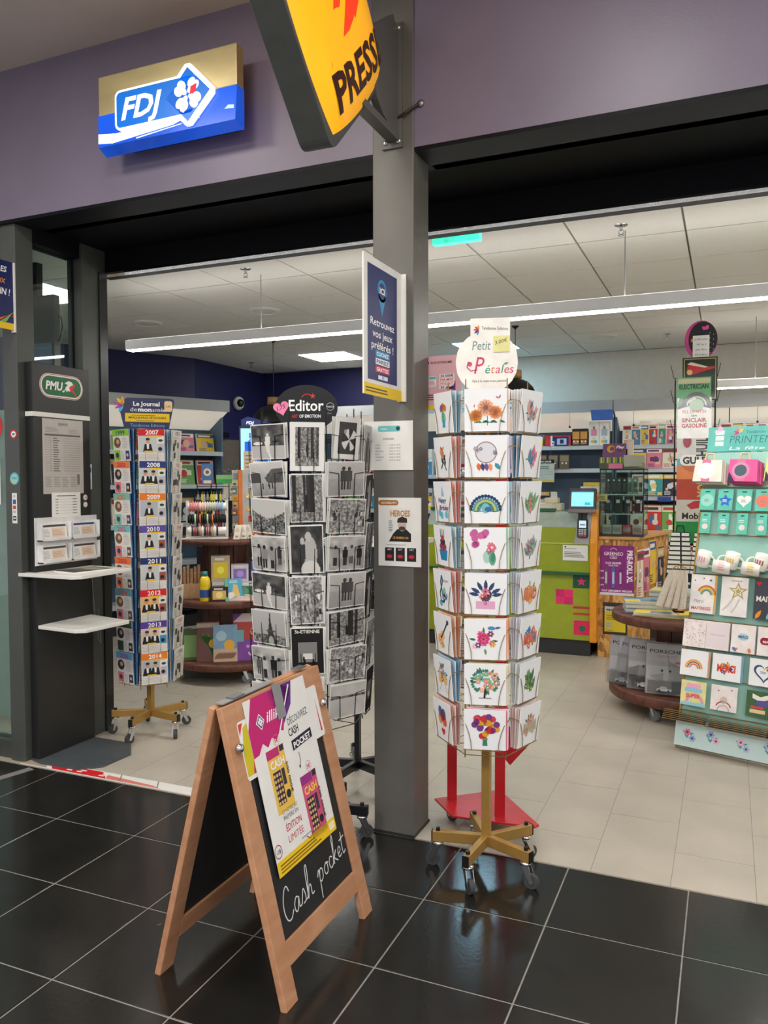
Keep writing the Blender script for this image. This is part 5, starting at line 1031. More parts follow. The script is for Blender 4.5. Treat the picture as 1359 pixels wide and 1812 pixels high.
# magazines in tiers
mrows = [(1.66, .215, 'upper'), (1.372, .24, 'second'), (.955, .34, 'third'), (.62, .26, 'fourth'), (.35, .24, 'lowest')]
for r, (z, h, nm) in enumerate(mrows):
    for k in range(9):
        x = -.86+.155*k+.01*(r % 2); s = 9*r+k*5+1
        item('magazine', .15, h-.01, .006, at(x, BY-.012-.004*(k % 2), z+.003, FRONT, 8), wpaper, 'magazine %s along the %s tier of the magazine wall' % (('first', 'second', 'third', 'fourth', 'fifth', 'sixth', 'seventh', 'eighth', 'ninth')[k], nm), 'magazine', 'magazines on the wall rack', cover(.15, h-.01, s))
bp_ = item('topic_sign', .13, .05, .004, at(-.6, BY-.02, 1.318), pm('sign_mid_blue', (50, 70, 150), .5), 'small blue topic sign on the magazine rack', 'sign')
bb = panel('blue_panel', .22, .12, .004, at(-1.21, BY-.13, 2.16, FRONT, -30), pm('panel_blue', (70, 110, 190), .4, emit=.2), 'blue translucent panel on the lit canopy behind the counter', 'panel')
for x in (-1.55, -.9, .25): tag(MB().tube((x, BY-.1, 2.11), (x, BY-.1, 2.25), .002, 5).lathe([(.001, 2.09), (.014, 2.1), (.001, 2.12)], (x, BY-.1, 0), 8).build('sign_hook', black), 'black hanging sign hook under the canopy at the %s' % {-1.55: 'tobacco shelves', -.9: 'junction of the two shelf units', .25: 'right end of the magazines'}[x], 'hook', 'sign hooks under the canopy')

# ---------------------------------------------------------------- lottery counter
lc = thing('lottery_counter', 'lime green lottery counter with pink squares and orange end panel', 'counter', (-1.7, 7.2, 0))
lime = pm('lime_front', (150, 164, 22), .35, 0, .06, coat=.3); gdk = pm('dark_green', (18, 92, 52), .35, coat=.3); oran = pm('orange_panel', (232, 150, 20), .35, coat=.3)
X0, X1, CY = -2.6, -1.09, 7.05
MB().box(X0, X1, CY+.03, 7.65, .0, .14).build('plinth', anth_d, lc); MB().box(X0, X1, CY, 7.65, .14, 1.13).build('body', lime, lc, bevel=.004)
MB().add([(X0, CY, 1.13), (X1, CY, 1.13), (X1, CY+.12, 1.262), (X0, CY+.12, 1.262), (X0, 7.65, 1.13), (X1, 7.65, 1.13), (X1, 7.65, 1.262), (X0, 7.65, 1.262)], [(0, 1, 2, 3), (7, 6, 5, 4), (0, 4, 5, 1), (1, 5, 6, 2), (2, 6, 7, 3), (3, 7, 4, 0)]).build('sloped_top', pm('pale_green_glass', (176, 190, 176), .15, coat=.5), lc)
MB().box(X0, X1, CY-.06, CY, .722, .742).build('lower_rail', gdk, lc); MB().box(X0, -1.42, CY+.1, CY+.16, 1.262, 1.29).build('top_rail', gdk, lc); MB().box(X0, X1, CY-.008, CY, .984, .992).build('trim_line', pm('pale_lime', (206, 214, 120), .4), lc)
for x0, z0, x1, z1, c, dz in ((-1.239, .60, -1.098, .715, (14, 84, 60), 0), (-1.386, .452, -1.312, .517, (230, 40, 110), 0), (-1.312, .517, -1.238, .583, (230, 40, 110), 0), (-1.386, .517, -1.312, .583, (206, 30, 96), 0), (-1.312, .452, -1.238, .517, (206, 30, 96), 0), (-1.235, .42, -1.095, .44, (200, 40, 60), 0), (-1.235, .365, -1.095, .383, (200, 40, 60), 0), (-1.228, .19, -1.092, .315, (220, 30, 90), 0)):
    MB().box(x0, x1, CY-.003, CY, z0, z1).build('inlay_panel', pm('inlay_%d_%d_%d' % c, c, .35), lc)
sp_ = PR(); sp_.star(-1.165, .658, .042, (230, 40, 120), 1); q = sp_.build('star_print', None, at(0, CY-.0033, 0)); attach(q, lc); sp_ = PR(); sp_.circ(-1.155, .247, .03, (40, 110, 70), 1, ry=.026); q = sp_.build('dot_print', None, at(0, CY-.0033, 0)); attach(q, lc)
MB(FR((-1.03, CY-.02, 0), (1, 0, 0))).prism([(0, .13), (.55, .13), (.55, 1.2), (.12, 1.27), (.07, 1.29), (.02, 1.24), (-.015, 1.0), (-.02, .5)], -.06, 0).build('end_panel', oran, lc, bevel=.006)
tg_ = thing('terminal_stand', 'grey payment terminal holder on the lottery counter', 'stand', (-1.17, 6.98, 1.1)); MB(at(-1.16, 7.035, .99, FRONT, 0)).prism([(-.07, 0), (.06, 0), (.08, .25), (-.03, .27)], -.014, 0).build('back_plate', greyp, tg_)
cm = thing('customer_screen', 'small blue customer touchscreen above the lottery counter', 'screen', (-1.14, 6.98, 1.29))
A = at(-1.15, 6.95, 1.295, FRONT, 14); MB(A).prism(rrect(-.115, .0, .115, .185, .012), -.03, 0).build('housing', black, cm, bevel=.003); MB(A).box(-.115, .115, -.03, 0, -.035, .004).build('base_lip', pm('mauve_plastic', (110, 96, 100), .4), cm); MB().box(-1.19, -1.12, 7.0, 7.1, 1.2, 1.36).build('mount', anth_d, cm)
o = MB(A).box(-.095, .095, .022, .163, 0, .001).build('display', black, cm); p = PR(); p.rect(-.093, .024, .093, .148, (120, 214, 240)); p.rect(-.093, .148, .093, .161, (26, 60, 100)); p.rect(.02, .035, .068, .06, (40, 150, 160), 2); p.rect(.072, .035, .085, .045, (70, 170, 190), 2); p.rect(.072, .05, .085, .06, (70, 170, 190), 2); q = p.build('screen_image', None, A @ Matrix.Translation((0, 0, .0012)), SCREEN); attach(q, o)
pt = thing('payment_terminal', 'black card payment terminal in its holder', 'card reader', (-1.15, 7.0, 1.04)); A = at(-1.155, 7.018, 1.045, FRONT, 6)
MB(A).prism(rrect(-.045, 0, .045, .165, .015), -.018, .012).build('body', black, pt, bevel=.004); o = MB(A).box(-.03, .03, .085, .148, .012, .0125).build('display', black, pt); p = PR(); p.rect(-.03, .085, .03, .148, (170, 190, 206)); p.rect(-.022, .105, .022, .12, (90, 110, 130), 2); q = p.build('screen_image', None, A @ Matrix.Translation((0, 0, .0128)), SCREEN); attach(q, o)
for j in range(4):
    for i in range(3): MB(A).box(-.032+.023*i, -.014+.023*i, .01+.017*j, .022+.017*j, .012, .015).build('key', pm('key_%d' % (j == 0), (190, 190, 190) if j else (200, 80, 60), .5), pt)
MB().path([(-1.155, 7.0, 1.2), (-1.16, 6.99, 1.25), (-1.15, 6.97, 1.30)], .004, 6).build('lead', black, pt)
nt_ = panel('notice', .215, .135, .001, at(-1.22, CY-.009, .84), wpaper, 'white printed notice on the lime counter front', 'paper'); p = PR(); p.lines(-.095, .03, .095, .085, 4, (110, 120, 116)); p.lines(-.095, .1, .05, .115, 1, (160, 160, 160)); p.circ(-.085, .12, .008, (40, 70, 60)); p.build('print', nt_)
lp_ = item('slip_box', .2, .22, .12, at(-1.13, 7.35, 1.265), pm('box_white', (236, 232, 226), .5), 'white and orange lottery slip box behind the touchscreen', 'box', None, lambda p: (p.rect(-.07, .03, .075, .17, (240, 180, 70)), p.text('LOTO', .0, .095, .04, (226, 90, 40), 3, .03, w=.12), p.rect(-.07, .03, .075, .08, (226, 206, 190), 2)))
item('roll_box', .22, .36, .12, at(-1.16, 7.75, 1.16), pm('box_yellow2', (236, 200, 60), .5), 'yellow and red box lettered ROLL behind the counter', 'box', None, lambda p: (p.rect(-.11, 0, .11, .13, (240, 236, 230)), p.add([(-.03, .0), (.11, .0), (.0, .1), (-.11, .11)], (214, 60, 50), 2), p.text('ROLL', .04, .165, .035, (60, 60, 40), 3, .02, w=.12), p.circ(-.02, .27, .06, (90, 170, 80), 2), p.circ(-.08, .26, .05, (230, 110, 60), 3)))
MB().box(-1.29, -1.04, 7.68, 7.92, 0, 1.158).build('box_stand', shm, None); tag(bpy.data.objects['box_stand'], 'pale side shelf carrying the yellow box behind the counter', 'shelf')
sc_ = thing('till_roll_printer', 'cream ticket printer with a curled slip on the counter', 'printer', (-1.5, 7.4, 1.262)); MB().box(-1.62, -1.4, 7.34, 7.5, 1.262, 1.33).box(-1.56, -1.44, 7.36, 7.48, 1.33, 1.38).build('body', pm('cream_plastic', (226, 214, 190), .5), sc_, bevel=.008)
p_ = MB(at(-1.47, 7.36, 1.38, FRONT, -20)).box(-.03, .03, 0, .06, -.001, 0).build('slip', wpaper, sc_)

# ---------------------------------------------------------------- OSB counter and display case
osb = osbmat()
oc = thing('osb_counter', 'chipboard counter with a wooden top beside the lottery counter', 'counter', (-.85, 7.4, 0))
fp = [(-1.03, 7.1), (-.715, 7.1), (-.52, 8.1), (-1.03, 8.1)]
MB().prism(fp, 0, 1.03).build('body', osb, oc); MB().prism([(-1.028, 7.08), (-.70, 7.08), (-.49, 8.12), (-1.028, 8.12)], 1.03, 1.055).build('wooden_top', woodmat('pale_wood', (196, 140, 78), (214, 164, 100), .4, 6), oc, bevel=.004)
q = panel('counter_poster', .285, .43, .002, at(-.873, 7.098, .548), pm('poster_purple', (140, 44, 130), .35), 'purple poster with three tubes on the chipboard counter', 'poster', r=.015); p = PR(); W_ = (246, 240, 246)
p.text('GREENEO', -.03, .345, .03, W_, 2, .01, w=.16); p.text('CBD', -.03, .315, .022, W_, 2, 0, w=.06); p.ring(-.03, .38, .03, .004, W_, 2, 20, 160); p.text('PLUS GRAND', -.03, .27, .018, W_, 2, .02, w=.13); p.text('PLUS FUN', -.03, .25, .014, W_, 2, .02, w=.08); p.text('PRE-ROLL XL', .085, .39, .045, W_, 2, .04, al='L', w=.28, rot=-90)
for x, c, h_ in ((-.09, (90, 110, 70), .14), (-.03, (70, 110, 190), .18), (.03, (110, 40, 90), .14)): p.rr(x-.012, .065+.09-h_/2, x+.012, .065+.09+h_/2, .01, c, 3); p.rect(x-.008, .1, x+.008, .2, (200, 206, 214), 4)
p.rect(-.142, 0, .142, .022, (226, 222, 226), 2); p.text('TOUT SIMPLEMENT MEILLEUR', 0, .03, .016, W_, 2, .03, w=.26); 
for i in range(3): p.text(('100%', '1,2G', '100%')[i], -.125, .2-.06*i, .014, W_, 2, .01, w=.035)
p.build('print', q)
q = panel('framed_notice', .205, .28, .006, at(-.885, 7.097, .203), pm('notice_brown', (50, 40, 28), .5), 'yellow notice in a dark frame low on the chipboard counter', 'notice'); p = PR(); p.rect(-.088, .025, .088, .245, (214, 190, 40)); p.rect(-.088, .2, .088, .245, (200, 200, 190), 2); p.text('epsil', -.03, .21, .022, (30, 30, 30), 3, .03, w=.09); p.lines(-.075, .13, .03, .18, 3, (130, 116, 30), 2); p.rect(-.075, .06, -.03, .11, (180, 176, 140), 2); p.lines(-.075, .035, .0, .045, 1, (90, 80, 20), 2); p.build('print', q)
sn = Vector((.981, -.191, 0))
for k, (t, zz, hh) in enumerate(((.12, .52, .42), (.3, .55, .4), (.48, .6, .4), (.75, .5, .42))):
    b0 = Vector((-.715, 7.1, zz))+Vector((.191, .981, 0))*t; q = panel('side_poster', .2, hh, .002, FR(b0+sn*.003, sn), wpaper, '%s poster along the side of the chipboard counter' % ('first pale', 'second reddish', 'third yellow', 'fourth dark')[k], 'poster', 'posters on the counter side'); p = PR(); cover(.2, hh, (3, 6, 1, 4)[k])(p); p.build('print', q)
dc = thing('display_case', 'glass display case of vaping goods on the chipboard counter', 'display case', (-.83, 7.4, 1.055))
cx0, cx1, cy0, cy1 = -1.03, -.66, 7.13, 7.5
MB().box(cx0, cx1, cy0, cy1, 1.056, 1.07).build('base', anth_d, dc); MB().box(cx0, cx1, cy0, cy1, 1.63, 1.638).build('lid', glass, dc); MB().box(cx0, cx1, cy0, cy0+.008, 1.63, 1.642).box(cx0, cx0+.008, cy0, cy1, 1.63, 1.642).box(cx1-.008, cx1, cy0, cy1, 1.63, 1.642).build('lid_frame', black, dc)
for x in (cx0, cx1-.008):
    for y in (cy0, cy1-.008): MB().box(x, x+.008, y, y+.008, 1.07, 1.63).build('corner_post', black, dc)
MB().box(cx0+.008, cx1-.008, cy0, cy0+.004, 1.07, 1.63).build('front_glass', glass, dc); MB().box(cx1-.004, cx1, cy0+.008, cy1-.008, 1.07, 1.63).build('side_glass', glass, dc); MB().box(cx0, cx0+.004, cy0+.008, cy1-.008, 1.07, 1.63).build('side_glass', glass, dc)
MB().box(cx0+.008, cx1-.008, cy1-.01, cy1-.004, 1.07, 1.63).build('back_glass', glass, dc)
for z in (1.25, 1.42): MB().box(cx0+.008, cx1-.008, cy0+.06, cy1-.012, z-.008, z).build('shelf', shm, dc)
for k in range(7): item('vape_box', .036, .145, .03, at(cx0+.06+.045*k, cy0+.12, 1.421), pm('vape_%d' % (0 if k < 3 else k), ((44, 46, 48), (44, 46, 48), (44, 46, 48), (30, 28, 28), (120, 160, 120), (120, 160, 120), (206, 206, 200))[k], .4), '%s small vaping box on the upper case shelf' % ('first black', 'second black', 'third black', 'plain black', 'first green', 'second green', 'white')[k], 'box', 'vaping boxes in the case', lambda p, k=k: (p.rect(-.014, .02, .014, .1, (70, 74, 78) if k < 4 else (60, 90, 60)), p.circ(0, .12, .008, (230, 230, 230), 2)))
for k in range(4): item('vape_pack', .07, .15, .02, at(cx0+.06+.085*k, cy0+.13, 1.251), pm('display_black', (40, 34, 30), .4), '%s dark hanging pack on the middle case shelf' % ORD[k].replace('top', 'first'), 'pack', 'dark packs in the case', lambda p, k=k: (p.rect(-.02, .09, .01, .12, (230, 230, 232)), p.rect(.015, .02, .026, .11, ((90, 130, 160), (60, 60, 60), (200, 190, 190), (220, 220, 222))[k])))
for k in range(4): item('small_box', .075, .08, .06, at(cx0+.055+.085*k, cy0+.08, 1.071), pm('smallbox_%d' % k, ((206, 200, 180), (200, 196, 186), (190, 60, 60), (206, 170, 170))[k], .5), '%s little box on the floor of the case' % ('first cream', 'second cream', 'red', 'pink')[k], 'box', 'little boxes in the case', lambda p, k=k: p.rect(-.03, .02, .03, .06, (170, 150, 150)))
item('counter_display', .2, .1, .1, at(-.95, 7.25, 1.643), pm('disp_olive', (110, 110, 60), .5), 'open display tray of coloured pens on the glass case', 'display', None, lambda p: (p.rect(-.1, 0, -.03, .05, (80, 86, 60)), p.rect(-.02, 0, .1, .045, (226, 120, 160)), [p.rect(-.09+.018*i, .05, -.078+.018*i, .1, ((200, 180, 60), (110, 160, 60), (60, 60, 120))[i % 3], 2) for i in range(11)]))
item('header_card', .2, .13, .004, at(-.93, 7.28, 1.743, FRONT, 20), pm('card_mauve', (110, 70, 110), .5), 'purple header card behind the pen tray', 'sign', None, lambda p: (p.circ(-.03, .08, .035, (206, 150, 40)), p.circ(-.02, .08, .02, (110, 70, 110), 2), p.text('Play', .05, .085, .025, (240, 236, 230), 3, .02, .2, w=.07), p.text('RAW', .05, .055, .02, (60, 40, 40), 3, .02, w=.05)))
item('counter_display', .16, .05, .1, at(-.75, 7.25, 1.643), pm('disp_sage', (130, 136, 90), .5), 'low green tray of grey sachets on the glass case', 'display')
for k in range(9): item('sachet', .05, .1, .005, at(-.81+.015*k, 7.2+.006*k, 1.66, (.3, -.95, 0), 6), pm('sachet_grey', (150, 150, 136), .4), 'grey sachets standing in the low green tray', 'sachet', 'grey sachets on the case')
item('scratch_card_tower', .05, .2, .04, at(-.80, 7.35, 1.70), pm('pale_tower', (206, 196, 186), .5), 'slim pale card tower rising behind the sachets', 'display', None, lambda p: p.rect(-.02, .02, .02, .18, (220, 200, 180)))
MB().box(-.86, -.74, 7.3, 7.42, 1.643, 1.698).build('tower_foot', shm, bpy.data.objects['scratch_card_tower'])
nt2 = panel('price_note', .075, .06, .001, at(-1.0, 7.128, 1.36), pm('note_olive', (170, 170, 110), .6), 'olive price note on the corner of the glass case', 'note'); p = PR(); p.lines(-.03, .015, .03, .05, 3, (80, 80, 60)); p.build('print', nt2)

# ---------------------------------------------------------------- cable-drum tables
def drum(label, cx, cy, tiers, core_r, zc):
    T = thing('drum_table', label, 'table', (cx, cy, 0))
    for z0, z1, r in tiers:
        t = MB().lathe([(.001, z0), (r*.6, z0), (r-.01, z0), (r, z0+.01), (r, z1-.01), (r-.01, z1), (r*.6, z1), (.001, z1)], (cx, cy, 0), 48).build('tier', drumw, T)
        for k in range(6):
            y = -r*.83+k*r*.33; h = math.sqrt(max(.01, r*r-y*y))-.02; MB().box(cx-h, cx+h, cy+y-.002, cy+y+.002, z1-.001, z1+.0008).build('plank_joint', pm('joint_dark', (40, 22, 16), .7), t)
    for k in range(len(tiers)-1):
        for i in range(12):
            a = 2*math.pi*i/12; MB(Matrix.Translation((cx, cy, 0)) @ Matrix.Rotation(a, 4, 'Z')).box(core_r-.02, core_r, -core_r*.25, core_r*.25, tiers[k][1], tiers[k+1][0]).build('stave', drumw, T)
    for i in range(4):
        a = math.radians(zc+90*i); r = tiers[0][2]-.09; caster(T, cx+r*math.cos(a), cy+r*math.sin(a), a+1.2, .04, tiers[0][0], pm('wheel_grey', (120, 126, 130), .6))
    return T
LX, LY = -3.67, 5.36
drum('three tier dark red cable drum table behind the year journals', LX, LY, [(.11, .165, .46), (.585, .64, .45), (1.06, 1.10, .42)], .2, -38)
CD = Vector((-LX, -LY, 0)).normalized(); CR = Vector((-CD.y, CD.x, 0)); CR = CR if CR.x > 0 else -CR
def onL(s, f, z, tilt=0, yaw=0):
    """on the left drum: s metres to the camera's right of its axis, f metres towards the camera"""
    n = Matrix.Rotation(math.radians(yaw), 3, 'Z') @ CD; return FR(Vector((LX, LY, z))+CR*s+CD*f, n, tilt)
# lower tier: activity pads standing up
for k, (s, f, w, h, c, lab, dr) in enumerate(((-.28, .24, .16, .24, (90, 110, 60), 'green pad at the left of the lower drum tier', None), (-.16, .31, .17, .3, (112, 60, 50), 'brown and green fruit pad on the lower drum tier', 0), (-.03, .34, .18, .28, (120, 160, 190), 'blue and orange fairy tale pad on the lower drum tier', 1), (.14, .33, .22, .36, (130, 70, 160), 'purple and red creative set on the lower drum tier', 2), (.30, .26, .12, .34, (60, 140, 130), 'teal edged pad at the right of the lower drum tier', None))):
    def dr_(p, dr=dr, w=w, h=h, k=k):
        if dr == 0: p.rect(-w/2, h*.86, w/2, h*.97, (190, 176, 160)); [p.leaf(.02, h*.15+.01*i, .12, 40+12*i, (90, 140, 60) if i % 2 else (60, 110, 50), 2) for i in range(9)]; p.circ(.04, h*.45, .035, (226, 170, 60), 3)
        elif dr == 1: p.rect(-w/2, 0, w/2, h*.35, (206, 180, 150)); p.circ(.03, h*.45, .04, (236, 180, 60), 2); p.circ(-.03, h*.7, .04, (170, 200, 220), 2); [p.leaf(-.08+.02*i, .02, .07, 50, (150, 110, 90), 3) for i in range(7)]
        elif dr == 2: p.rect(-w/2, h*.45, w/2, h*.82, (180, 70, 60)); p.rect(-w/2, h*.82, w/2, h, (200, 190, 190), 1); p.add([(-w/2, h*.82), (-.04, h), (-w/2, h)], (110, 60, 140), 2); p.rect(-.09, h*.4, -.03, h*.65, (110, 170, 180), 2); p.ring(.05, h*.62, .03, .005, (230, 190, 170), 3); p.ring(.03, h*.18, .03, .012, (226, 200, 226), 3, 180, 400); p.star(0, h*.3, .018, (210, 170, 220), 3)
        else: p.rect(-w*.4, h*.1, w*.4, h*.8, (150, 190, 120))
    item('activity_pad', w, h, .02, onL(s, f, .167, 10), pm('pad_%d_%d_%d' % c, c, .35, coat=.4), lab, 'pad', 'activity pads on the drum', dr_)
item('paper_bag', .12, .2, .1, onL(-.36, .05, .167), pm('bag_white', (214, 220, 224), .5), 'white bag at the back left of the lower drum tier', 'bag', None, lambda p: p.rect(-.05, .03, .05, .12, (150, 190, 200)))
# middle tier
wbx = woodmat('box_wood', (196, 150, 110), (214, 172, 134), .6, 9); t = thing('wooden_crate', 'light wooden crate of sticks on the middle drum tier', 'crate', tuple(onL(-.29, .26, .641).translation)); A = onL(-.29, .26, .641)
MB(A).box(-.09, .09, 0, .01, -.1, 0).box(-.09, .09, 0, .12, -.005, 0).box(-.09, .09, 0, .2, -.1, -.095).box(-.09, -.085, 0, .17, -.1, 0).box(.085, .09, 0, .17, -.1, 0).build('box', wbx, t)
for i in range(6): MB(A).box(-.08+.027*i, -.06+.027*i, .012, .23+.015*(i % 3), -.07, -.05).build('stick', wbx, t)
t = thing('drinking_bottle', 'yellow drinking bottle with teal cap on the drum', 'bottle', tuple(onL(-.175, .37, .641).translation)); A = Matrix.Translation(onL(-.175, .37, .641).translation)
MB(A).lathe([(.001, 0), (.038, 0), (.04, .01), (.04, .14), (.036, .17), (.022, .19), (.001, .19)], n=20).build('body', pm('bottle_yellow', (240, 206, 20), .3, coat=.4), t); MB(A).lathe([(.001, .225), (.02, .225), (.022, .19), (.001, .19)], n=16).build('cap', pm('cap_teal', (40, 140, 140), .4), t); MB(A).lathe([(.0405, .03), (.0405, .09)], n=20).build('blue_band', pm('band_blue', (50, 90, 160), .4), t)
for k, (s, f, z, w, h, c, c2, lab) in enumerate(((-.07, .42, .641, .13, .11, (60, 34, 34), (226, 190, 110), 'dark brown gift box at the front of the middle tier'), (-.06, .32, .777, .14, .2, (196, 180, 150), (236, 206, 60), 'beige boxed mug with yellow picture on the drum'), (.085, .32, .777, .13, .13, (214, 206, 222), (150, 120, 190), 'lilac boxed mug on the drum'), (.21, .29, .777, .11, .2, (40, 36, 60), (110, 130, 190), 'dark blue figure box on the drum'), (-.05, .33, .641, .15, .135, (222, 222, 226), (60, 70, 80), 'white window box under the beige mug box'), (.115, .33, .641, .17, .135, (206, 210, 206), (70, 120, 90), 'white window box with green toy'), (.255, .28, .641, .1, .135, (226, 226, 226), (90, 110, 120), 'narrow white window box at the right'))):
    item('gift_box', w, h, .1, onL(s, f, z), pm('gb_%d_%d_%d' % c, c, .4), lab, 'box', 'boxed gifts on the drum', lambda p, w=w, h=h, c2=c2: (p.rect(-w*.38, h*.15, w*.38, h*.75, c2), p.circ(0, h*.45, w*.2, tuple(min(255, v+40) for v in c2), 2), p.rect(-w*.3, h*.82, w*.2, h*.92, (230, 230, 226), 2)))
item('picture_book', .13, .17, .02, onL(.04, .415, .641, 12, 12), pm('bk_blue', (80, 170, 206), .35), 'light blue picture book leaning on the middle tier', 'book', None, lambda p: (p.add([(-.02, .02), (.05, .02), (.03, .12), (.0, .13)], (226, 190, 110)), p.rect(-.065, 0, -.045, .17, (110, 190, 120), 2), p.lines(-.03, .14, .05, .16, 2, (240, 240, 240), 2), p.circ(-.02, .04, .03, (236, 226, 216), 2)))
for k in range(6):
    A = Matrix.Translation(Vector((LX, LY, .642+.006*k))+CR*(.12+.012*k)+CD*(.395-.012*k)) @ Matrix.Rotation(math.atan2(CR.y, CR.x)+.1*(k-2), 4, 'Z'); o = MB(A).box(-.15, .15, -.05, .05, 0, .005).build('comic', wpaper); tag(o, 'colourful comic in the flat pile on the middle tier, layer %s from below' % ('one', 'two', 'three', 'four', 'five', 'six')[k], 'comic', 'flat comics on the drum'); p = PR(); R = random.Random(k); p.rect(-.15, -.05, .15, .05, PALS[(k*3) % 8][0]); [p.rect(x, -.04, x+.05, .04, R.choice(((240, 200, 40), (214, 60, 50), (240, 230, 210), (226, 140, 60))), 2) for x in (-.14, -.07, 0, .08)]; q = p.build('print', None, A @ Matrix.Translation((0, 0, .0052))); attach(q, o)
for k in range(3):
    A = Matrix.Translation(Vector((LX, LY, .642+.004*k))+CR*(.33+.01*k)+CD*.2) @ Matrix.Rotation(math.atan2(CR.y, CR.x)-.3+.15*k, 4, 'Z'); o = MB(A).box(-.07, .07, -.05, .05, 0, .0035).build('leaflet', pm('leaf_pink', (226, 150, 140), .5)); tag(o, 'pink leaflets fanned at the right of the middle tier', 'leaflet', 'pink leaflets on the drum')
# top tier: bracelet rolls
bd = thing('bracelet_display', 'white three roll bracelet stand on the top drum tier', 'display', tuple(onL(-.16, .2, 1.101).translation)); A = onL(-.16, .2, 1.101); wv = pm('white_velvet', (226, 222, 216), .9); kv = pm('black_velvet', (20, 20, 20), .9)
for s in (-1, 1): MB(A).prism([(s*.15-.012, 0), (s*.15+.012, 0), (s*.15+.012, .29), (s*.15-.012, .29)], -.12, -.09).build('side_post', wv, bd)
MB(A).box(-.16, .16, 0, .012, -.14, .06).build('base', wv, bd)
cols_ = [((230, 130, 130), (240, 200, 190), (200, 200, 180), (150, 190, 220)), ((24, 24, 24), (30, 30, 30), (190, 226, 190), (60, 40, 40), (206, 120, 60)), ((250, 240, 236), (40, 36, 36), (190, 40, 70), (90, 60, 50), (200, 170, 130))]
for j, (y, zf) in enumerate(((.245, -.06), (.15, -.02), (.06, .02))):
    MB(A).tube((-.145, y, zf), (.145, y, zf), .03, 16).build('roll', kv if j == 1 else wv, bd)
    for k in range(14):
        x = -.125+.0185*k
        if (j, k) in ((1, 12), (1, 13), (2, 12), (2, 13)): continue
        c = cols_[j][(k*len(cols_[j])//14) if j == 0 else (k % len(cols_[j]))]
        o = MB(A).torus((x, y, zf), .035, .0065, (1, 0, 0), 14, 5).build('bracelet', pm('br_%d_%d_%d' % c, c, .5)); tag(o, 'bracelets on the %s roll of the bracelet stand' % ('top', 'middle', 'bottom')[j], 'bracelet', 'bracelets on the %s roll' % ('top', 'middle', 'bottom')[j])
for k in range(3): item('easel_card', .05, .12, .006, onL(.06+.055*k, .33-.03*k, 1.101, 28, -20+25*k), pm('card_beige', (206, 196, 180), .6), '%s little beige card stand on the top drum tier' % ('left', 'middle', 'right')[k], 'card stand', 'little card stands', lambda p: (p.lines(-.018, .06, .018, .1, 4, (150, 140, 130)), p.rect(-.012, .015, .012, .03, (130, 120, 110))))
item('price_card', .14, .1, .001, FLAT(tuple(onL(-.3, .24, 1.1015).translation), 30), wpaper, 'white price card lying at the left edge of the top tier', 'card')
# keyring rack and things on it
kr = thing('keyring_rack', 'black wire keyring rack on the top drum tier', 'rack', tuple(onL(-.11, -.05, 1.101).translation)); A = onL(-.11, -.05, 1.101)
m = MB(A)
for x in (-.13, -.02, .02, .12): m.tube((x, 0, -.02), (x, .42, -.02), .004, 6)
for y in (.02, .12, .2, .3, .4): m.tube((-.13, y, -.02), (.12, y, -.02), .003, 5); m.tube((-.13, y, -.02), (-.13, y, -.12), .003, 5)
m.box(-.14, .13, 0, .008, -.14, .06); m.build('wire_frame', blackm, kr)
R = random.Random(3)
for k in range(30):
    x, y = -.12+.024*(k % 10)+R.uniform(-.006, .006), .36-.115*(k//10); c = R.choice(((180, 178, 176), (60, 56, 54), (190, 60, 60), (206, 196, 60), (150, 140, 130), (220, 220, 220)))
    o = MB(A).torus((x, y-.012, -.005), .01, .0015, (1, 0, 0), 10, 4); o.box(x-.009, x+.009, y-.065-R.uniform(0, .015), y-.022, -.011, .0); o = o.build('keyring', pm('kr_%d_%d_%d' % c, c, .35, .3)); tag(o, 'small metal keyrings hanging on the %s bar of the wire rack' % ('top', 'middle', 'lowest')[k//10], 'keyring', 'keyrings on the %s bar' % ('top', 'middle', 'lowest')[k//10])
item('bottle_card', .09, .16, .006, onL(-.16, -.06, 1.525, 0), pm('card_teal', (60, 100, 140), .5), 'teal bottle shaped display card on the keyring rack', 'sign', None, lambda p: (p.circ(0, .09, .03, (206, 190, 170)), p.circ(0, .09, .015, (110, 80, 70), 2), p.rect(-.03, 0, .03, .025, (206, 196, 186), 2)))
item('gift_carton', .18, .07, .12, onL(.0, -.06, 1.523, 0), pm('carton_green', (50, 140, 70), .45), 'green carton with clear bags on the keyring rack', 'box', None, lambda p: p.rect(-.09, .035, .09, .07, (120, 170, 110)))
o = MB(onL(.0, -.1, 1.594, 0)).ball((-.03, .03, -.02), .05, sy=.6).ball((.05, .025, .0), .045, sy=.55).build('clear_bag', wrap); tag(o, 'crumpled clear bags on the green carton', 'bag')
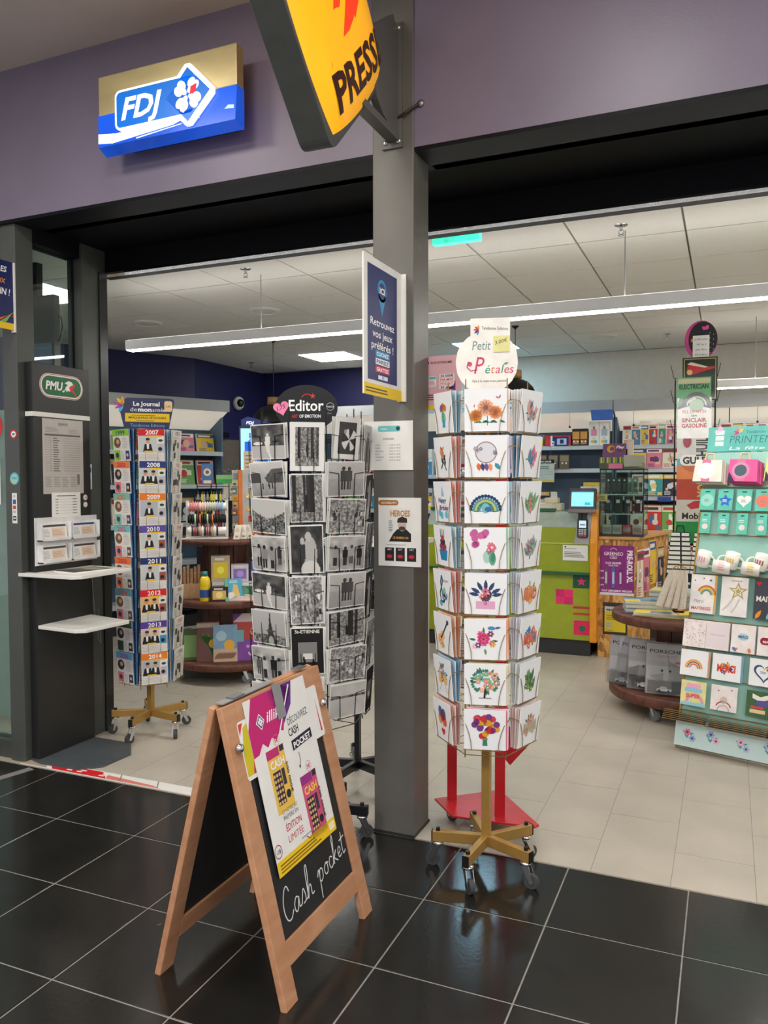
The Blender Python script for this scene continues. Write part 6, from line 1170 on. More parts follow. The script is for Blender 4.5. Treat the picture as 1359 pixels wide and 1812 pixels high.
# magnet tower
mt = thing('magnet_tower', 'orange edged grey magnet tower on the top drum tier', 'display', tuple(onL(.2, -.02, 1.101).translation)); mo = pm('tower_orange', (206, 110, 40), .45); mgm = pm('tower_grey', (176, 172, 166), .5)
c0 = onL(.10, .06, 1.101).translation; nl = Matrix.Rotation(math.radians(-62), 3, 'Z') @ CD; nr = Matrix.Rotation(math.radians(22), 3, 'Z') @ CD
Ar = FR(c0+((-nr).cross(Vector((0, 0, 1))))*.125, nr); Al = FR(c0-((-nl).cross(Vector((0, 0, 1))))*.075, nl)
MB(Ar).box(-.115, .115, .02, .53, -.01, 0).build('front_panel', mgm, mt); MB(Al).box(-.065, .065, .02, .53, -.01, 0).build('side_panel', mgm, mt)
MB(Ar).box(-.14, -.112, .0, .53, -.02, .006).build('edge_post', mo, mt); MB(Ar).box(.112, .12, .02, .53, -.012, .004).build('edge_strip', mo, mt); MB(Ar).box(-.13, .12, 0, .02, -.2, .006).build('foot', mo, mt); MB(Ar).box(-.02, .08, -.02, .05, .0015, .004).build('foot_label', mo, mt)
R = random.Random(5); sh_ = [((90, 140, 180), .055, .06), ((150, 90, 70), .045, .055), ((110, 170, 206), .12, .03), ((226, 160, 60), .12, .025), ((226, 130, 60), .09, .04), ((200, 190, 140), .05, .045), ((90, 150, 200), .08, .05), ((150, 120, 100), .03, .045), ((230, 180, 80), .11, .025), ((206, 70, 50), .085, .045), ((80, 130, 150), .05, .06), ((214, 200, 160), .05, .045)]
pos = [(-.03, .44), (.05, .44), (.0, .40), (.02, .365), (.05, .31), (-.06, .305), (-.01, .25), (.08, .24), (-.02, .205), (-.02, .12), (.07, .13), (.07, .06)]
for k, ((c, w, h), (x, y)) in enumerate(zip(sh_, pos)):
    item('fridge_magnet', w, h, .006, Ar @ Matrix.Translation((x, y, .0065)), pm('mag_%d_%d_%d' % c, c, .35), '%s souvenir magnet, %s on the grey tower front' % (('blue tall', 'brown', 'long blue', 'long yellow', 'orange arch', 'small cream', 'blue square', 'narrow brown', 'lower long yellow', 'red arch', 'teal tall', 'cream low')[k], ('high', 'high', 'upper middle', 'middle')[min(3, k//3)]), 'magnet', 'magnets on the tower', lambda p, w=w, h=h, c=c, k=k: (p.rect(-w*.4, h*.1, w*.4, h*.45, ((206, 120, 50), (90, 130, 80), (240, 220, 150))[k % 3]), p.circ(w*.1, h*.55, h*.2, (240, 236, 226), 2)))
for k in range(8): c = sh_[(k*5) % 12][0]; item('fridge_magnet', .06+.03*(k % 2), .045, .006, Al @ Matrix.Translation((-.01*(k % 3), .46-.058*k, .0065)), pm('mag_%d_%d_%d' % c, c, .35), 'small souvenir magnet, number %s down the tower side' % ('one', 'two', 'three', 'four', 'five', 'six', 'seven', 'eight')[k], 'magnet', 'magnets on the tower side', lambda p, k=k: p.rect(-.025, .008, .025, .025, ((206, 120, 50), (60, 90, 140), (240, 220, 150))[k % 3]))
item('hand_note', .09, .15, .004, onL(.17, .02, 1.632), pm('card_tan', (190, 172, 148), .6), 'tan hand written card standing on the magnet tower', 'sign', None, lambda p: [p.lines(-.03, .02+.03*i, .035, .035+.03*i, 1, (90, 80, 80), seed=i) for i in range(4)])
# lottery screen on pedestal behind
fd = thing('lottery_screen', 'tall blue lottery screen on a pedestal behind the drum', 'screen', (-3.95, 6.35, 0)); A = FR((-3.97, 6.25, 0), (.55, -.83, 0))
MB(A).box(-.16, .16, 0, .03, -.2, .1).box(-.05, .05, .03, 1.5, -.08, -.02).build('pedestal', pm('pedestal_blue', (24, 40, 110), .4), fd); MB(A).box(-.15, .15, 1.42, 2.04, -.05, 0).build('housing', black, fd)
MB(A).add([(-.13, 2.04, -.03), (.15, 2.04, -.03), (.15, 2.07, -.03), (-.07, 2.13, -.03), (-.13, 2.1, -.03), (-.13, 2.04, -.02), (.15, 2.04, -.02), (.15, 2.07, -.02), (-.07, 2.13, -.02), (-.13, 2.1, -.02)], [(4, 3, 2, 1, 0), (5, 6, 7, 8, 9), (0, 1, 6, 5), (1, 2, 7, 6), (2, 3, 8, 7), (3, 4, 9, 8), (4, 0, 5, 9)]).build('topper', pm('topper_blue', (26, 50, 140), .4), fd)
o = MB(A).box(-.135, .135, 1.45, 2.02, 0, .001).build('display', black, fd); p = PR(); p.rect(-.135, 1.45, .135, 2.02, (150, 206, 240)); p.rect(-.1, 1.66, .11, 1.9, (20, 80, 190), 2); p.rect(-.135, 1.45, .135, 1.62, (40, 160, 230), 2); p.rect(-.06, 1.93, .06, 1.98, (30, 110, 160), 2); p.text('FDJ', 0, 1.94, .03, (250, 250, 250), 3, .02, .2, w=.08); p.lines(.0, 1.7, .09, 1.78, 3, (240, 245, 250), 3); p.text('FDJ', -.05, 2.06, .025, (240, 245, 250), 3, .02, .2, w=.07); q = p.build('screen_image', None, A @ Matrix.Translation((0, 0, .0012)), SCREEN); attach(q, o)
cbx = item('storage_cabinet', .5, 1.35, .4, FR((-4.55, 6.55, 0), (.55, -.83, 0)), black, 'black cabinet behind the year journal spinner', 'cabinet', None, lambda p: p.rect(-.24, .9, .24, .91, (70, 70, 74)))
item('framed_print', .12, .17, .02, FR((-4.42, 6.49, 1.352), (.55, -.83, 0)), pm('print_cream', (226, 220, 196), .5), 'cream box with a red mark on the black cabinet', 'box', None, lambda p: (p.circ(.02, .11, .012, (190, 60, 50)), p.lines(.0, .05, .04, .08, 2, (90, 90, 90))))
wt = thing('white_table', 'white table behind the black postcard spinner', 'table', (-2.9, 5.9, 0)); MB().box(-3.15, -2.3, 5.75, 6.4, 1.02, 1.06).build('top', white, wt)
for x in (-3.1, -2.35):
    for y in (5.8, 6.35): MB().box(x-.02, x+.02, y-.02, y+.02, 0, 1.02).build('leg', white, wt)

# ---------------------------------------------------------------- right drum with papers and model car packs
RX, RY = -.274, 5.70
drum('two tier dark cable drum table with newspapers on the right', RX, RY, [(.10, .17, .47), (.60, .66, .455)], .2, -114)
RD_ = Vector((-RX, -RY, 0)).normalized(); RR_ = Vector((-RD_.y, RD_.x, 0)); RR_ = RR_ if RR_.x > 0 else -RR_
def onR(s, f, z, tilt=0, yaw=0):
    n = Matrix.Rotation(math.radians(yaw), 3, 'Z') @ RD_; return FR(Vector((RX, RY, z))+RR_*s+RD_*f, n, tilt)
npm = pm('newsprint_edge', (196, 194, 180), .7, var=.08, scale=60)
for s, f, n, ang, lab, c in ((-.22, .06, 9, 8, 'left', (120, 150, 170)), (-.05, -.2, 14, -12, 'rear', (180, 190, 190)), (-.14, .22, 3, -6, 'front', (206, 180, 60)), (.1, .2, 3, 14, 'yellow topped', (226, 196, 40))):
    for k in range(n):
        A = Matrix.Translation(Vector((RX, RY, .662+.0085*k))+RR_*s+RD_*f) @ Matrix.Rotation(math.atan2(RR_.y, RR_.x)+math.radians(ang+random.uniform(-3, 3)), 4, 'Z')
        o = MB(A).box(-.15, .15, -.1, .1, 0, .008).build('newspaper', npm if k % 3 else pm('news_%d_%d_%d' % c, tuple(int(v*.6+80) for v in c), .7)); tag(o, 'folded newspapers in the %s pile on the right drum' % lab, 'newspaper', 'newspapers in the %s pile' % lab)
        if k == n-1:
            p = PR(); p.rect(-.15, -.1, .15, .1, (206, 206, 196)); p.rect(-.15, .0, .15, .1, c, 2); p.rect(-.15, -.1, -.06, 0, (226, 200, 70), 2); p.rect(-.05, -.09, .08, .0, (120, 130, 140) if lab != 'yellow topped' else (214, 180, 60), 2); p.lines(.02, -.08, .14, .03, 6, (150, 150, 146), 2); p.text('epsil', -.08, .055, .03, (40, 40, 40), 3, .03, w=.1) if 0 else p.rect(-.13, .055, -.02, .085, (60, 60, 60) if lab != 'yellow topped' else (190, 40, 40), 3)
            q = p.build('print', None, A @ Matrix.Translation((0, 0, .0082))); attach(q, o)
pkc = pm('pack_card', (176, 174, 174), .4, coat=.5)
for k, (s, f, z, yaw, ti, lab) in enumerate(((-.36, .16, .172, -25, 6, 'leftmost'), (-.29, .2, .172, -18, 8, 'second'), (-.22, .26, .172, -12, 10, 'third'), (-.1, .34, .172, -5, 14, 'frontmost'), (.04, .31, .172, 5, 12, 'rightmost'))):
    A = onR(s, f, z, ti, yaw); T = thing('model_car_pack', '%s plastic wrapped model car pack on the right drum' % lab, 'toy pack', tuple(A.translation), group='model car packs'); T.matrix_basis = A
    o = MB().box(-.12, .12, 0, .32, -.012, 0).build('backing_card', pkc, T, True); p = PR(); p.text('PORSCHE', .0, .262, .022, (50, 50, 52), 2, .02, w=.2); p.text('RACING COLLECTION', .01, .236, .012, (170, 90, 90), 2, w=.12); p.rect(.06, .2, .1, .212, (190, 60, 50), 2); p.rect(-.115, .095, .115, .18, (196, 196, 198), 2); p.circ(-.02, .15, .008, (60, 60, 60), 3); p.circ(.03, .15, .008, (60, 60, 60), 3); p.build('print', o)
    MB().box(-.1, .1, .008, .085, .0005, .05).build('blister', wrap, T, True)
    cb_ = MB().box(-.045, .045, .022, .036, .012, .04).add([(-.032, .036, .014), (.022, .036, .014), (.022, .036, .038), (-.032, .036, .038), (-.018, .05, .017), (.01, .05, .017), (.01, .05, .035), (-.018, .05, .035)], [(0, 1, 5, 4), (1, 2, 6, 5), (2, 3, 7, 6), (3, 0, 4, 7), (4, 5, 6, 7)]).build('model_car', pm('car_white', (230, 230, 230), .25, coat=.5), T, True)
    for x in (-.028, .028): MB().tube((x, .022, .011), (x, .022, .041), .0085, 10).build('wheel', black, cb_, True)
    MB().add([(-.125, -.005+.0, .03), (.125, .0, .028), (.12, .1, .058), (-.12, .1, .056), (.118, .2, .012), (-.12, .21, .015), (.115, .335, .004), (-.125, .33, .006)], [(0, 1, 2, 3), (3, 2, 4, 5), (5, 4, 6, 7)]).build('plastic_bag', wrap, T, True)

# ---------------------------------------------------------------- metal sign rack
GX, GY = -.237, 6.42; gn = Vector((-GX, -GY, 0)).normalized()
sr = thing('sign_rack', 'tall black wire rack of tin signs behind the right drum', 'rack', (GX, GY, 0)); m = MB(FR((GX, GY, 0), gn))
for x in (-.14, .14):
    for zz in (-.12, .06): m.tube((x, .02, zz), (x, 2.3, zz), .004, 6)
for y in [.1+.2*i for i in range(12)]: m.path([(-.14, y, .06), (.14, y, .06), (.14, y, -.12), (-.14, y, -.12), (-.14, y, .06)], .003)
for y in (1.9, 2.12, 1.65, 2.3): m.path([(-.14, y, .06), (-.15, y+.0, .1), (-.17, y+.09, .13)], .003); m.path([(.14, y, .06), (.15, y, .1), (.17, y+.09, .13)], .003)
m.build('wire_frame', blackm, sr); MB(FR((GX, GY, 0), gn)).box(-.2, .2, 0, .02, -.2, .14).build('base', black, sr)
ov = MB().prism([(.115*math.cos(2*math.pi*i/32), .145*math.sin(2*math.pi*i/32)) for i in range(32)], -.004, 0).build('header_sign', pm('oval_pink', (200, 60, 140), .45)); ov.matrix_basis = FR((GX+.035, GY+.02, 2.585), gn); attach(ov, sr)
p = PR(); p.circ(.012, .005, .1, (30, 32, 36), 1, ry=.132, n=28); p.leaf(.03, .075, .04, 60, (226, 80, 160), 2, .7); p.leaf(.03, .075, .035, 130, (226, 80, 160), 2, .7); p.leaf(-.07, -.01, .035, 50, (226, 120, 50), 2, .7)
for i in range(14): p.circ(.06+.03*math.sin(i*2.1), .05-.012*i, .003, (210, 210, 200), 2, n=6)
p.build('header_print', ov); MB().tube((GX+.035, GY+.03, 2.2), (GX+.035, GY+.03, 2.5), .005, 6).build('header_stem', blackm, sr)
pnt = panel('price_note', .115, .17, .001, FR((GX+.035, GY+.02, 2.45), gn) @ Matrix.Translation((.0, 0, .002)), wpaper, 'handwritten white price note on the pink oval topper', 'note'); p = PR()
for i, s_ in enumerate(('6,50€ pièce', '10€ les 2', 'carte offerte', '2€ la fleur')): p.text(s_, 0, .135-.038*i, .014, (50, 50, 54), 1, 0, .2, w=(.09, .07, .08, .085)[i])
p.build('print', pnt)
def tin(z, w, h, c, lab, dr, dx=0, f=.1):
    return item('tin_sign', w, h, .003, FR(Vector((GX, GY, z))+gn*f+Vector((-gn.y, gn.x, 0))*dx, gn, 4), pm('tin_%d_%d_%d' % c, c, .35, .2), lab, 'tin sign', 'tin signs on the wire rack', dr, GLOSSP)
tin(2.13, .24, .32, (24, 40, 30), 'dark green tin sign with a red aeroplane', lambda p: (p.rect(-.11, .01, .11, .31, (196, 180, 110)), p.rect(-.105, .015, .105, .305, (24, 44, 34), 2), p.add([(-.09, .23), (-.08, .275), (.02, .24), (.1, .25), (.1, .235), (.03, .215), (-.06, .19), (-.085, .2)], (190, 40, 50), 3), p.add([(-.09, .27), (-.06, .285), (.06, .245), (.03, .24)], (226, 200, 180), 4), p.circ(-.07, .21, .02, (214, 180, 120), 4)), .03, .08)
tin(1.99, .235, .31, (100, 160, 110), 'green tin sign reading ELECTRICIAN', lambda p: (p.rect(-.11, .265, .11, .3, (196, 190, 150)), p.text('ELECTRICIAN', 0, .225, .035, (24, 50, 40), 3, .03, w=.2), p.ring(.02, .1, .1, .03, (60, 70, 66), 2, 0, 180), p.ring(.02, .1, .07, .01, (200, 200, 190), 3, 0, 180), p.circ(.02, .1, .05, (150, 180, 150), 3)), -.01, .112)
tin(1.85, .235, .3, (232, 230, 226), 'white tin sign with red gasoline lettering', lambda p: (p.add([(-.115, .22), (0, .3), (.115, .22), (.115, .26), (.1, .3), (-.1, .3), (-.115, .26)], (40, 130, 70)), p.add([(-.115, .215), (-.115, .235), (0, .275), (.115, .235), (.115, .215), (.05, .235), (0, .245), (-.05, .235)], (30, 40, 100), 2), p.text('FILL UP WITH', 0, .185, .024, (190, 40, 50), 3, .01, w=.16), p.text('NEW', 0, .16, .014, (40, 40, 40), 3, .02, w=.04), p.text('SINCLAIR', 0, .12, .03, (180, 30, 50), 3, .03, w=.17), p.text('GASOLINE', 0, .08, .03, (180, 30, 50), 3, .03, w=.17)), -.005, .122)
tin(1.70, .24, .28, (196, 194, 188), 'white tin sign with upright black oil lettering', lambda p: (p.circ(-.07, .2, .02, (110, 104, 96)), p.circ(-.05, .13, .03, (150, 30, 50), ry=.05), p.text('HUILOIL', .09, .02, .08, (24, 24, 26), 2, .03, al='L', w=.24, rot=90)), 0, .13)
tin(1.55, .24, .28, (206, 120, 70), 'orange tin sign with bold black letters in a white oval', lambda p: (p.rect(-.12, .1, -.08, .28, (90, 170, 190)), p.circ(0, .15, .1, (196, 100, 50)), p.rr(-.1, .1, .1, .18, .04, (230, 226, 220), 2), p.text('GULF', .0, .115, .05, (24, 24, 28), 3, .04, w=.16)), 0, .14)
tin(1.40, .24, .28, (170, 60, 36), 'rust red tin sign with a dark diagonal band', lambda p: (p.add([(-.02, .28), (.12, .28), (.12, .0), (.08, 0)], (50, 34, 30)), p.text('MOBILOIL', .08, .02, .06, (196, 170, 100), 3, .03, al='L', w=.26, rot=90)), 0, .15)
tin(1.24, .24, .27, (190, 184, 170), 'cream tin sign with a red winged horse', lambda p: (p.text('GARGOYLE', 0, .2, .025, (30, 30, 30), 2, .01, w=.16), p.add([(-.05, .12), (.0, .15), (.08, .16), (.1, .11), (.04, .1), (-.02, .09)], (180, 40, 46), 2), p.text('Mobiloil', .02, .02, .045, (30, 30, 30), 2, .03, w=.2)), 0, .16)
tin(1.08, .24, .3, (30, 130, 60), 'green tin sign lettered GOLD', lambda p: p.text('GOLD', 0, .24, .035, (220, 200, 80), 2, .03, w=.18), 0, .17)
# striped and beige cloth bags hanging low on the rack
def hbag(dx, f, z, w, h, mat, lab, grp, stripes):
    A = FR(Vector((GX, GY, z))+gn*f+Vector((-gn.y, gn.x, 0))*dx, gn); T = thing('cloth_bag', lab, 'bag', tuple(A.translation), group=grp); T.matrix_basis = A
    MB().prism([(-w*.3, h), (w*.3, h), (w*.5, .02), (w*.44, 0), (-w*.46, 0), (-w*.5, .02)], -.025, 0).build('body', mat, T, True); MB().path([(-w*.15, h, -.01), (-w*.1, h+.05, -.01), (w*.1, h+.05, -.01), (w*.15, h, -.01)], .004, 5).build('strap', mat, T, True)
    if stripes:
        p = PR(); 
        for i in range(9): y = .06+h*.095*i; k = .48-.19*y/h; p.rect(-w*k, y, w*k, y+h*.065, (226, 224, 216), 1)
        p.line([(w*.06, 0), (w*.02, h)], .012, (24, 24, 26), 2)
        p.rect(-w*.45, 0, w*.45, h*.16, (30, 30, 32), 3); p.build('print', T.children[0])
blk = pm('bag_black', (26, 26, 28), .7); bei = pm('bag_beige', (196, 186, 168), .85, var=.12, scale=120)
hbag(-.09, .19, .80, .2, .36, blk, 'left black and white striped cloth bag on the rack', 'striped cloth bags', 1); hbag(.07, .2, .80, .2, .36, blk, 'right black and white striped cloth bag on the rack', 'striped cloth bags', 1)

# ---------------------------------------------------------------- leaning spring gift display
S0 = FR((-.255, 4.864, 0), (-.293, -.956, 0), 14.5); teal = pm('display_teal', (150, 196, 184), .5, 0, .03); teal2 = pm('header_teal', (86, 176, 164), .45); WD = 1.05
pd = thing('gift_display', 'leaning gold framed spring gift display at the right edge', 'display', (-.255, 4.864, 0))
MB(S0).box(0, WD, .02, 1.77, -.012, -.004).build('back_panel', teal, pd)
for x in (0, WD): MB(S0).tube((x, 0, 0), (x, 1.75, 0), .007, 8).build('frame_tube', gold, pd)
MB(S0).tube((0, .018, .004), (WD, .018, .004), .007, 8).build('frame_tube', gold, pd)
for x in (.03, WD-.03): MB().bar(S0 @ Vector((x, 1.2, -.01)), S0 @ Vector((x, 1.2, -.01))+Vector((.0, .0, -1.155)), .016, .016).build('rear_leg', gold, pd)
for y in (.22, .42, .585, .75, 1.02, 1.11, 1.26, 1.40, 1.55): MB(S0).tube((0, y, .01), (WD, y, .01), .0035, 6).build('cross_wire', goldw, pd)
hb = MB(S0).box(.0, WD, 1.774, 1.93, -.008, 0).build('header_board', teal2, pd); p = PR(); p.text('Tendances Éditions', .22, 1.885, .02, (50, 100, 110), 2, 0, .1, 'L', w=.2); p.text('PRINTEMPS', .13, 1.825, .048, (40, 110, 110), 2, -.01, .1, 'L', w=.3); p.text('La fête', .13, 1.785, .02, (230, 240, 236), 2, 0, .2, 'L', w=.2)
for i, c in enumerate(((206, 60, 110), (200, 60, 130), (226, 110, 150), (230, 160, 60), (240, 190, 70))): p.leaf(.18, 1.89, .035, 200-38*i, c, 3)
for i, y in enumerate((1.88, 1.845, 1.81)): p.rect(.045, y, .095, y+.028, (206, 226, 220), 2)
p.circ(.07, 1.918, .015, (226, 160, 190), 2); p.circ(.05, 1.9, .012, (226, 190, 206), 3); q = p.build('header_print', None, S0 @ Matrix.Translation((0, 0, .0004))); attach(q, hb)
bx = MB(S0).box(.0, WD, .018, .17, .003, .05).build('front_box', pm('box_mint', (196, 222, 220), .5), pd); p = PR(); R = random.Random(11); p.rect(0, .02, WD, .168, (198, 222, 220), 0)
for i, x in enumerate((.07, .2, .36, .5, .66, .82, .96)):
    for j in range(2): p.flower(x+.03*j, .1-.03*j+.01*(i % 2), .02, ((226, 110, 150), (150, 170, 210), (236, 180, 200), (170, 190, 220))[(i+j) % 4], (60, 60, 120), 2+2*j)
    for a in (20, 140, 250, 310): p.leaf(x+.03*math.cos(a), .09, .028, a, (90, 160, 170), 1)
q = p.build('box_print', None, S0 @ Matrix.Translation((0, 0, .0505))); attach(q, bx)
def onS(x, y, z=.012, tilt=0): return S0 @ Matrix.Translation((x, y, z)) @ Matrix.Rotation(math.radians(-tilt), 4, 'X')
GPd = 'goods on the spring display'
# tilted wire trays with stacked empties at the foot
tr = MB()
for k in range(7): tr.path([(.0, .215+.006*k, .04+.02*k), (-.06, .2+.006*k, .06+.02*k)], .003)
for k in range(6): MB(S0).box(-.065, .17, .205-.01*k, .2085-.01*k, .02+.006*k, .075+.006*k).box(.18, .50, .2-.01*k, .2035-.01*k, .02+.006*k, .08+.006*k).box(.51, 1.0, .195-.01*k, .1985-.01*k, .02+.006*k, .085+.006*k).build('wire_tray', goldw, pd)
for k, (x, c) in enumerate(((.037, (232, 224, 208)), (.236, (226, 90, 150)), (.44, (236, 214, 120)), (.64, (150, 190, 210)), (.84, (200, 150, 190)))):
    A = onS(x, 1.575, .03); T = thing('tote_bag', ('white tote bag with pink band on the spring display', 'pink and navy patterned tote bag on the spring display', 'yellow tote bag on the spring display', 'blue tote bag on the spring display', 'mauve tote bag on the spring display')[k], 'bag', tuple(A.translation), group='tote bags on the display'); T.matrix_basis = A
    for j in range(4): MB(Matrix.Translation((.008*j, -.004*j, -.012*j+.02))).prism([(-.085, .0), (.085, -.004), (.08, .13), (-.075, .135)], 0, .009).build('folded_bag', pm('tote_%d_%d' % (k, j % 2), c if j % 2 == 0 else tuple(int(v*.85) for v in c), .8), T, True)
    p = PR(); p.rect(-.035, 0, .015, .135, (214, 110, 150)); p.circ(-.01, .065, .05, (240, 236, 228) if k == 0 else (206, 140, 170), 2, n=20); p.circ(-.01, .065, .035, (226, 236, 226) if k == 0 else (70, 90, 100), 3, n=18); p.add([(-.08, .0), (-.04, 0), (-.075, .06)], (34, 40, 70) if k else c, 2); p.build('print', T, Matrix.Translation((0, 0, .0295))); MB().path([(-.03, .13, .01), (-.02, .175, .005), (.02, .175, .005), (.03, .13, .01)], .006, 6).build('handle', pm('handle_cream', (214, 190, 150), .8), T, True)
kc = [((150, 214, 196), 'round mint'), ((30, 110, 200), 'blue star'), ((236, 232, 224), 'white heart'), ((236, 120, 100), 'coral round'), ((240, 200, 90), 'yellow round'), ((200, 140, 200), 'mauve round'), ((120, 190, 220), 'sky round'), ((236, 150, 180), 'rose round')]
for k in range(8):
    x = .042+.105*k; c, nm = kc[k]
    item('gift_card', .085, .128, .006, onS(x, 1.405, .03), pm('gift_teal', (96, 196, 174), .45), '%s cookie shape on a teal gift card, upper row' % nm, 'gift card', 'teal gift cards, upper row', lambda p, c=c, k=k: ((p.star(0, .058, .04, c, 2, .5) if k == 1 else p.heart(0, .06, .04, c, 2) if k == 2 else p.circ(0, .06, .038, c, 2, n=20)), p.rect(-.014, .108, .014, .116, (40, 90, 80), 2), p.lines(-.016, .05, .016, .07, 3, (120, 140, 140) if k != 1 else (240, 240, 250), 3)))
    item('gift_card', .06, .125, .006, onS(x, 1.265, .026), pm('gift_teal', (96, 196, 174), .45), '%s charm on a narrow teal card, lower row' % nm, 'gift card', 'narrow teal cards, lower row', lambda p, c=c: (p.circ(0, .04, .017, (240, 214, 206), 2), p.rect(-.01, .105, .01, .113, (40, 90, 80), 2), p.lines(-.02, .07, .02, .09, 2, (226, 236, 230), 2)))
def mug(A, lab, hc, grp):
    T = thing('mug', lab, 'mug', tuple(A.translation), group=grp); T.matrix_basis = A; mm = pm('mug_white', (240, 236, 226), .2, coat=.5)
    MB(Matrix.Rotation(-math.pi/2, 4, 'X')).lathe([(.001, -.095), (.036, -.095), (.04, -.09), (.04, 0), (.0375, 0), (.037, -.085), (.001, -.088)], n=20).build('body', mm, T, True)
    MB().path([(.038, -.078, 0), (.058, -.08, 0), (.068, -.062, 0), (.066, -.04, 0), (.055, -.025, 0), (.038, -.02, 0)], .0055, 8).build('handle', mm, T, True)
    o = MB(Matrix.Rotation(-math.pi/2, 4, 'X'))
    for i in range(4): a0 = math.radians(232+20*i); o.add([(.0404*math.cos(a), .0404*math.sin(a), z) for a in (a0, a0+.22) for z in (-.066+.006*(i % 2), -.03)], [(0, 2, 3, 1)])
    o.build('pattern', pm('mugp_%d_%d_%d' % hc, hc, .3), T, True)
mc = [((236, 170, 180), 'pink rainbow'), ((226, 200, 110), 'small lettered'), ((190, 110, 110), 'village'), ((150, 190, 200), 'blue patterned'), ((220, 190, 140), 'honey patterned')]
for k, (c, nm) in enumerate(mc):
    x = .07+.16*k; mug(onS(x, 1.15, .055) @ Matrix.Rotation(-.25, 4, 'Z') @ Matrix.Rotation(.3, 4, 'X'), 'upright white mug with %s pattern on the spring display' % nm, c, 'mugs on the display'); mug(onS(x+.055, 1.065, .065) @ Matrix.Rotation(1.5, 4, 'Z') @ Matrix.Rotation(.2, 4, 'X'), 'white mug lying on its side below the %s mug' % nm, c, 'mugs lying on the display')
def bk(x, y, w, h, lab, dr, m_=None, t=.02, nm='gift_book'):
    return item(nm, w, h, t, onS(x, y, .012+t, -3), m_ or pm('gbook_white', (240, 236, 232), .4), lab, 'gift book', GPd, dr)
def rainbow(p, x, y, r, cs, l=2, a=180):
    for i, c in enumerate(cs): p.ring(x, y, r*(1-.12*i), r*.14, c, l+i % 2, 0, a, 20)
RB = ((206, 80, 60), (236, 160, 60), (240, 210, 90), (120, 180, 110), (110, 140, 170))
bk(.075, .785, .145, .225, 'rainbow teacher gift book on the spring display', lambda p: (rainbow(p, .02, .11, .055, RB), p.circ(-.035, .11, .02, (226, 230, 232), 4), p.text('MAITRESSE', -.005, .02, .018, (206, 70, 90), 3, .02, w=.11), p.text('Merci', -.02, .06, .022, (150, 140, 150), 3, 0, .3, w=.06), p.star(.04, .195, .01, (90, 90, 90)), p.rect(.064, 0, .0725, .225, (236, 170, 50), 2), p.circ(-.05, .19, .004, (90, 90, 90)), p.circ(.0, .205, .004, (90, 90, 90))))
bk(.25, .785, .145, .225, 'gold shooting star gift book on the spring display', lambda p: (p.star(.02, .145, .055, (190, 166, 100)), p.star(.02, .145, .035, (240, 238, 232), 4), p.star(.02, .145, .022, (190, 166, 100), 5), p.line([(.0, .11), (-.03, .06), (-.06, .03)], .008, (206, 200, 190), 2), p.line([(.03, .1), (.01, .05), (-.01, .02)], .008, (206, 200, 190), 2), p.lines(-.02, .2, .06, .215, 1, (190, 180, 150))))
bk(.43, .785, .145, .225, 'dark slate gift book lettered MAITRE', lambda p: (p.text('MAITRE', .0, .1, .03, (240, 236, 230), 3, .03, w=.12), p.heart(-.05, .2, .015, (206, 40, 50)), p.leaf(-.06, .0, .06, 60, (236, 150, 40), 3), p.leaf(.0, .0, .05, 70, (110, 190, 210), 3)), pm('gbook_slate', (60, 62, 74), .5))
bk(.61, .785, .145, .225, 'pale pink gift book right of the slate one', cover(.14, .2, 14)); bk(.79, .785, .145, .225, 'pale blue gift book at the right end', cover(.14, .2, 15))
for k, (x, lab, dr) in enumerate(((.05, 'speckled white notebook at the left of the small row', lambda p: [p.circ(random.uniform(-.06, .06), random.uniform(.01, .15), .003, (200, 150, 150), 2, n=6) for i in range(60)]), (.18, 'pale pink script notebook in the small row', lambda p: (p.rect(-.06, .01, .06, .15, (232, 220, 222)), p.text('Maitresse', 0, .08, .01, (190, 160, 170), 2, 0, .2, w=.08))), (.32, 'white MERCI notebook with flowers in the small row', lambda p: (p.circ(0, .09, .03, (176, 210, 220), ry=.02), p.text('MERCI', 0, .083, .014, (40, 90, 120), 3, .03, w=.05), bouquet(p, -.04, .02, .012, [(206, 80, 70), (110, 130, 180)], 5, 3, .008), bouquet(p, .035, .015, .012, [(226, 120, 90)], 5, 4, .008))), (.46, 'white notebook with red ribbon label in the small row', lambda p: (p.rr(-.05, .06, .05, .1, .018, (150, 30, 50)), p.text('MAITRE', 0, .07, .014, (250, 240, 240), 3, .02, w=.07))), (.6, 'lilac notebook in the small row', cover(.12, .15, 22)), (.74, 'green notebook in the small row', cover(.12, .15, 29)), (.88, 'cream notebook in the small row', cover(.12, .15, 35)))):
    for j in range(3): item('notebook', .128, .158, .008, onS(x, .585, .02+.009*j, -2), pm('nb_white', (236, 226, 224), .5) if j < 2 else pm('nb_front', (240, 232, 228), .5), lab if j == 2 else 'notebooks stacked behind the '+lab.split(' at ')[0].split(' in ')[0], 'notebook', 'notebooks of the small row', dr if j == 2 else None)
MBR = ((226, 150, 50), (240, 190, 110), (60, 70, 100), (236, 200, 170), (206, 70, 60), (250, 220, 210))
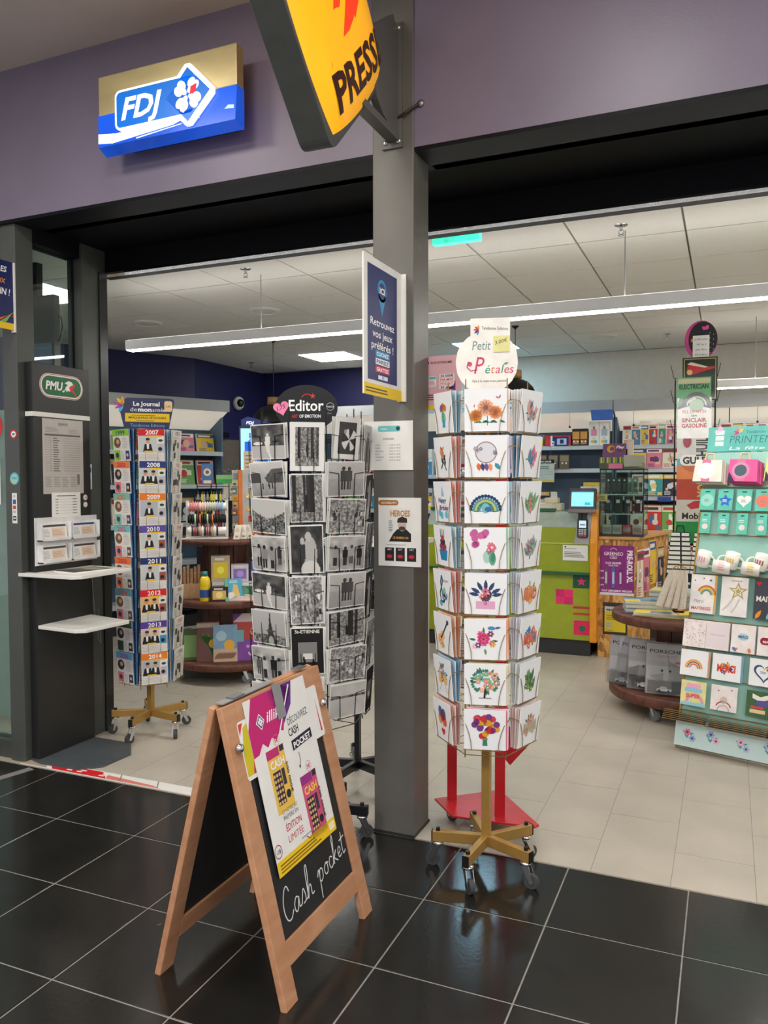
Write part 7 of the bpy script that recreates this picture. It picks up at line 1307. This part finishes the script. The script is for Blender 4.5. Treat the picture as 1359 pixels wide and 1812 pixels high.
for k, (x, lab, dr, ec) in enumerate(((.065, 'square card with a boho rainbow on the spring display', lambda p: rainbow(p, 0, .045, .05, MBR), (240, 190, 150)), (.245, 'square card with orange and red flower word on the spring display', lambda p: (p.text('MERCI', 0, .05, .04, (220, 70, 50), 4, .05, w=.1), bouquet(p, 0, .07, .035, [(226, 90, 60), (240, 170, 70), (60, 90, 150)], 9, 61, .01)), (150, 190, 214)), (.445, 'square card with a blue heart wreath on the spring display', lambda p: (p.heart(0, .075, .055, (40, 80, 120)), p.heart(0, .075, .043, (240, 240, 240), 3), bouquet(p, .03, .09, .02, [(206, 60, 60), (236, 170, 80)], 6, 62, .009), p.lines(-.02, .07, .02, .085, 2, (90, 130, 180), 4)), (236, 236, 236)), (.63, 'square card with pink bloom on the spring display', lambda p: bouquet(p, 0, .07, .04, [(226, 90, 150), (240, 190, 200)], 12, 63, .012), (236, 236, 236)), (.82, 'square card with green leaves on the spring display', lambda p: bouquet(p, 0, .07, .04, [(90, 160, 110), (190, 206, 150)], 12, 64, .012), (236, 236, 236)))):
    for j in range(3): item('greeting_card', .155, .148, .003, onS(x+.004*(2-j), .418, .02+.008*j, -3), cardw if j == 2 else pm('envelope_%d_%d_%d' % ec, ec, .6, 0, .03), lab if j == 2 else 'envelopes behind the '+lab.replace(' on the spring display', ''), 'card', 'square cards on the display', dr if j == 2 else None)
for k, (x, lab, dr, c) in enumerate(((.075, 'pastel SUPER card in the bottom row', lambda p: (p.rr(-.04, .1, .04, .125, .01, (236, 170, 200)), p.rr(-.05, .075, .05, .1, .01, (150, 200, 220), 2), rainbow(p, .01, .02, .055, ((236, 200, 120), (226, 150, 180), (170, 190, 220))), p.text('SUPER', 0, .045, .022, (226, 100, 90), 5, .04, w=.08), p.rect(-.07, 0, .07, .018, (150, 206, 220), 4)), (230, 222, 160)), (.245, 'white rabbit card in the bottom row', lambda p: (p.circ(0, .095, .025, (236, 226, 220)), p.circ(0, .06, .02, (206, 190, 180), 2), p.ring(0, .01, .045, .006, (190, 50, 60), 2, 20, 160), p.circ(-.03, .11, .004, (120, 110, 110)), p.circ(.04, .12, .004, (120, 110, 110)), rainbow(p, 0, .0, .035, ((150, 206, 190), (240, 190, 190)))), (236, 228, 224)), (.435, 'green card with an open book in the bottom row', lambda p: (p.add([(-.04, .1), (0, .085), (.04, .1), (.04, .125), (0, .11), (-.04, .125)], (236, 232, 220)), p.add([(-.02, .06), (.05, .06), (.05, .095), (-.02, .09)], (90, 80, 150), 2), p.rect(-.05, .02, .03, .04, (226, 200, 150), 2), p.rect(-.045, .045, .02, .058, (200, 80, 70), 2)), (60, 100, 60)), (.62, 'blue patterned card in the bottom row', cover(.14, .13, 40), (150, 180, 200)), (.81, 'rose patterned card in the bottom row', cover(.14, .13, 46), (220, 170, 180)))):
    item('greeting_card', .142, .14, .006, onS(x, .25, .03, -3), pm('bc_%d_%d_%d' % c, c, .5), lab, 'card', 'cards of the bottom row', dr)
# beige cloth bags hung at the display's left edge
for k in range(4):
    A = S0 @ Matrix.Translation((-.185+.05*k, .80-.004*k, .02+.012*k)) @ Matrix.Rotation(math.radians(-14+5*k), 4, 'Z') @ Matrix.Rotation(math.radians(-35), 4, 'Y'); T = thing('linen_pouch', 'beige linen pouch hanging left of the display, %s from the left' % ('first', 'second', 'third', 'fourth')[k], 'pouch', tuple(A.translation), group='linen pouches'); T.matrix_basis = A
    MB().prism([(-.03, .0), (.03, .005), (.034, .18), (.02, .235), (-.012, .235), (-.026, .17)], -.006, .004).build('cloth', bei, T, True); MB().path([(.0, .235, 0), (.005, .255, -.005), (.02-.02*k, .265, -.005)], .003, 5).build('loop', goldw, T, True)
MB(S0).path([(.0, 1.07, .01), (-.1, 1.068, .015), (-.17, 1.066, .02)], .004, 6).build('side_hook', goldw, pd)
